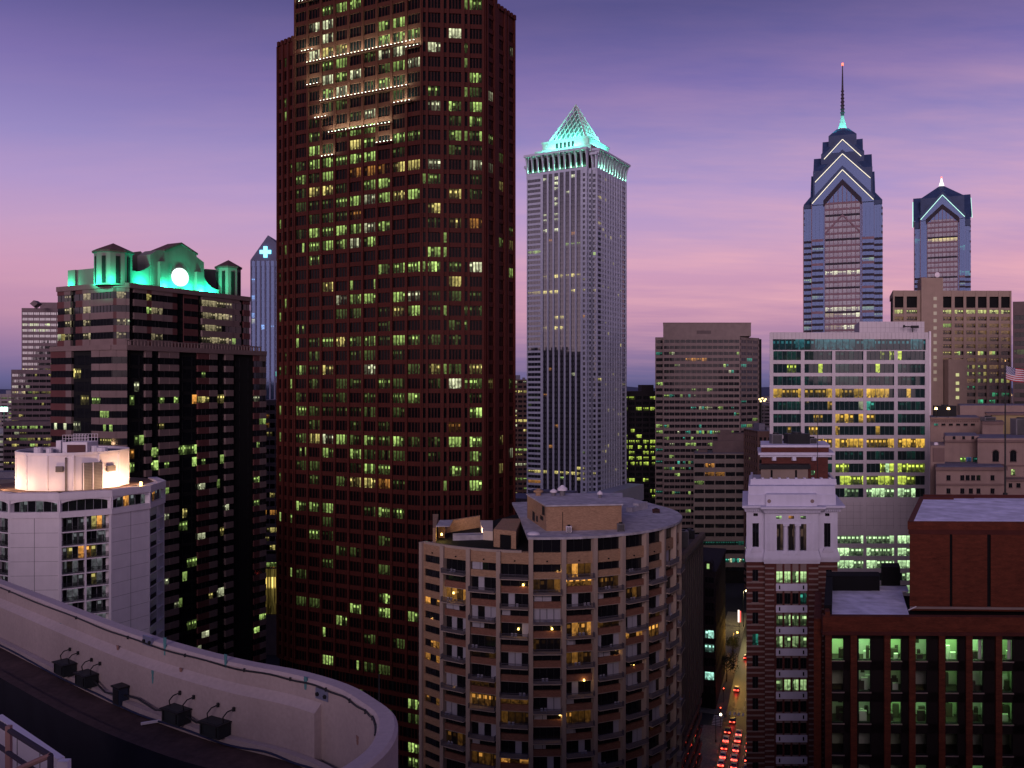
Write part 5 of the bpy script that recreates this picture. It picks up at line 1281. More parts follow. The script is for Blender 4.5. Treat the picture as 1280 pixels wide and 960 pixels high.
# top block with its own cornice
D3 = 147; f6 = Fr((X(952, D3), D3), 0, 16); w6 = f6.t(1035); z6 = Z(571, D3)
f6.box(B, 0, w6, -11, 0, z5, z6, 1); f6.box(B, -.4, w6 + .4, -11.4, .5, z6, z6 + .35, 0); f6.box(B, -.8, w6 + .8, -11.8, .9, z6 + .35, z6 + .75, 0); f6.box(B, -.1, w6 + .1, -11, .1, z6 + .75, z6 + 1.6, 1); f6.box(B, -.25, w6 + .25, -11.2, .3, z6 + 1.6, z6 + 1.95, 0)
for i in range(3): u = w6 * (.15 + .3 * i); f6.box(B, u, u + .6, 0, .6, z6 - .6, z6, 0)
u = -.2
while u < w6 + .2: f6.box(B, u, u + .15, 0, .62, z6 + .02, z6 + .33, 0); u += .4
u = f6.t(1016); W.append((f6, u - .3, u + .3, Z(594, D3), Z(588, D3), .04, s_((.45, .9, .4), .9), 2, .05))
B.build('wall', [TC, BK, STB, BLACK], t); windows(t, W, GL, FRAME, zvis=-20)
SHD = stone('tan_shed', (.26, .2, .16), streak=.06)
b = MB(); f7 = Fr((X(951, 144.6), 144.6), 0, 16); f7.box(b, 0, f7.t(1010), -2.2, 0, z5 + .3, Z(586, 144.6)); sh = b.build('roof_shed', SHD, t)
b = MB(); f7.box(b, -.3, f7.t(1010) + .3, -2.4, .4, Z(586, 144.6), Z(581, 144.6)); b.build('shed_roof', FRAME, sh)
b = MB()
for px in (964.5, 995): u = f7.t(px); f7.box(b, u - .16, u + .16, -.1, .03, z5 + .9, Z(587.5, 144.6))
b.build('shed_opening', BLACK, sh)
b = MB(); f6.box(b, .1, w6 - .1, -10.8, -.1, z6 + 1.5, z6 + 1.75); b.build('roof', ROOFM, t)
hvac(X(998, 150), 151, z6 + 1.75, 3.7, 2.6, 1.9, 'black cooling tower in the middle of the topmost roof', mat=FRAME)
hvac(X(972, 150), 151, z6 + 1.75, 1.8, 1.6, 1.8, 'grey vent unit left of the black cooling tower on the topmost roof')
hvac(X(1019, 150), 151.5, z6 + 1.75, 1.2, 1.4, 1.1, 'small dark unit right of the black cooling tower on the topmost roof')
b = MB(); b.tube([(X(1022, 144), 144, z5), (X(1022, 144), 144, Z(520, 144))], .05, 5); tag(b.build('antenna_mast', FRAME), 'thin mast rising from the white balustraded roof', 'mast')
b = MB(); b.tube([(X(1000, 152), 152, z6 + 3.6), (X(1000, 152), 152, Z(415, 152) - 10)], .045, 5); tag(b.build('antenna_mast', FRAME), 'thin mast rising above the black cooling tower', 'mast')

# ================================================================== red brick block on the right
BR2 = stone('red_brick', (.115, .027, .014), var=.45, scale=.6, streak=.1, sz=4, fine=2.5); BRC = stone('brick_coping', (.08, .02, .016), var=.3, streak=.05)
LRF = stone('pale_lilac_roof', (.78, .75, .88), var=.2, scale=.25, streak=.0, fine=.5)
t = thing('brick_building', (X(1150, 105), 115, 0), 'dark red brick office block with a tall blank penthouse and pale flat roofs', 'building')
B = MB(); W = []; RW = []
D = 105; f = Fr((X(1030, D), D), -1.2, 19); w = 30; zt = f.z(769, 0); ze = f.z(789, 0)
wc_ = [1047, 1080.5, 1119, 1151, 1189.5, 1221.5, 1258.5, 1290, 1327]
hwn = .70
cols = [(f.t(p) - hwn, f.t(p) + hwn) for p in wc_ if f.t(p) + hwn < w]
zc_ = [f.z(812, 3) - i * 3.72 for i in range(20)]
rowsB = sorted([(z - 1.28, z + 1.28, i) for i, z in enumerate(zc_) if z > -22])
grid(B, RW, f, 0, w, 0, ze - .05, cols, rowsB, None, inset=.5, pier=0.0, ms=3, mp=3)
# brick pilasters between the window pairs, dark recesses around the windows
pil = [1030.5, 1062, 1104, 1135, 1172, 1206, 1243]
for p in pil: u = f.t(p); f.box(B, u - .0, u + .75, -.3, .35, 0, ze - .06, 0)
f.box(B, -.3, w, -.45, .5, ze, zt, 0); f.box(B, 0, w, -18, -.45, ze - .5, ze, 2); f.box(B, -.4, w, -.5, .62, ze - .3, ze + .1, 1)
f.box(B, .3, w, -18, -6.0, 0, ze - 1, 2)
fs = Fr(f.xy(-.0, -18), -110.2); fs.box(B, 0, 18, -.8, 0, 0, ze, 0)
fv = Fr((X(1019, 106), 106.5), 0, 19.5); fv.box(B, 0, f.P[0] - fv.P[0] + .2, -14, 0, 0, zt - .8, 0)
zr = zt - 1.0
# roof parapets of the low left part: dark walls at the back and left
f.box(B, 0, .9, -17, -1.2, ze, zt + .9, 2); f.box(B, 0, f.t(1108), -20, -17, ze, Z(716, 124), 2); f.box(B, f.t(1096) + 1.6, f.t(1140), -23, -20, ze, Z(703, 128), 2); f.box(B, .05, .6, -1.2, .3, zt, zt + .5, 0)
# penthouse
fp_ = Fr((X(1137, 112), 112), -2.0, 25.5); wp = 26; zp = fp_.z(652, 0)
fp_.box(B, 0, wp, -26, -.35, zr - .3, zp - 1.6, 0); fp_.box(B, -.25, wp, -26, .0, zp - 1.0, zp, 0); fp_.box(B, -.15, wp, -26, -.12, zp - 1.6, zp - 1.0, 1)
us = [0, fp_.t(1187), fp_.t(1190.5), fp_.t(1234), fp_.t(1238.5), wp]
for a, e in ((us[0], us[1]), (us[2], us[3]), (us[4], us[5])): fp_.box(B, a, e, -.4, -.03, zr + .3, zp - 1.61, 0)
for a, e in ((us[1], us[2]), (us[3], us[4])): fp_.box(B, a + .003, e - .003, -.34, -.30, zr + .3, zp - 1.61, 2)
fp_.box(B, 0, wp, -.4, .06, zr, zr + .28, 4)
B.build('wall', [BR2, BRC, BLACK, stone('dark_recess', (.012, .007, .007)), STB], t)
b = MB(); f.box(b, .9, f.t(1140), -17, -.45, zr - .2, zr); f.box(b, f.t(1096), f.t(1150), -20, -17.0, zr - .2, zr + .03); b.build('low_roof', LRF, t)
b = MB(); fp_.box(b, .5, wp, -24, -.55, zp - .3, zp + .02); b.build('penthouse_roof', LRF, t)
b = MB(); fp_.box(b, .4, wp, -24.4, -24, zp - .3, zp + .5); fp_.box(b, .4, 5, -22.5, -22.0, zp, zp + .35); fp_.box(b, 1.0, 8, -24, -23.5, zp, zp + .3); b.build('roof_kerb', BRC, t)
# real rooms behind the windows of the three upper storeys
ROOMW = [stone('room_wall', (.50, .58, .40), streak=0), stone('room_wall_pale', (.6, .66, .55), streak=0)]
PANEL = emit('ceiling_panel', (.62, 1.0, .55), 3.0, 'NONE'); CLUT = stone('room_furniture', (.06, .05, .04), streak=0)
CLEAR, ct, cp = new_mat('clear_pane')
tr = N(ct, 'ShaderNodeBsdfTransparent'); gy = N(ct, 'ShaderNodeBsdfGlossy', i_Roughness=.05); fz = N(ct, 'ShaderNodeFresnel', i_IOR=1.4); ms_ = N(ct, 'ShaderNodeMixShader')
L(ct, fz.outputs[0], ms_.inputs[0]); L(ct, tr.outputs[0], ms_.inputs[1]); L(ct, gy.outputs[0], ms_.inputs[2]); L(ct, ms_.outputs[0], ct.nodes['Material Output'].inputs[0])
rs = random.Random(91)
ON = {(0, 0): 1, (1, 0): .9, (2, 0): 1, (3, 0): .55, (4, 0): 1, (5, 0): 1, (6, 0): .7, (1, 1): .16, (2, 1): .05, (4, 1): .25, (5, 1): .05, (6, 1): .35, (0, 2): .1, (1, 2): .2, (2, 2): .6, (3, 2): .5, (4, 2): .5, (5, 2): .25, (6, 2): .4, (3, 4): .06, (5, 4): .4}
for ci, (ua, ub) in enumerate(cols):
    for za, zb, k in rowsB:
        if k > 4: continue
        on = ON.get((ci, k), 0)
        fo = MB(); fo.face([f.pt(ua, za, -.4), f.pt(ub, za, -.4), f.pt(ub, zb, -.4), f.pt(ua, zb, -.4)], 0)
        f.box(fo, ua, ub, -.45, -.32, za - .0, za + .07, 1); f.box(fo, ua, ua + .06, -.45, -.32, za, zb, 1); f.box(fo, ub - .06, ub, -.45, -.32, za, zb, 1); f.box(fo, ua - .1, ub + .1, -.5, .08, za - .14, za - .004, 2)
        wn = fo.build('window', [CLEAR, FRAME, STB], t)
        rm = MB(); x0, x1, y0, y1, z0, z1 = ua - .5, ub + .5, -5.2, -.55, za - .75, zb + .35
        P = lambda u, d, z: f.pt(u, z, d)
        rm.face([P(x0, y0, z0), P(x1, y0, z0), P(x1, y0, z1), P(x0, y0, z1)], 0); rm.face([P(x0, y0, z0), P(x0, y1, z0), P(x0, y1, z1), P(x0, y0, z1)], 0); rm.face([P(x1, y0, z0), P(x1, y1, z0), P(x1, y1, z1), P(x1, y0, z1)], 0)
        rm.face([P(x0, y0, z0), P(x1, y0, z0), P(x1, y1, z0), P(x0, y1, z0)], 2); rm.face([P(x0, y0, z1), P(x1, y0, z1), P(x1, y1, z1), P(x0, y1, z1)], 0)
        rm.face([P(x0, y1, z0), P(ua, y1, z0), P(ua, y1, z1), P(x0, y1, z1)], 2); rm.face([P(ub, y1, z0), P(x1, y1, z0), P(x1, y1, z1), P(ub, y1, z1)], 2); rm.face([P(ua, y1, zb), P(ub, y1, zb), P(ub, y1, z1), P(ua, y1, z1)], 2); rm.face([P(ua, y1, z0), P(ub, y1, z0), P(ub, y1, za), P(ua, y1, za)], 2)
        if on:
            for q in range(rs.randint(2, 4)):
                a = rs.uniform(x0 + .1, x1 - .8); wd_ = rs.uniform(.3, .9); hh = rs.uniform(.8, 1.7); dd = rs.uniform(-4.8, -1.4)
                f.box(rm, a, a + wd_, dd - .5, dd, z0 + .01, z0 + hh, rs.choice((2, 2, 1)))
            if rs.random() < .5: a = rs.uniform(ua, ub - .5); f.box(rm, a, a + .5, y0 + .02, y0 + .06, z0 + 1.4, z0 + 2.0, 2)
            if rs.random() < .4: a = rs.choice((ua, ub - .5)); f.box(rm, a, a + .45, -.8, -.75, z0 + .8, z1 - .1, 1)
            if on < .3: f.box(rm, ua + .1, ub - .3, -4.6, -4.2, z1 - .5, z1 - .35, 3)
        rm.build('room', [ROOMW[ci % 2], ROOMW[1], CLUT, PANEL], wn)
        if on:
            light('AREA', f.pt((ua + ub) / 2, z1 - .04, -2.6), 190 * on ** 1.7, (.48, 1, .42), t, f.pt((ua + ub) / 2, z0, -2.7), size=1.4, size_y=2.6)
b = MB(); u = .5; pts = []
b.tube([fp_.pt(-.5, zr + .05, .9), fp_.pt(.6, zr + .4, .5)], .08, 5); tag(b.build('roof_pipe', WHT), 'short pale pipe on the low roof by the penthouse corner', 'pipe')
# ================================================================== curved apartment house in the middle
AB = stone('tan_brick', (.37, .225, .135), var=.14, scale=.5, streak=.06, sz=4, fine=2); AP = stone('pale_pier', (.40, .31, .25), var=.1, streak=.12); ABR = stone('orange_brick', (.24, .11, .075), var=.18, scale=.5, streak=.05, sz=4, fine=2)
CUR = stone('curtain', (.42, .40, .44), streak=.15, var=.1); ARF = stone('pale_grey_roof', (.45, .42, .45), var=.3, scale=.35, streak=0, fine=.8)
AX, AY, AR = 5.6, 197.6, 31.2
t = thing('apartment_building', (AX, AY, 0), 'curved tan brick apartment house with pale piers, staggered balconies and a big brick penthouse', 'apartment building')
PH = [-49 + 11.3 * k for k in range(13)] + [100, 112]
def ap(phi, r=AR): return (AX + r * math.sin(R(phi)), AY - r * math.cos(R(phi)))
AF = 2.78; ZTOP = 48.6; ZRF = 51.6
B = MB(); W = []; rs = random.Random(101)
core = [ap(p, AR - 1.6) for p in PH] + [(AX + 26, AY + 34), (AX - 5, AY + 22), (ap(-49)[0] + 4, ap(-49)[1] + 16)]
B.prism(core, 0, ZTOP - .6, 2)
LITA = {(5, 0): .9, (5, 1): 1.5, (4, 1): .35, (6, 1): .4, (1, 2): .5, (0, 3): .9, (0, 6): .5, (0, 7): .5, (2, 9): 1.0, (3, 9): .8, (2, 8): .4, (5, 4): .8, (5, 6): .5, (5, 10): .6, (8, 5): 1.3, (7, 5): .6, (8, 4): .3, (2, 13): .5, (3, 13): .8, (4, 5): .05, (0, 10): .25, (3, 10): .2, (7, 2): .15, (6, 4): .12, (9, 8): .25, (1, 12): .12, (2, 6): .1, (8, 12): .15}
balc = []
for k in range(14):
    a, c = ap(PH[k]), ap(PH[k + 1]); w = math.hypot(c[0] - a[0], c[1] - a[1]); f = Fr(a, math.degrees(math.atan2(c[1] - a[1], c[0] - a[0])))
    tall = k >= 4
    f.box(B, -.42, .42, -1.2, .5, 0, (ZRF - .35) if tall else ZTOP + .15, 1)
    if k == 13: f.box(B, w - .42, w + .42, -1.2, .5, 0, ZRF - .35, 1)
    f.box(B, .4, w - .4, -1.5, -.02, ZTOP - 2.2, ZTOP, 0)                      # parapet brickwork
    if tall:                                                                   # dark clerestory under the roof slab
        W.append((f, .45, w - .45, ZTOP - .02, ZRF - .5, -.5, None, 3, .09))
    B.box3(f.xy(w / 2, .01)[0] - .16, f.xy(w / 2, .01)[0] + .16, f.xy(w / 2, .01)[1] - .1, f.xy(w / 2, .01)[1] + .1, ZTOP - 1.75, ZTOP - 1.5, 2)
    for j in range(26):
        zt = ZTOP - 2.2 - j * AF; zb = zt - AF
        if zb < G0 + .5: break
        g = LITA.get((k, j)); col = s_((.95, .42, .08), g * .9) if g else None
        has_b = k > 0 and (j + k) % 2 == (1 if k not in (6,) else 1)
        if k == 0:                                                             # plain windows only
            f.box(B, .4, w - .4, -1.5, -.02, zb, zb + 1.35, 0); f.box(B, .4, .75, -1.5, -.03, zb + 1.35, zt, 0); f.box(B, w - .75, w - .4, -1.5, -.03, zb + 1.35, zt, 0)
            c = None if not col else [None, col, s_(col, .6)]
            if c: rs.shuffle(c)
            W.append((f, .75, w - .75, zb + 1.35, zt + .02, -.3, c, 3, .08))
        elif has_b:
            f.box(B, .4, w - .4, -1.5, .04, zb - .16, zb + .04, 1)
            n = 4; c = [None] * 4
            if col: c = [s_(col, rs.uniform(.3, 1)) if rs.random() < (.9 if g > 1 else .45) else s_(col, .1) for _ in range(4)]
            balc.append((f, w, zb))
            uw = (w - .9) / n
            for i in range(n):
                if not col and rs.random() < .33: f.box(B, .45 + i * uw + .06, .45 + (i + 1) * uw - .06, -.56, -.5, zb + .05, zt - .06, 3)
            W.append((f, .45, w - .45, zb + .04, zt + .02, -.62, c, n, .1))
        else:
            f.box(B, .4, w - .4, -1.5, -.02, zb, zb + 1.3, 4 if j > 0 else 0)
            f.box(B, .4, w - .4, -1.5, .02, zb - .005, zb + .1, 1)
            c = [s_(col, rs.uniform(.35, 1)) if rs.random() < .5 else s_(col, .12) for _ in range(3)] if col else None
            W.append((f, .45, w - .45, zb + 1.3, zt + .02, -.45, c, 3, .09))
            if not col and rs.random() < .25: f.box(B, .6, .6 + (w - 1.2) * rs.uniform(.3, .7), -.44, -.38, zb + 1.32, zt - .04, 3)
B.build('wall', [AB, AP, BLACK, CUR, ABR], t)
windows(t, W, glass('flat_glass', base=(.010, .010, .013), ior=1.5, ceil=.2), FRAME, zvis=-10)
CHM = stone('balcony_steel', (.10, .09, .11), streak=.05)
balc.sort(key=lambda r: -score((r[0], 0, r[1], r[2], r[2] + 1, 0, None, 1, 0), 2))
for f, w, z in balc[:84]:
    b = MB(); f.box(b, .35, w - .35, -.6, 1.35, z - .02, z + .14); o = b.build('balcony', AP, t)
    b = MB()
    f.box(b, .38, w - .38, 1.24, 1.31, z + 1.0, z + 1.07); f.box(b, .38, .44, .5, 1.24, z + 1.0, z + 1.07); f.box(b, w - .44, w - .38, .5, 1.24, z + 1.0, z + 1.07)
    f.box(b, .38, w - .38, 1.25, 1.30, z + .2, z + .25)
    u = .4
    while u < w - .38: f.box(b, u, u + .035, 1.26, 1.30, z + .14, z + 1.02); u += .14
    d = .55
    while d < 1.25: f.box(b, .39, .43, d, d + .035, z + .14, z + 1.02); f.box(b, w - .43, w - .39, d, d + .035, z + .14, z + 1.02); d += .14
    b.build('railing', CHM, o)
    if rs.random() < .5:
        b = MB(); u = rs.uniform(.8, w - 1.6)
        for q in range(2): f.box(b, u + q * .7, u + q * .7 + .45, .5, .95, z + .5, z + .56); f.box(b, u + q * .7, u + q * .7 + .45, .45, .5, z + .5, z + 1.0); f.box(b, u + q * .7 + .03, u + q * .7 + .08, .5, .55, z + .14, z + .5); f.box(b, u + q * .7 + .37, u + q * .7 + .42, .88, .93, z + .14, z + .5)
        b.build('balcony_chairs', CUR, o)
# roof slab over the tall part, terrace on the left part
b = MB()
out = [ap(PH[4] - 1.0, AR + .6)] + [ap(PH[4] + (PH[14] - PH[4]) * i / 20, AR + .6) for i in range(1, 21)]
inn = [(AX + 24, AY + 28), (X(640, AY + 18), AY + 18), (X(648, AY - 2), AY - 2)]
b.prism(out + inn, ZRF - .45, ZRF); b.build('roof_slab', ARF, t)
b = MB(); b.prism([ap(p, AR - .8) for p in PH[:6]] + [(X(690, 200), 200), (X(560, 200), 200)], ZTOP - 1.2, ZTOP - .9); b.build('terrace', ARF, t)
b = MB()
for p0, p1 in ((-48, -7),):
    for i in range(8):
        a, c = ap(p0 + (p1 - p0) * i / 8, AR - .05), ap(p0 + (p1 - p0) * (i + 1) / 8, AR - .05); a2, c2 = ap(p0 + (p1 - p0) * i / 8, AR - .6), ap(p0 + (p1 - p0) * (i + 1) / 8, AR - .6)
        b.hexa([(*a, ZTOP - .1), (*c, ZTOP - .1), (*c2, ZTOP - .1), (*a2, ZTOP - .1)], [(*a, ZTOP + .35), (*c, ZTOP + .35), (*c2, ZTOP + .35), (*a2, ZTOP + .35)])
b.build('parapet_coping', AP, t)
# brick penthouse with a pale roof
q = lambda px, D: (X(px, D), D)
PP = [q(683, 173), q(777, 175), q(776, 192), q(659, 190.5)]
zpt = Z(632, 173)
b = MB(); b.prism(PP, ZRF - .2, zpt - .15); pent = b.build('penthouse', AB, t)
b = MB(); b.prism([q(682, 172.5), q(779, 174.5), q(778, 192.8), q(657.5, 191.2)], zpt - .15, zpt + .12); b.build('penthouse_roof', ARF, pent)
b = MB()
for fr_a, px, y0, y1, wv in (((PP[3], PP[0]), 0, 0, 0, 0),):
    a, c = fr_a; L_ = math.hypot(c[0] - a[0], c[1] - a[1]); f = Fr(a, math.degrees(math.atan2(c[1] - a[1], c[0] - a[0])))
    f.box(b, L_ * .80, L_ * .92, -.1, .05, zpt - 2.2, zpt - .5); f.box(b, L_ * .7, L_ * .85, -.1, .05, ZRF + 1.6, ZRF + 2.4); f.box(b, L_ * .3, L_ * .42, -.1, .05, ZRF + .3, ZRF + 2.2); f.box(b, L_ * .5, L_ * .58, -.1, .05, ZRF + .6, ZRF + 1.8)
b.build('penthouse_opening', FRAME, pent)
b = MB(); f = Fr(PP[0], math.degrees(math.atan2(PP[1][1] - PP[0][1], PP[1][0] - PP[0][0]))); b.tube([f.pt(3.2, ZRF, .1), f.pt(3.2, zpt - 1.3, .1)], .06, 5); b.build('drain_pipe', FRAME, pent)
def vent(px, py, D, r, h, label, hood=True, mat=None, zb=None):
    x, y = X(px, D), D; zb = Z(py, D) if zb is None else zb
    a = thing('roof_vent', (x, y, zb), label, 'roof vent')
    b = MB(); b.cyl(x, y, zb, zb + h * .55, r * .6, 12); b.build('stack', mat or ROOFW, a)
    b = MB(); b.cyl(x, y, zb + h * .5, zb + h * .72, r * 1.05, 14, r2=r * 1.05); b.cyl(x, y, zb + h * .72, zb + h, r * 1.0, 14, r2=r * .25); b.build('hood', WHT if hood else (mat or AB), a)
vent(673, 0, 188, 1.0, 1.5, 'squat round tan vent at the left end of the penthouse roof', False, AB, zb=zpt + .1)
vent(692, 0, 188, .75, 1.4, 'small pinkish vent between two others on the penthouse roof', True, zb=zpt + .1)
vent(703, 0, 188, 1.0, 2.2, 'biggest white mushroom vent on the penthouse roof', True, zb=zpt + .1)
vent(750, 0, 184, .55, 1.5, 'lone small white vent near the right end of the penthouse roof', True, zb=zpt + .1)
hvac(X(711, 171), 171, ZRF, 1.1, .9, 1.3, 'small air conditioner before the brick penthouse wall', mat=WHT)
hvac(X(776, 173), 173, ZRF, 1.4, 1.1, 1.5, 'dark air conditioner at the right corner of the brick penthouse', mat=ROOFW)
hvac(X(820, 198), 198, ZRF, 1.5, 1.2, .8, 'small reddish hatch near the right end of the curved roof', mat=BRC)
b = MB(); f = Fr((X(790, 199), 199), 55); f.box(b, 0, 8, -1.5, 0, ZRF - .02, ZRF + 1.0); f.box(b, 3.5, 8, -1.5, -.1, ZRF + 1.0, ZRF + 1.5); b.build('roof_duct', ARF, t)
b = MB()
x, y = X(667, 169.5), 169.5
for i in range(5): r0 = 1.25 * math.cos(i * .3); r1 = 1.25 * math.cos((i + 1) * .3); b.cyl(x, y, ZRF + .5 * math.sin(i * .3), ZRF + .5 * math.sin((i + 1) * .3), r0, 16, r2=r1)
tag(b.build('skylight_dome', WHT, smooth=True), 'shallow white skylight dome on the curved roof before the penthouse', 'skylight')
b = MB(); b.prism([q(617, 176), q(645, 173.5), q(652, 190), q(628, 190)], ZTOP - 1, ZRF - .1); o = b.build('terrace_house', AB, t)
b = MB(); f = Fr(q(617, 176), math.degrees(math.atan2(-2.5, X(645, 173.5) - X(617, 176)))); f.box(b, 1.5, 4.0, -.1, .06, ZTOP - .6, ZRF - 1.0); b.build('terrace_door', BLACK, o)
b = MB(); b.prism([q(541, 181), q(545, 180.5), q(548, 200), q(541, 200)], ZTOP - 1, ZTOP + 2.4); b.prism([q(548, 186), q(556, 186), q(556, 192), q(548, 192)], ZTOP - 1, ZTOP + 2.2)
b.prism([q(556, 192), q(600, 200), q(600, 201), q(556, 193)], ZTOP - 1, ZTOP + 2.0); b.build('terrace_wall', AB, t)
b = MB(); b.prism([q(545, 182), q(562, 182), q(566, 190), q(550, 190)], ZTOP + 2.4, ZTOP + 2.6); b.prism([q(566, 183), q(604, 184), q(606, 187), q(566, 186)], ZTOP - .9, ZTOP + .4); b.build('terrace_canopy', ARF, t)
b = MB(); b.prism([q(604, 184), q(616, 183), q(616, 198), q(600, 198)], ZTOP - 1, ZTOP + 1.3); b.build('terrace_screen', stone('pale_screen', (.6, .5, .42), streak=.05), t)
light('POINT', (*q(552, 182.6), ZTOP + .7), 160, (1, .72, .18), t, size=.2)
b = MB(); b.cyl(*q(552, 183), ZTOP + .5, ZTOP + .9, .18, 8); b.build('terrace_lamp', emit('amber_lamp', (1, .65, .15), 6, 'NONE'), t)
light('AREA', (*q(596, 187.5), ZTOP + .2), 500, (1, .68, .48), t, (*q(607, 190), ZTOP + .8), size=2)
# little lamps on a few balconies
for px, py, D in ((697, 714, 167.3), (654, 731, 167), (743, 728, 168.5), (567, 741, 172), (540, 772, 176), (582, 802, 171), (775, 800, 171.5), (597, 872, 170), (622, 878, 169), (700, 893, 166.8), (770, 812, 171), (648, 786, 167.5), (792, 832, 173), (730, 850, 167.6), (690, 786, 166.6), (548, 826, 175), (625, 948, 169), (568, 858, 172.5)):
    x, z = X(px, D), Z(py, D); b = MB(); b.cyl(x, D, z - .18, z + .18, .2, 8, r2=.14); b.build('lit_lamp', emit('amber_lamp', (1, .65, .15), 6, 'NONE'), t)
    light('POINT', (x, D - .5, z), 18, (1, .6, .2), t, size=.2)

# ================================================================== ornate dark block along the left of the street
t = thing('masonry_building', (32, 222, 0), 'dark ornate masonry building with a bracketed cornice along the left side of the street', 'building')
DM = stone('dark_masonry', (.13, .10, .09), var=.25, streak=.12); B = MB(); W = []
f = Fr((X(851, 200), 200), 70); wv = 34; zt = 41.0
f.box(B, 0, wv, -16, -.8, 0, zt - .4, 1); f.box(B, 0, wv, -16, -.2, zt - 3, zt, 0)
rs = random.Random(111)
grid(B, W, f, 0, wv, 0, zt - 1.5, spans(0, wv, 10, 1.2, 1.6), levels(-22, zt - 2, 3.7, 2.3, zt - 4.5), lambda ci, k: s_((.4, .6, .3), rs.uniform(.1, .5)) if rs.random() < .07 else None, panes=2, pier=.35)
f.box(B, -.3, wv + .3, -1, .9, zt - .9, zt - .4)
for i in range(17): f.box(B, i * 2 + .2, i * 2 + 1.0, -.2, .95, zt - .35, zt + .9); f.box(B, i * 2 + .35, i * 2 + .75, -.1, .6, zt - 2.0, zt - .9)
f2 = Fr(f.xy(0, -16), -20); f2.box(B, 0, 16, -.6, 0, 0, zt, 0)
B.build('wall', [DM, BLACK], t); windows(t, W, GL, FRAME)
b = MB(); f.box(b, .3, wv, -15.5, -.7, zt - .3, zt - .1); b.build('roof', ROOFM, t)
hvac(X(853, 214), 214, zt, 2.6, 2.4, 4.0, 'pale grey water tank box on the ornate dark roof', mat=ROOFW)
hvac(X(862, 226), 226, zt, 2.2, 2.0, 2.2, 'low dark unit behind the tank box on the ornate dark roof', mat=FRAME)

# black corner building beyond it, with a lit side along the street
t = thing('corner_building', (66, 305, 0), 'black corner building with gabled dormers and slanting lit shop strips beside the street', 'building')
B = MB(); W = []; fc2 = Fr(sp(-1.5 + 2, -18)[:2], -17.8 + 0); wv = 14.5; zt = Z(712, 289)
f = Fr(sp(.5, -18)[:2], -17.8); fs2 = Fr(sp(.5, -3.5)[:2], 90 - 17.8)
f.box(B, 0, wv, -42, -.8, 0, zt - .4, 1); f.box(B, 0, wv, -42, -.2, zt - 2.2, zt, 0)
rs = random.Random(113)
LK = {round((Z(y, 289) - Z(791, 289)) / 4.5): 1 for y in (791, 808, 841)}
def lit_k(ci, k): return [s_((.45, .95, .75), rs.uniform(.7, 1.2)) for _ in range(3)] if ci == 3 and k in (0, -1, -3) else None
grid(B, W, f, 0, wv, 0, zt - .5, spans(0, wv, 4, .6, .8), levels(-23, zt, 4.5, 2.6, Z(791, 289)), lit_k, panes=3, pier=.15)
def lit_sd(ci, k):
    if k in (0, 2, -3): return s_((.75, .55, .12), rs.uniform(.2, .55)) if ci < 7 else None
    if k == 1: return s_((.7, .12, .05), rs.uniform(.3, .8)) if 1 < ci < 7 else s_(TE, .6) if ci < 1 else None
    return s_(YE, .12) if rs.random() < .15 else None
grid(B, W, fs2, 0, 40, 0, zt - .5, spans(0, 40, 9, .5, .5), levels(-21, zt, 4.5, 2.0, Z(791, 289)), lit_sd, panes=2, pier=.1)
f.box(B, -.2, wv + .3, -42, .3, zt - .5, zt - .1)
for u in (8.2, 12.0): f.poly(B, [(u - 1.5, zt - .1), (u + 1.5, zt - .1), (u + 1.5, zt + 2.2), (u + .9, zt + 3.0), (u - .9, zt + 3.0), (u - 1.5, zt + 2.2)], -5, -.2, 0)
B.build('wall', [DB, BLACK], t); windows(t, W, GL, FRAME)
b = MB(); f.box(b, 11.7, 12.5, -.22, -.12, zt + .6, zt + 2.2); b.build('dormer_window', emit('dim_green_room', (.4, .7, .2), .8, 'NONE'), t)

# ================================================================== buildings at the horizon
spec_f = [(X(-8, 620), 620, 30, 20, 46, 0, 'pale small block at the left edge beside the green floodlight', 2, .3), (X(10, 800), 800, 26, 20, 72, 0, 'pale thin tower above the green floodlight at the left edge', 2, .3),
          (X(2, 430), 430, 44, 20, 34, 5, 'low dark block at the left edge below the stepped slab', 0, .4), (X(647, 640), 640, 16, 20, 84, 0, 'thin dark block with yellow windows between the red and the grey skyscraper', 1, .5),
          (X(800, 1400), 1400, 60, 30, 40, 0, 'faint low block on the horizon right of the slender grey skyscraper', 0, .2), (X(955, 900), 900, 40, 30, 60, 0, 'dark low block with a lit corner between two office buildings on the horizon', 0, .4),
          (X(950, 1600), 1600, 70, 30, 55, 0, 'faint far block on the horizon left of the pale gridded office', 2, .2), (X(340, 900), 900, 50, 30, 40, 0, 'far low block in the gap left of the red skyscraper', 0, .4),
          (X(959, 420), 420, 9, 25, 58, 0, 'narrow dark block between the striped block and the pale gridded office', 1, .1), (X(795, 900), 900, 46, 30, 70, 0, 'mid distance dark block behind the black office tower', 0, .3),
          (X(1170, 300), 300, 30, 20, 62, 0, 'grey block filling the gap behind the old beige roofs', 0, .1), (X(690, 420), 415, 70, 20, 26, -20, 'low dark block with green lit storeys behind the tan penthouse', 0, .6),
          (X(800, 380), 380, 30, 18, 21, 0, 'low dark block with amber windows behind the curved roof', 0, .7)]
for i, (x, y, w, d, h, a, lb, m, p) in enumerate(spec_f):
    far_block(x, y, w, d, h, a, lb, STN[m], p, 200 + i * 3, cols=((OR, YE, OR) if 'amber' in lb else (YE, GR, WH)), nb=max(4, int(w / 6)))
b = MB(); rs = random.Random(131)
for i in range(260):
    y = rs.uniform(1100, 6000); x = rs.uniform(-.62, .62) * y; s = rs.uniform(10, 45); h = rs.uniform(6, 28)
    b.box3(x - s, x + s, y, y + s, 0, h)
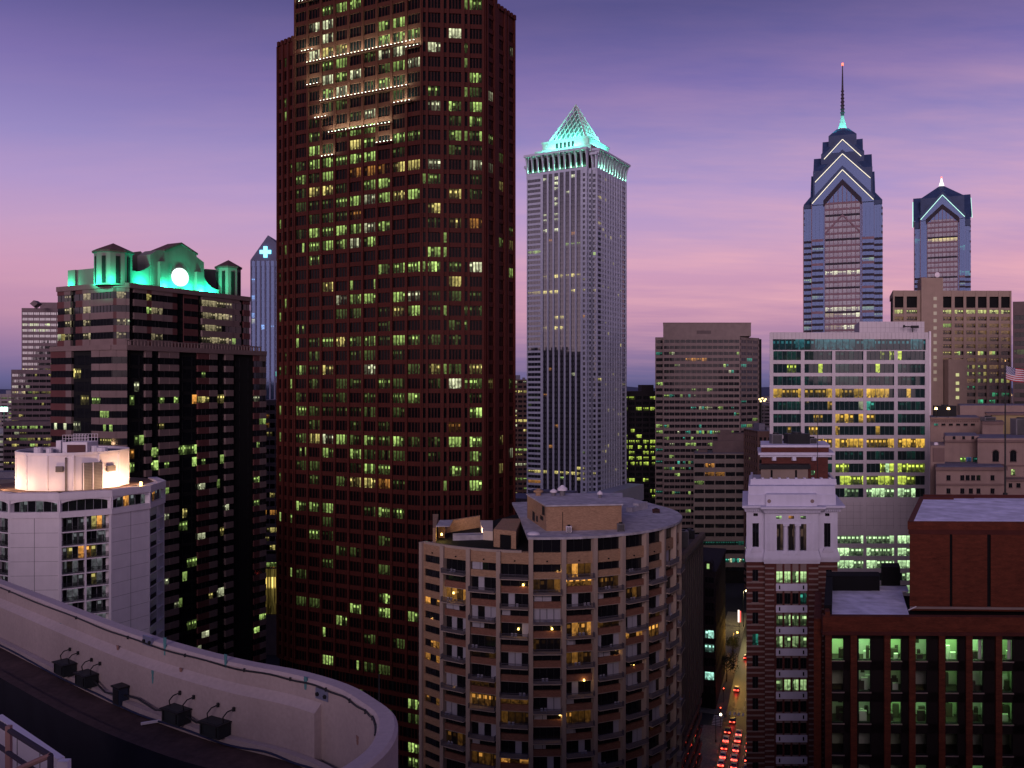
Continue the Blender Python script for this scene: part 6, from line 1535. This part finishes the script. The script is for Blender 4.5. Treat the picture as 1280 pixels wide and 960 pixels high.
b.build('distant_rooftops', STN[0], kind='stuff'); bpy.data.objects['distant_rooftops']['label'] = 'dim low roofs of the far city spreading to the horizon'
b = MB()
for i in range(700):
    y = rs.uniform(700, 6000); x = rs.uniform(-.62, .62) * y; s = y * .0006; z = rs.uniform(8, 30); b.box3(x - s, x + s, y, y + s, z, z + 2 * s, rs.choice((0, 0, 1, 2)))
b.build('distant_city_lights', [emit('far_amber', (1, .6, .2), 1.5, 'NONE'), emit('far_white', (1, .9, .7), 1.5, 'NONE'), emit('far_green', (.3, 1, .6), 1.2, 'NONE')], kind='stuff'); bpy.data.objects['distant_city_lights']['label'] = 'tiny lights scattered over the far city at the horizon'
D = 600
t = thing('floodlight_mast', (X(5, D), D, 0), 'bright greenish floodlight on a mast at the left edge', 'floodlight')
b = MB(); b.tube([(X(5, D), D, 0), (X(5, D), D, Z(514, D))], [.5, .3], 8); b.build('pole', FRAME, t)
b = MB(); b.box3(X(5, D) - 2.2, X(5, D) + 2.2, D - .6, D + .6, Z(514, D), Z(509, D)); b.build('lamp_head', emit('green_flood', (.5, 1, .8), 6, 'NONE'), t)
light('POINT', (X(5, D), D - 3, Z(511, D)), 9000, (.3, 1, .7), t, size=1.5)

# the four lamps on mast between pale office and brown tower
D = 480
t = thing('floodlight_mast', (X(952, D), D, 0), 'cluster of warm lamps on a mast left of the pale gridded office', 'floodlight')
b = MB(); b.tube([(X(952, D), D, 0), (X(952, D), D, Z(502, D))], .3, 6); b.build('pole', FRAME, t)
b = MB()
for px, py in ((949.5, 499), (953, 498), (957, 499), (951, 501.5), (955.5, 501)): b.cyl(X(px, D), D, Z(py, D) - .4, Z(py, D) + .4, .5, 8)
b.build('lamp_head', emit('warm_flood', (1, .75, .3), 3, 'NONE'), t)
# ================================================================== street furniture, cars
def lamp_post(a, r, h, label, col, e, size=.35, arm=1.4):
    x, y, z = sp(a, r, .14); h += G0; t = thing('street_lamp', (x, y, z), label, 'street lamp', 'street lamps along the street')
    b = MB(); b.tube([(x, y, z), (x, y, h)], [.14, .08], 8); b.tube([(x, y, h - .1), (x + E2.x * arm, y + E2.y * arm, h + .15)], .06, 6); b.cyl(x, y, z, z + .8, .22, 8); b.build('post', FRAME, t)
    hx, hy = x + E2.x * arm, y + E2.y * arm
    b = MB(); b.cyl(hx, hy, h - .1, h + .3, size * 1.1, 10, r2=size * .5); b.cyl(hx, hy, h - .32, h - .1, size * .8, 10, r2=size); b.build('lamp_head', emit('lamp_' + label[:6].strip().replace(' ', '_'), col, 7, 'NONE'), t)
    light('POINT', (hx, hy, h - .6), e, col, t, size=.25)
lamp_post(2.5, -6.0, 9.5, 'yellow street lamp at the corner by the crossing', (1, .52, .09), 2200)
lamp_post(48, -1.0, 13, 'amber street lamp halfway along the street, beyond the tree', (1, .52, .09), 3800)
lamp_post(105, -.6, 16, 'brightest white street lamp near the far end of the street', (1, .8, .35), 6000, .7)
lamp_post(22, -6.8, 7.5, 'greenish street lamp behind the pavement tree', (.85, .9, .3), 2200)
lamp_post(-26, -1.2, 8.5, 'pale lamp nearest the bottom edge by the queue of cars', (1, .78, .5), 120)
def signal(a, r, h, label, col):
    x, y, z = sp(a, r, .14); h += G0; t = thing('traffic_light', (x, y, z), label, 'traffic light')
    b = MB(); b.tube([(x, y, z), (x, y, h)], .09, 6); b.build('post', FRAME, t)
    b = MB(); b.box3(x - .25, x + .25, y - .2, y + .2, h - .1, h + 1.2); b.build('housing', FRAME, t)
    b = MB()
    for i in range(3): b.cyl(x, y - .24, h + .08 + i * .38, h + .3 + i * .38, .12, 8, mat=1 if i == 2 else 0)
    b.build('lens', [FRAME, emit('signal_red', (1, .08, .03), 8, 'NONE')], t)
    light('POINT', (x, y - .6, h + 1), 60, (1, .1, .05), t, size=.2)
signal(-14.5, -.8, 5.5, 'red traffic light at the left kerb before the crossing', 0)
signal(8, -1.6, 4.0, 'small red light on a post on the pavement by the tree', 0)
b = MB(); x, y, z = sp(86, -1.2, .14); b.tube([(x, y, z), (x, y, 8 + G0)], .09, 6); t = thing('shop_sign', (x, y, z), 'upright glowing red and white sign far along the street', 'sign'); b.build('post', FRAME, t)
b = MB(); b.box3(x - .55, x + .05, y - .2, y + .2, 7 + G0, 12 + G0, 0); b.box3(x + .05, x + .7, y - .2, y + .2, 7 + G0, 11.6 + G0, 1); b.build('sign_panel', [emit('sign_white', (1, .85, .75), 1.6, 'NONE'), emit('sign_red', (1, .1, .08), 1.2, 'NONE')], t)
# street tree
def tree(a, r, h, label):
    x, y, z = sp(a, r, .14); t = thing('street_tree', (x, y, z), label, 'tree'); rs = random.Random(int(a * 10))
    b = MB(); b.tube([(x, y, z), (x + .1, y, z + h * .35), (x - .1, y + .1, z + h * .7)], [.22, .15, .06], 7)
    tips = []
    for i in range(9):
        an = i * 2.4; s = z + h * (.35 + .05 * i); e = (x + math.cos(an) * h * .24, y + math.sin(an) * h * .24, s + h * .2); b.tube([(x, y, s), e], [.08, .03], 5); tips.append(e)
    b.build('trunk', stone('bark', (.06, .045, .035)), t)
    b = MB()
    for e in tips + [(x, y, z + h * .85)]:
        for i in range(110):
            p = Vector(e) + Vector((rs.gauss(0, 1), rs.gauss(0, 1), rs.gauss(0, .9))) * h * .085; u = Vector((rs.gauss(0, 1), rs.gauss(0, 1), rs.gauss(0, 1))).normalized(); v = u.orthogonal().normalized(); s = rs.uniform(.16, .32)
            b.face([p - u * s, p + v * s * .6, p + u * s, p - v * s * .6])
    b.build('crown', stone('leaves', (.05, .065, .03), var=.3, scale=1.5, streak=0), t)
tree(30, -2.2, 9.5, 'small leafy tree on the lit pavement along the street')
tree(62, -2.4, 7, 'slighter tree farther along the pavement')
# cars
CARP = [stone('car_paint_dark', (.02, .02, .025), rough=.3, spec=.5, streak=0, var=.05), stone('car_paint_silver', (.3, .3, .32), rough=.3, spec=.5, streak=0, var=.05), stone('car_paint_red', (.2, .02, .02), rough=.3, spec=.5, streak=0, var=.05), stone('car_paint_white', (.6, .6, .6), rough=.35, streak=0, var=.05)]
TAIL = emit('tail_light', (1, .06, .03), 9, 'NONE'); HEAD = emit('head_light', (1, .93, .8), 6, 'NONE'); TYRE = stone('tyre', (.02, .02, .02), streak=0)
def make_car(paint):
    t = thing('car', (0, 0, 1e-6), 'car', 'car', 'cars queueing in the street')
    prof = [(-2.2, .35), (2.2, .35), (2.25, .6), (2.15, .85), (1.0, .98), (.45, 1.42), (-1.0, 1.46), (-1.75, 1.02), (-2.2, .95), (-2.28, .6)]
    b = MB(); Lh = [(-.86 if z < 1.1 else -.68, y, z) for y, z in prof]; Rh = [(-x, y, z) for x, y, z in Lh]
    b.face(list(reversed(Lh))); b.face(Rh)
    for i in range(len(prof)): j = (i + 1) % len(prof); b.face([Lh[i], Lh[j], Rh[j], Rh[i]])
    b.build('body', paint, t)
    b = MB(); b.face([(-.62, -1.08, 1.43), (.62, -1.08, 1.43), (.74, -1.72, 1.07), (-.74, -1.72, 1.07)][::-1]); b.face([(-.74, .98, 1.02), (.74, .98, 1.02), (.62, .5, 1.40), (-.62, .5, 1.40)])
    b.v = [(x, y + (-.02 if y < 0 else .02), z + .02) for x, y, z in b.v]
    for s in (-1, 1): b.face([(s * .875, -1.5, 1.03), (s * .875, .8, 1.03), (s * .70, .4, 1.38), (s * .70, -.95, 1.40)])
    b.build('window', GL, t)
    for sx in (-1, 1):
        for y in (-1.35, 1.4):
            b = MB(); n = 14
            ci = [(y + .33 * math.cos(i * 2 * math.pi / n), .33 + .33 * math.sin(i * 2 * math.pi / n)) for i in range(n)]
            b.hexa([(sx * .68, a, c) for a, c in ci], [(sx * .9, a, c) for a, c in ci]); b.build('wheel', TYRE, t)
        b = MB(); b.box3(sx * .62 - .2, sx * .62 + .2, -2.33, -2.2, .68, .92); b.build('tail_light', TAIL, t)
        b = MB(); b.box3(sx * .6 - .18, sx * .6 + .18, 2.15, 2.27, .62, .78); b.build('headlight', HEAD, t)
    return t
protos = [make_car(p) for p in CARP]; used = set(); rs = random.Random(141)
NM = ['dark', 'silver', 'red', 'white']; ROWN = ['first row before the crossing', 'second row before the crossing', 'third row before the crossing', 'fourth row before the crossing', 'fifth row before the crossing']
LN = ['left lane', 'middle lane', 'right lane']
def put_car(i, a, r, label, flip=False):
    c = protos[i] if i not in used else copy_tree(protos[i]); used.add(i)
    c.location = sp(a, r, .02); c.rotation_euler = (0, 0, -SD + (math.pi if flip else 0)); c['label'] = label
    light('POINT', (sp(a - 3.0, r, .8)), 90, (1, .05, .03), None, size=.3)
for k in range(5):
    for l in range(3):
        i = rs.randrange(4)
        put_car(i, -17 - k * 6.2 + rs.uniform(-.8, .8), 1.6 + l * 3.4 + rs.uniform(-.2, .2), f'{NM[i]} car with lit tail lights, {LN[l]}, {ROWN[k]}')
put_car(0, -8, 2.4, 'dark car crossing the junction over the side street'); put_car(3, -7, 8.6, 'white car on the right of the junction')
put_car(1, 22, 1.8, 'silver car at the kerb beside the pavement tree'); put_car(0, 34, 5.6, 'dark car driving away past the tree'); put_car(2, 60, 3.0, 'red car far along the street'); put_car(3, 82, 5.0, 'white car near the far end of the street')

# ================================================================== the roof the picture is taken from
CON = stone('stucco', (.42, .34, .325), var=.12, scale=.5, streak=.14, fine=14, famp=.3); CONL = stone('stucco_lip', (.49, .40, .39), var=.12, scale=.5, streak=.05, fine=12, famp=.3)
RUST = stone('rusty_gravel', (.085, .05, .042), var=.45, scale=1.2, streak=0, fine=8); DKW = stone('shaded_concrete', (.024, .023, .032), var=.4, scale=.8, streak=.2)  # inner wall and lower roof colour darkened to stand in for shade
t = thing('rooftop_building', (-12, 10, 0), 'curved pinkish stucco roof parapet of the building the picture is taken from', 'building')
h = 5.0
raw = [(-5.2, 6.9), (-3.9, 5.65), (-2.67, 4.62), (-1.855, 3.915), (-1.405, 3.54), (-1.0, 3.26), (-.732, 3.12), (-.536, 2.97), (-.42, 2.82), (-.365, 2.73), (-.338, 2.63), (-.332, 2.53), (-.345, 2.43), (-.378, 2.333), (-.43, 2.24), (-.52, 2.12), (-.7, 1.98), (-1.2, 1.75), (-2.2, 1.9), (-3.6, 2.7)]
raw = [(x * h, y * h) for x, y in raw]
path = []
for i in range(1, len(raw) - 2):
    p0, p1, p2, p3 = [Vector(raw[j] + (0,)) for j in (i - 1, i, i + 1, i + 2)]
    for s in range(8):
        u = s / 8; path.append(.5 * ((2 * p1) + (p2 - p0) * u + (2 * p0 - 5 * p1 + 4 * p2 - p3) * u * u + (3 * p1 - p0 - 3 * p2 + p3) * u ** 3))
for _ in range(3): path = [path[0]] + [(path[i - 1] + path[i] * 2 + path[i + 1]) / 4 for i in range(1, len(path) - 1)] + [path[-1]]
nrm = []
for i in range(len(path)):
    d = (path[min(i + 1, len(path) - 1)] - path[max(i - 1, 0)]).normalized(); nrm.append(Vector((d.y, -d.x, 0)) * 1.0)
# inside is towards the camera side: left of travel when walking to the right is outwards
sgn = -1 if (nrm[5].y > 0) else 1
nrm = [v * sgn for v in nrm]
zt = HC - h
def sweep(b, sec, i0, i1, mats, caps=True):
    rows = [[(path[i].x + nrm[i].x * o, path[i].y + nrm[i].y * o, zt + z) for o, z in sec] for i in range(i0, i1 + 1)]
    for a, c in zip(rows[:-1], rows[1:]):
        for k in range(len(sec) - 1): b.face([a[k], c[k], c[k + 1], a[k + 1]], mats[k])
    if caps: b.face(rows[0], mats[0]); b.face(list(reversed(rows[-1])), mats[0])
b = MB(); n = len(path) - 1; iR = max(range(len(path)), key=lambda i: path[i].x / path[i].y)
sweep(b, [(0, -14), (0, -.05), (.05, 0), (.27, 0), (.31, -.05), (.31, -1.75), (.31, -14)], 0, n, [0, 1, 1, 1, 0, 0])
ip = min(range(len(path)), key=lambda i: abs(640 + path[i].x / path[i].y * F - 418) + (1000 if path[i].y < 12 else 0))
sweep(b, [(.30, -.33), (.41, -.43), (.46, -.47), (.46, -1.3), (.3, -1.3)], 0, ip, [1, 1, 0, 0])
sweep(b, [(.45, -1.32), (.47, -1.21), (.60, -1.21), (.62, -1.34)], 0, min(n, iR + 10), [0, 1, 0])
par = b.build('parapet', [CON, CONL], t)
b = MB(); sweep(b, [(.3, -1.33), (1.35, -1.36), (1.35, -1.5), (.3, -1.5)], 0, min(n, iR + 14), [0, 0, 0]); b.build('gutter_ledge', RUST, t)
b = MB(); sweep(b, [(1.3, -1.5), (1.3, -1.30), (1.5, -1.30), (1.5, -8), (1.3, -8)], 0, min(n, iR + 14), [1, 1, 0, 0]); b.build('inner_wall', [DKW, RUST], t)
# white panelled wall of the stair house below, with its panel joints
b = MB(); f = Fr((-7.9, 13.55), -41.8); f.box(b, 0, 2.35, -.1, 0, 69, 74.95, 0)
for u in (.9, 1.75): f.box(b, u, u + .015, -.1, .006, 69, 74.9, 1)
for z in (74.55, 74.2, 73.8): f.box(b, .02, 2.3, -.1, .008, z, z + .012, 1)
b.build('panelled_wall', [WHT, WJ], t)
b = MB(); b.box3(-9.6, -7.4, 11.4, 11.6, 68, 74.9); b.build('dark_door_wall', BLACK, t)
b = MB(); b.prism([(-40, -20), (-2, -14), (-2.2, 8), (-16, 12), (-40, 30)], 0, 68); b.build('lower_roof', DKW, t)
b = MB()
b.prism([(-60, -40), (30, -40), (30, 1.5), (-2, 1.5), (-8, 4), (-60, 30)], 0, 77.6); b.build('main_block', stone('own_building', (.3, .26, .25)), t)
def at_ray(px, py, D): return Vector((X(px, D), D, Z(py, D)))
def on_wall(px, py, off):
    """point on the parapet's inner face (offset off from its outer line) seen at that picture place"""
    k = (px - 640) / F; best = None
    for i in range(iR):
        a = path[i] + nrm[i] * off; c = path[i + 1] + nrm[i + 1] * off
        ga, gc = a.x - k * a.y, c.x - k * c.y
        if ga * gc <= 0 and a.y > 11:
            s = ga / (ga - gc) if ga != gc else 0; p = a.lerp(c, s); d = (c - a).normalized(); return Vector((p.x, p.y, Z(py, p.y))), d, nrm[i]
    return at_ray(px, py, 15), Vector((1, 0, 0)), Vector((0, -1, 0))
# cable clipped under the lip
b = MB(); pts = []
for i in range(0, iR + 4): p = path[i] + nrm[i] * .33; pts.append((p.x, p.y, zt - .07 + .012 * math.sin(i * .9)))
b.tube(pts, .018, 5); 
for i in range(4, iR + 2, 6): p = path[i] + nrm[i] * .33; b.box3(p.x - .014, p.x + .014, p.y - .02, p.y + .02, zt - .10, zt - .04)
tag(b.build('cable', FRAME), 'dark cable clipped along the inside of the stucco parapet lip', 'cable')
b = MB(); pts = []
for i in range(0, iR + 4): p = path[i] + nrm[i] * .64; pts.append((p.x, p.y, zt - 1.29 + .02 * math.sin(i * .7)))
b.tube(pts, .02, 5); tag(b.build('conduit', stone('blue_conduit', (.03, .035, .08))), 'dark conduit lying along the kerb at the parapet foot', 'conduit')
# transformer boxes with cable tails
BOX = stone('grey_green_steel', (.022, .027, .03), rough=.5, var=.3, scale=3, streak=.2)
def transformer(px, py, wpx, label):
    p, d, nn_ = on_wall(px, py, .47); D = p.y; w = wpx / F * D / max(.5, d.x) * .82
    base = Vector((p.x, p.y, zt - 1.21)) + nn_ * .02
    base.z = max(base.z, Z(py + 12, D)); t = thing('transformer_box', base, label, 'transformer')
    f = Fr((base.x - d.x * w / 2, base.y - d.y * w / 2), math.degrees(math.atan2(d.y, d.x)))
    b = MB(); hh = .26
    f.poly(b, [(0, base.z), (w, base.z), (w, base.z + hh * .92), (w * .93, base.z + hh), (w * .07, base.z + hh), (0, base.z + hh * .92)], .0, .26)
    b.build('casing', BOX, t)
    b = MB(); f.box(b, -.02, w + .02, -.02, .30, base.z + hh * .9, base.z + hh * .97); f.box(b, w * .1, w * .14, .26, .28, base.z + .04, base.z + hh * .8); f.box(b, w * .86, w * .9, .26, .28, base.z + .04, base.z + hh * .8); b.build('lid', FRAME, t)
    for u in (w * .1, w * .92):
        b = MB(); b.tube([f.pt(u, base.z + hh * .9, .12), f.pt(u + .02, base.z + hh + .10, .15), f.pt(u + .07, base.z + hh + .19, .10), f.pt(u + .12, base.z + hh + .22, .01)], .012, 5); q = f.pt(u + .12, base.z + hh + .22, .0); b.cyl(q[0], q[1], q[2] - .035, q[2] + .035, .026, 6); b.build('cable_tail', FRAME, t)
    return f.pt(w, base.z + .15, .1), f.pt(0, base.z + .15, .1)
e1 = transformer(90, 828, 26, 'leftmost dark transformer box at the parapet foot, touching its neighbour')
e2 = transformer(117, 842, 26, 'second transformer box from the left, just left of the small junction box')
e3 = transformer(229, 887, 34, 'large transformer box right of the junction box, with a long looping cable')
e4 = transformer(277, 908, 36, 'rightmost transformer box at the parapet foot')
p, d, nn_ = on_wall(157, 866, .47); f = Fr((p.x, p.y), math.degrees(math.atan2(d.y, d.x))); jz = p.z - .14
t = thing('junction_box', f.pt(.1, jz, .1), 'small upright junction box between the two pairs of transformer boxes', 'junction box')
b = MB(); f.box(b, -.13, .14, .02, .2, jz - .06, jz + .3); b.build('casing', stone('navy_steel', (.03, .04, .07), rough=.5), t)
b = MB(); f.box(b, -.15, .16, .0, .23, jz + .29, jz + .32); f.box(b, -.10, .11, .2, .212, jz - .02, jz + .26); b.build('lid', FRAME, t)
b = MB(); A = Vector(e2[0]); C_ = Vector(f.pt(-.13, jz + .1, .1)); b.tube([A, A.lerp(C_, .5) + Vector((0, 0, -.1)), C_], .02, 5)
A = Vector(f.pt(.14, jz + .15, .1)); C_ = Vector(e3[1]); b.tube([A, A.lerp(C_, .3) + Vector((0, 0, .02)), A.lerp(C_, .7) + Vector((0, 0, -.08)), C_], .02, 5)
A = Vector(e3[0]); C_ = Vector(e4[1]); b.tube([A, A.lerp(C_, .5) + Vector((0, 0, -.05)), C_], .02, 5)
tag(b.build('cable', FRAME), 'sagging cable linking the junction box and the transformer boxes', 'cable')
PL = stone('zinc_plate', (.22, .23, .33), rough=.4, metallic=.3, streak=.1)
for px, py, lb in ((185, 801, 'small left zinc anchor plate on the stucco parapet'), (403, 868, 'right zinc anchor plate on the parapet near its rounded end')):
    p, d, nn_ = on_wall(px, py, .31); f = Fr((p.x, p.y), math.degrees(math.atan2(d.y, d.x))); t = thing('anchor_plate', p, lb, 'plate')
    b = MB(); f.box(b, -.16, .16, -.02, .02, p.z - .09, p.z + .09); b.build('plate', PL, t)
    for u in (-.1, .1):
        b = MB(); b.tube([f.pt(u, p.z - .01, .0), f.pt(u, p.z - .01, .05)], .035, 8); b.build('bolt', FRAME, t)
# verdigris streaks and patched spots, thin crusts on the stucco
VG = stone('verdigris', (.10, .26, .27), var=.3, scale=4, streak=.2); PT_ = stone('patched_spot', (.30, .17, .14), var=.3, scale=4, streak=.1)
rs = random.Random(151)
def crust(px, py, w, hgt, off, m):
    p, d, nn_ = on_wall(px, py, off); f = Fr((p.x, p.y), math.degrees(math.atan2(d.y, d.x)))
    k = 9; pts = [(w * (1 - .5 * i / k) * rs.uniform(.7, 1.1), p.z - hgt * i / k) for i in range(k + 1)]
    b = MB(); f.poly(b, [(-u, z) for u, z in pts] + [(u * .9, z) for u, z in reversed(pts)], -.01, .006, m); b.build('stain', [VG, PT_], par)
par_t = par
for px, py, w, hg in ((76, 779, .05, .16), (206, 797, .05, .34), (282, 818, .045, .24), (382, 846, .05, .22)): crust(px, py, w, hg, .31, 0)
crust(191, 838, .04, .25, .46, 0)
for px, py in ((147, 807), (226, 835), (348, 876)): crust(px, py, .05, .09, .36, 1)
crust(447, 920, .05, .14, .31, 1)
b = MB(); p, d, nn_ = on_wall(180, 884, .9); b.tube([(p.x - .1, p.y + .1, zt - 1.31), (p.x + .38, p.y + .25, zt - 1.28)], .03, 4)
tag(b.build('pipe_offcut', WHT), 'short pale pipe lying on the rusty roof ledge', 'pipe')
p = at_ray(474, 868, 14.05); b = MB(); b.tube([(p.x, p.y, zt - .1), (p.x, p.y, zt + .42)], .012, 5); tag(b.build('lightning_rod', FRAME), 'thin lightning rod on the rounded parapet end', 'lightning rod')
# railing in the bottom left corner
t = thing('stair_railing', (-6.2, 11.0, 73), 'dark pipe stair railing in the bottom left corner', 'railing')
PK = stone('primer_pink', (.34, .19, .17), streak=.1)
b = MB(); b.tube([at_ray(-4, 903, 11.2), at_ray(63, 945, 10.4)], .035, 7); b.build('top_rail', stone('rail_paint', (.05, .04, .06)), t)
b = MB(); b.tube([at_ray(-4, 931, 11.2), at_ray(50, 968, 10.4)], .03, 7); b.build('mid_rail', MATS['rail_paint'], t)
b = MB(); b.tube([at_ray(63, 944, 10.4), at_ray(22, 962, 10.6)], .035, 7); b.build('brace', PK, t)
b = MB(); b.tube([at_ray(63, 944, 10.4), at_ray(63, 985, 10.4)], .035, 7); b.build('post', MATS['rail_paint'], t)
b = MB(); p = at_ray(11, 907, 11.0); b.box3(p.x - .03, p.x + .03, p.y - .03, p.y + .03, 72, p.z); b.build('post', PK, t)
b = MB(); p = at_ray(80, 950, 11.6); b.box3(p.x - .07, p.x + .07, p.y - .05, p.y + .05, p.z - .6, p.z + .0); tag(b.build('vent_pipe', WHT), 'small pale vent pipe beside the panelled wall at the bottom left', 'vent')
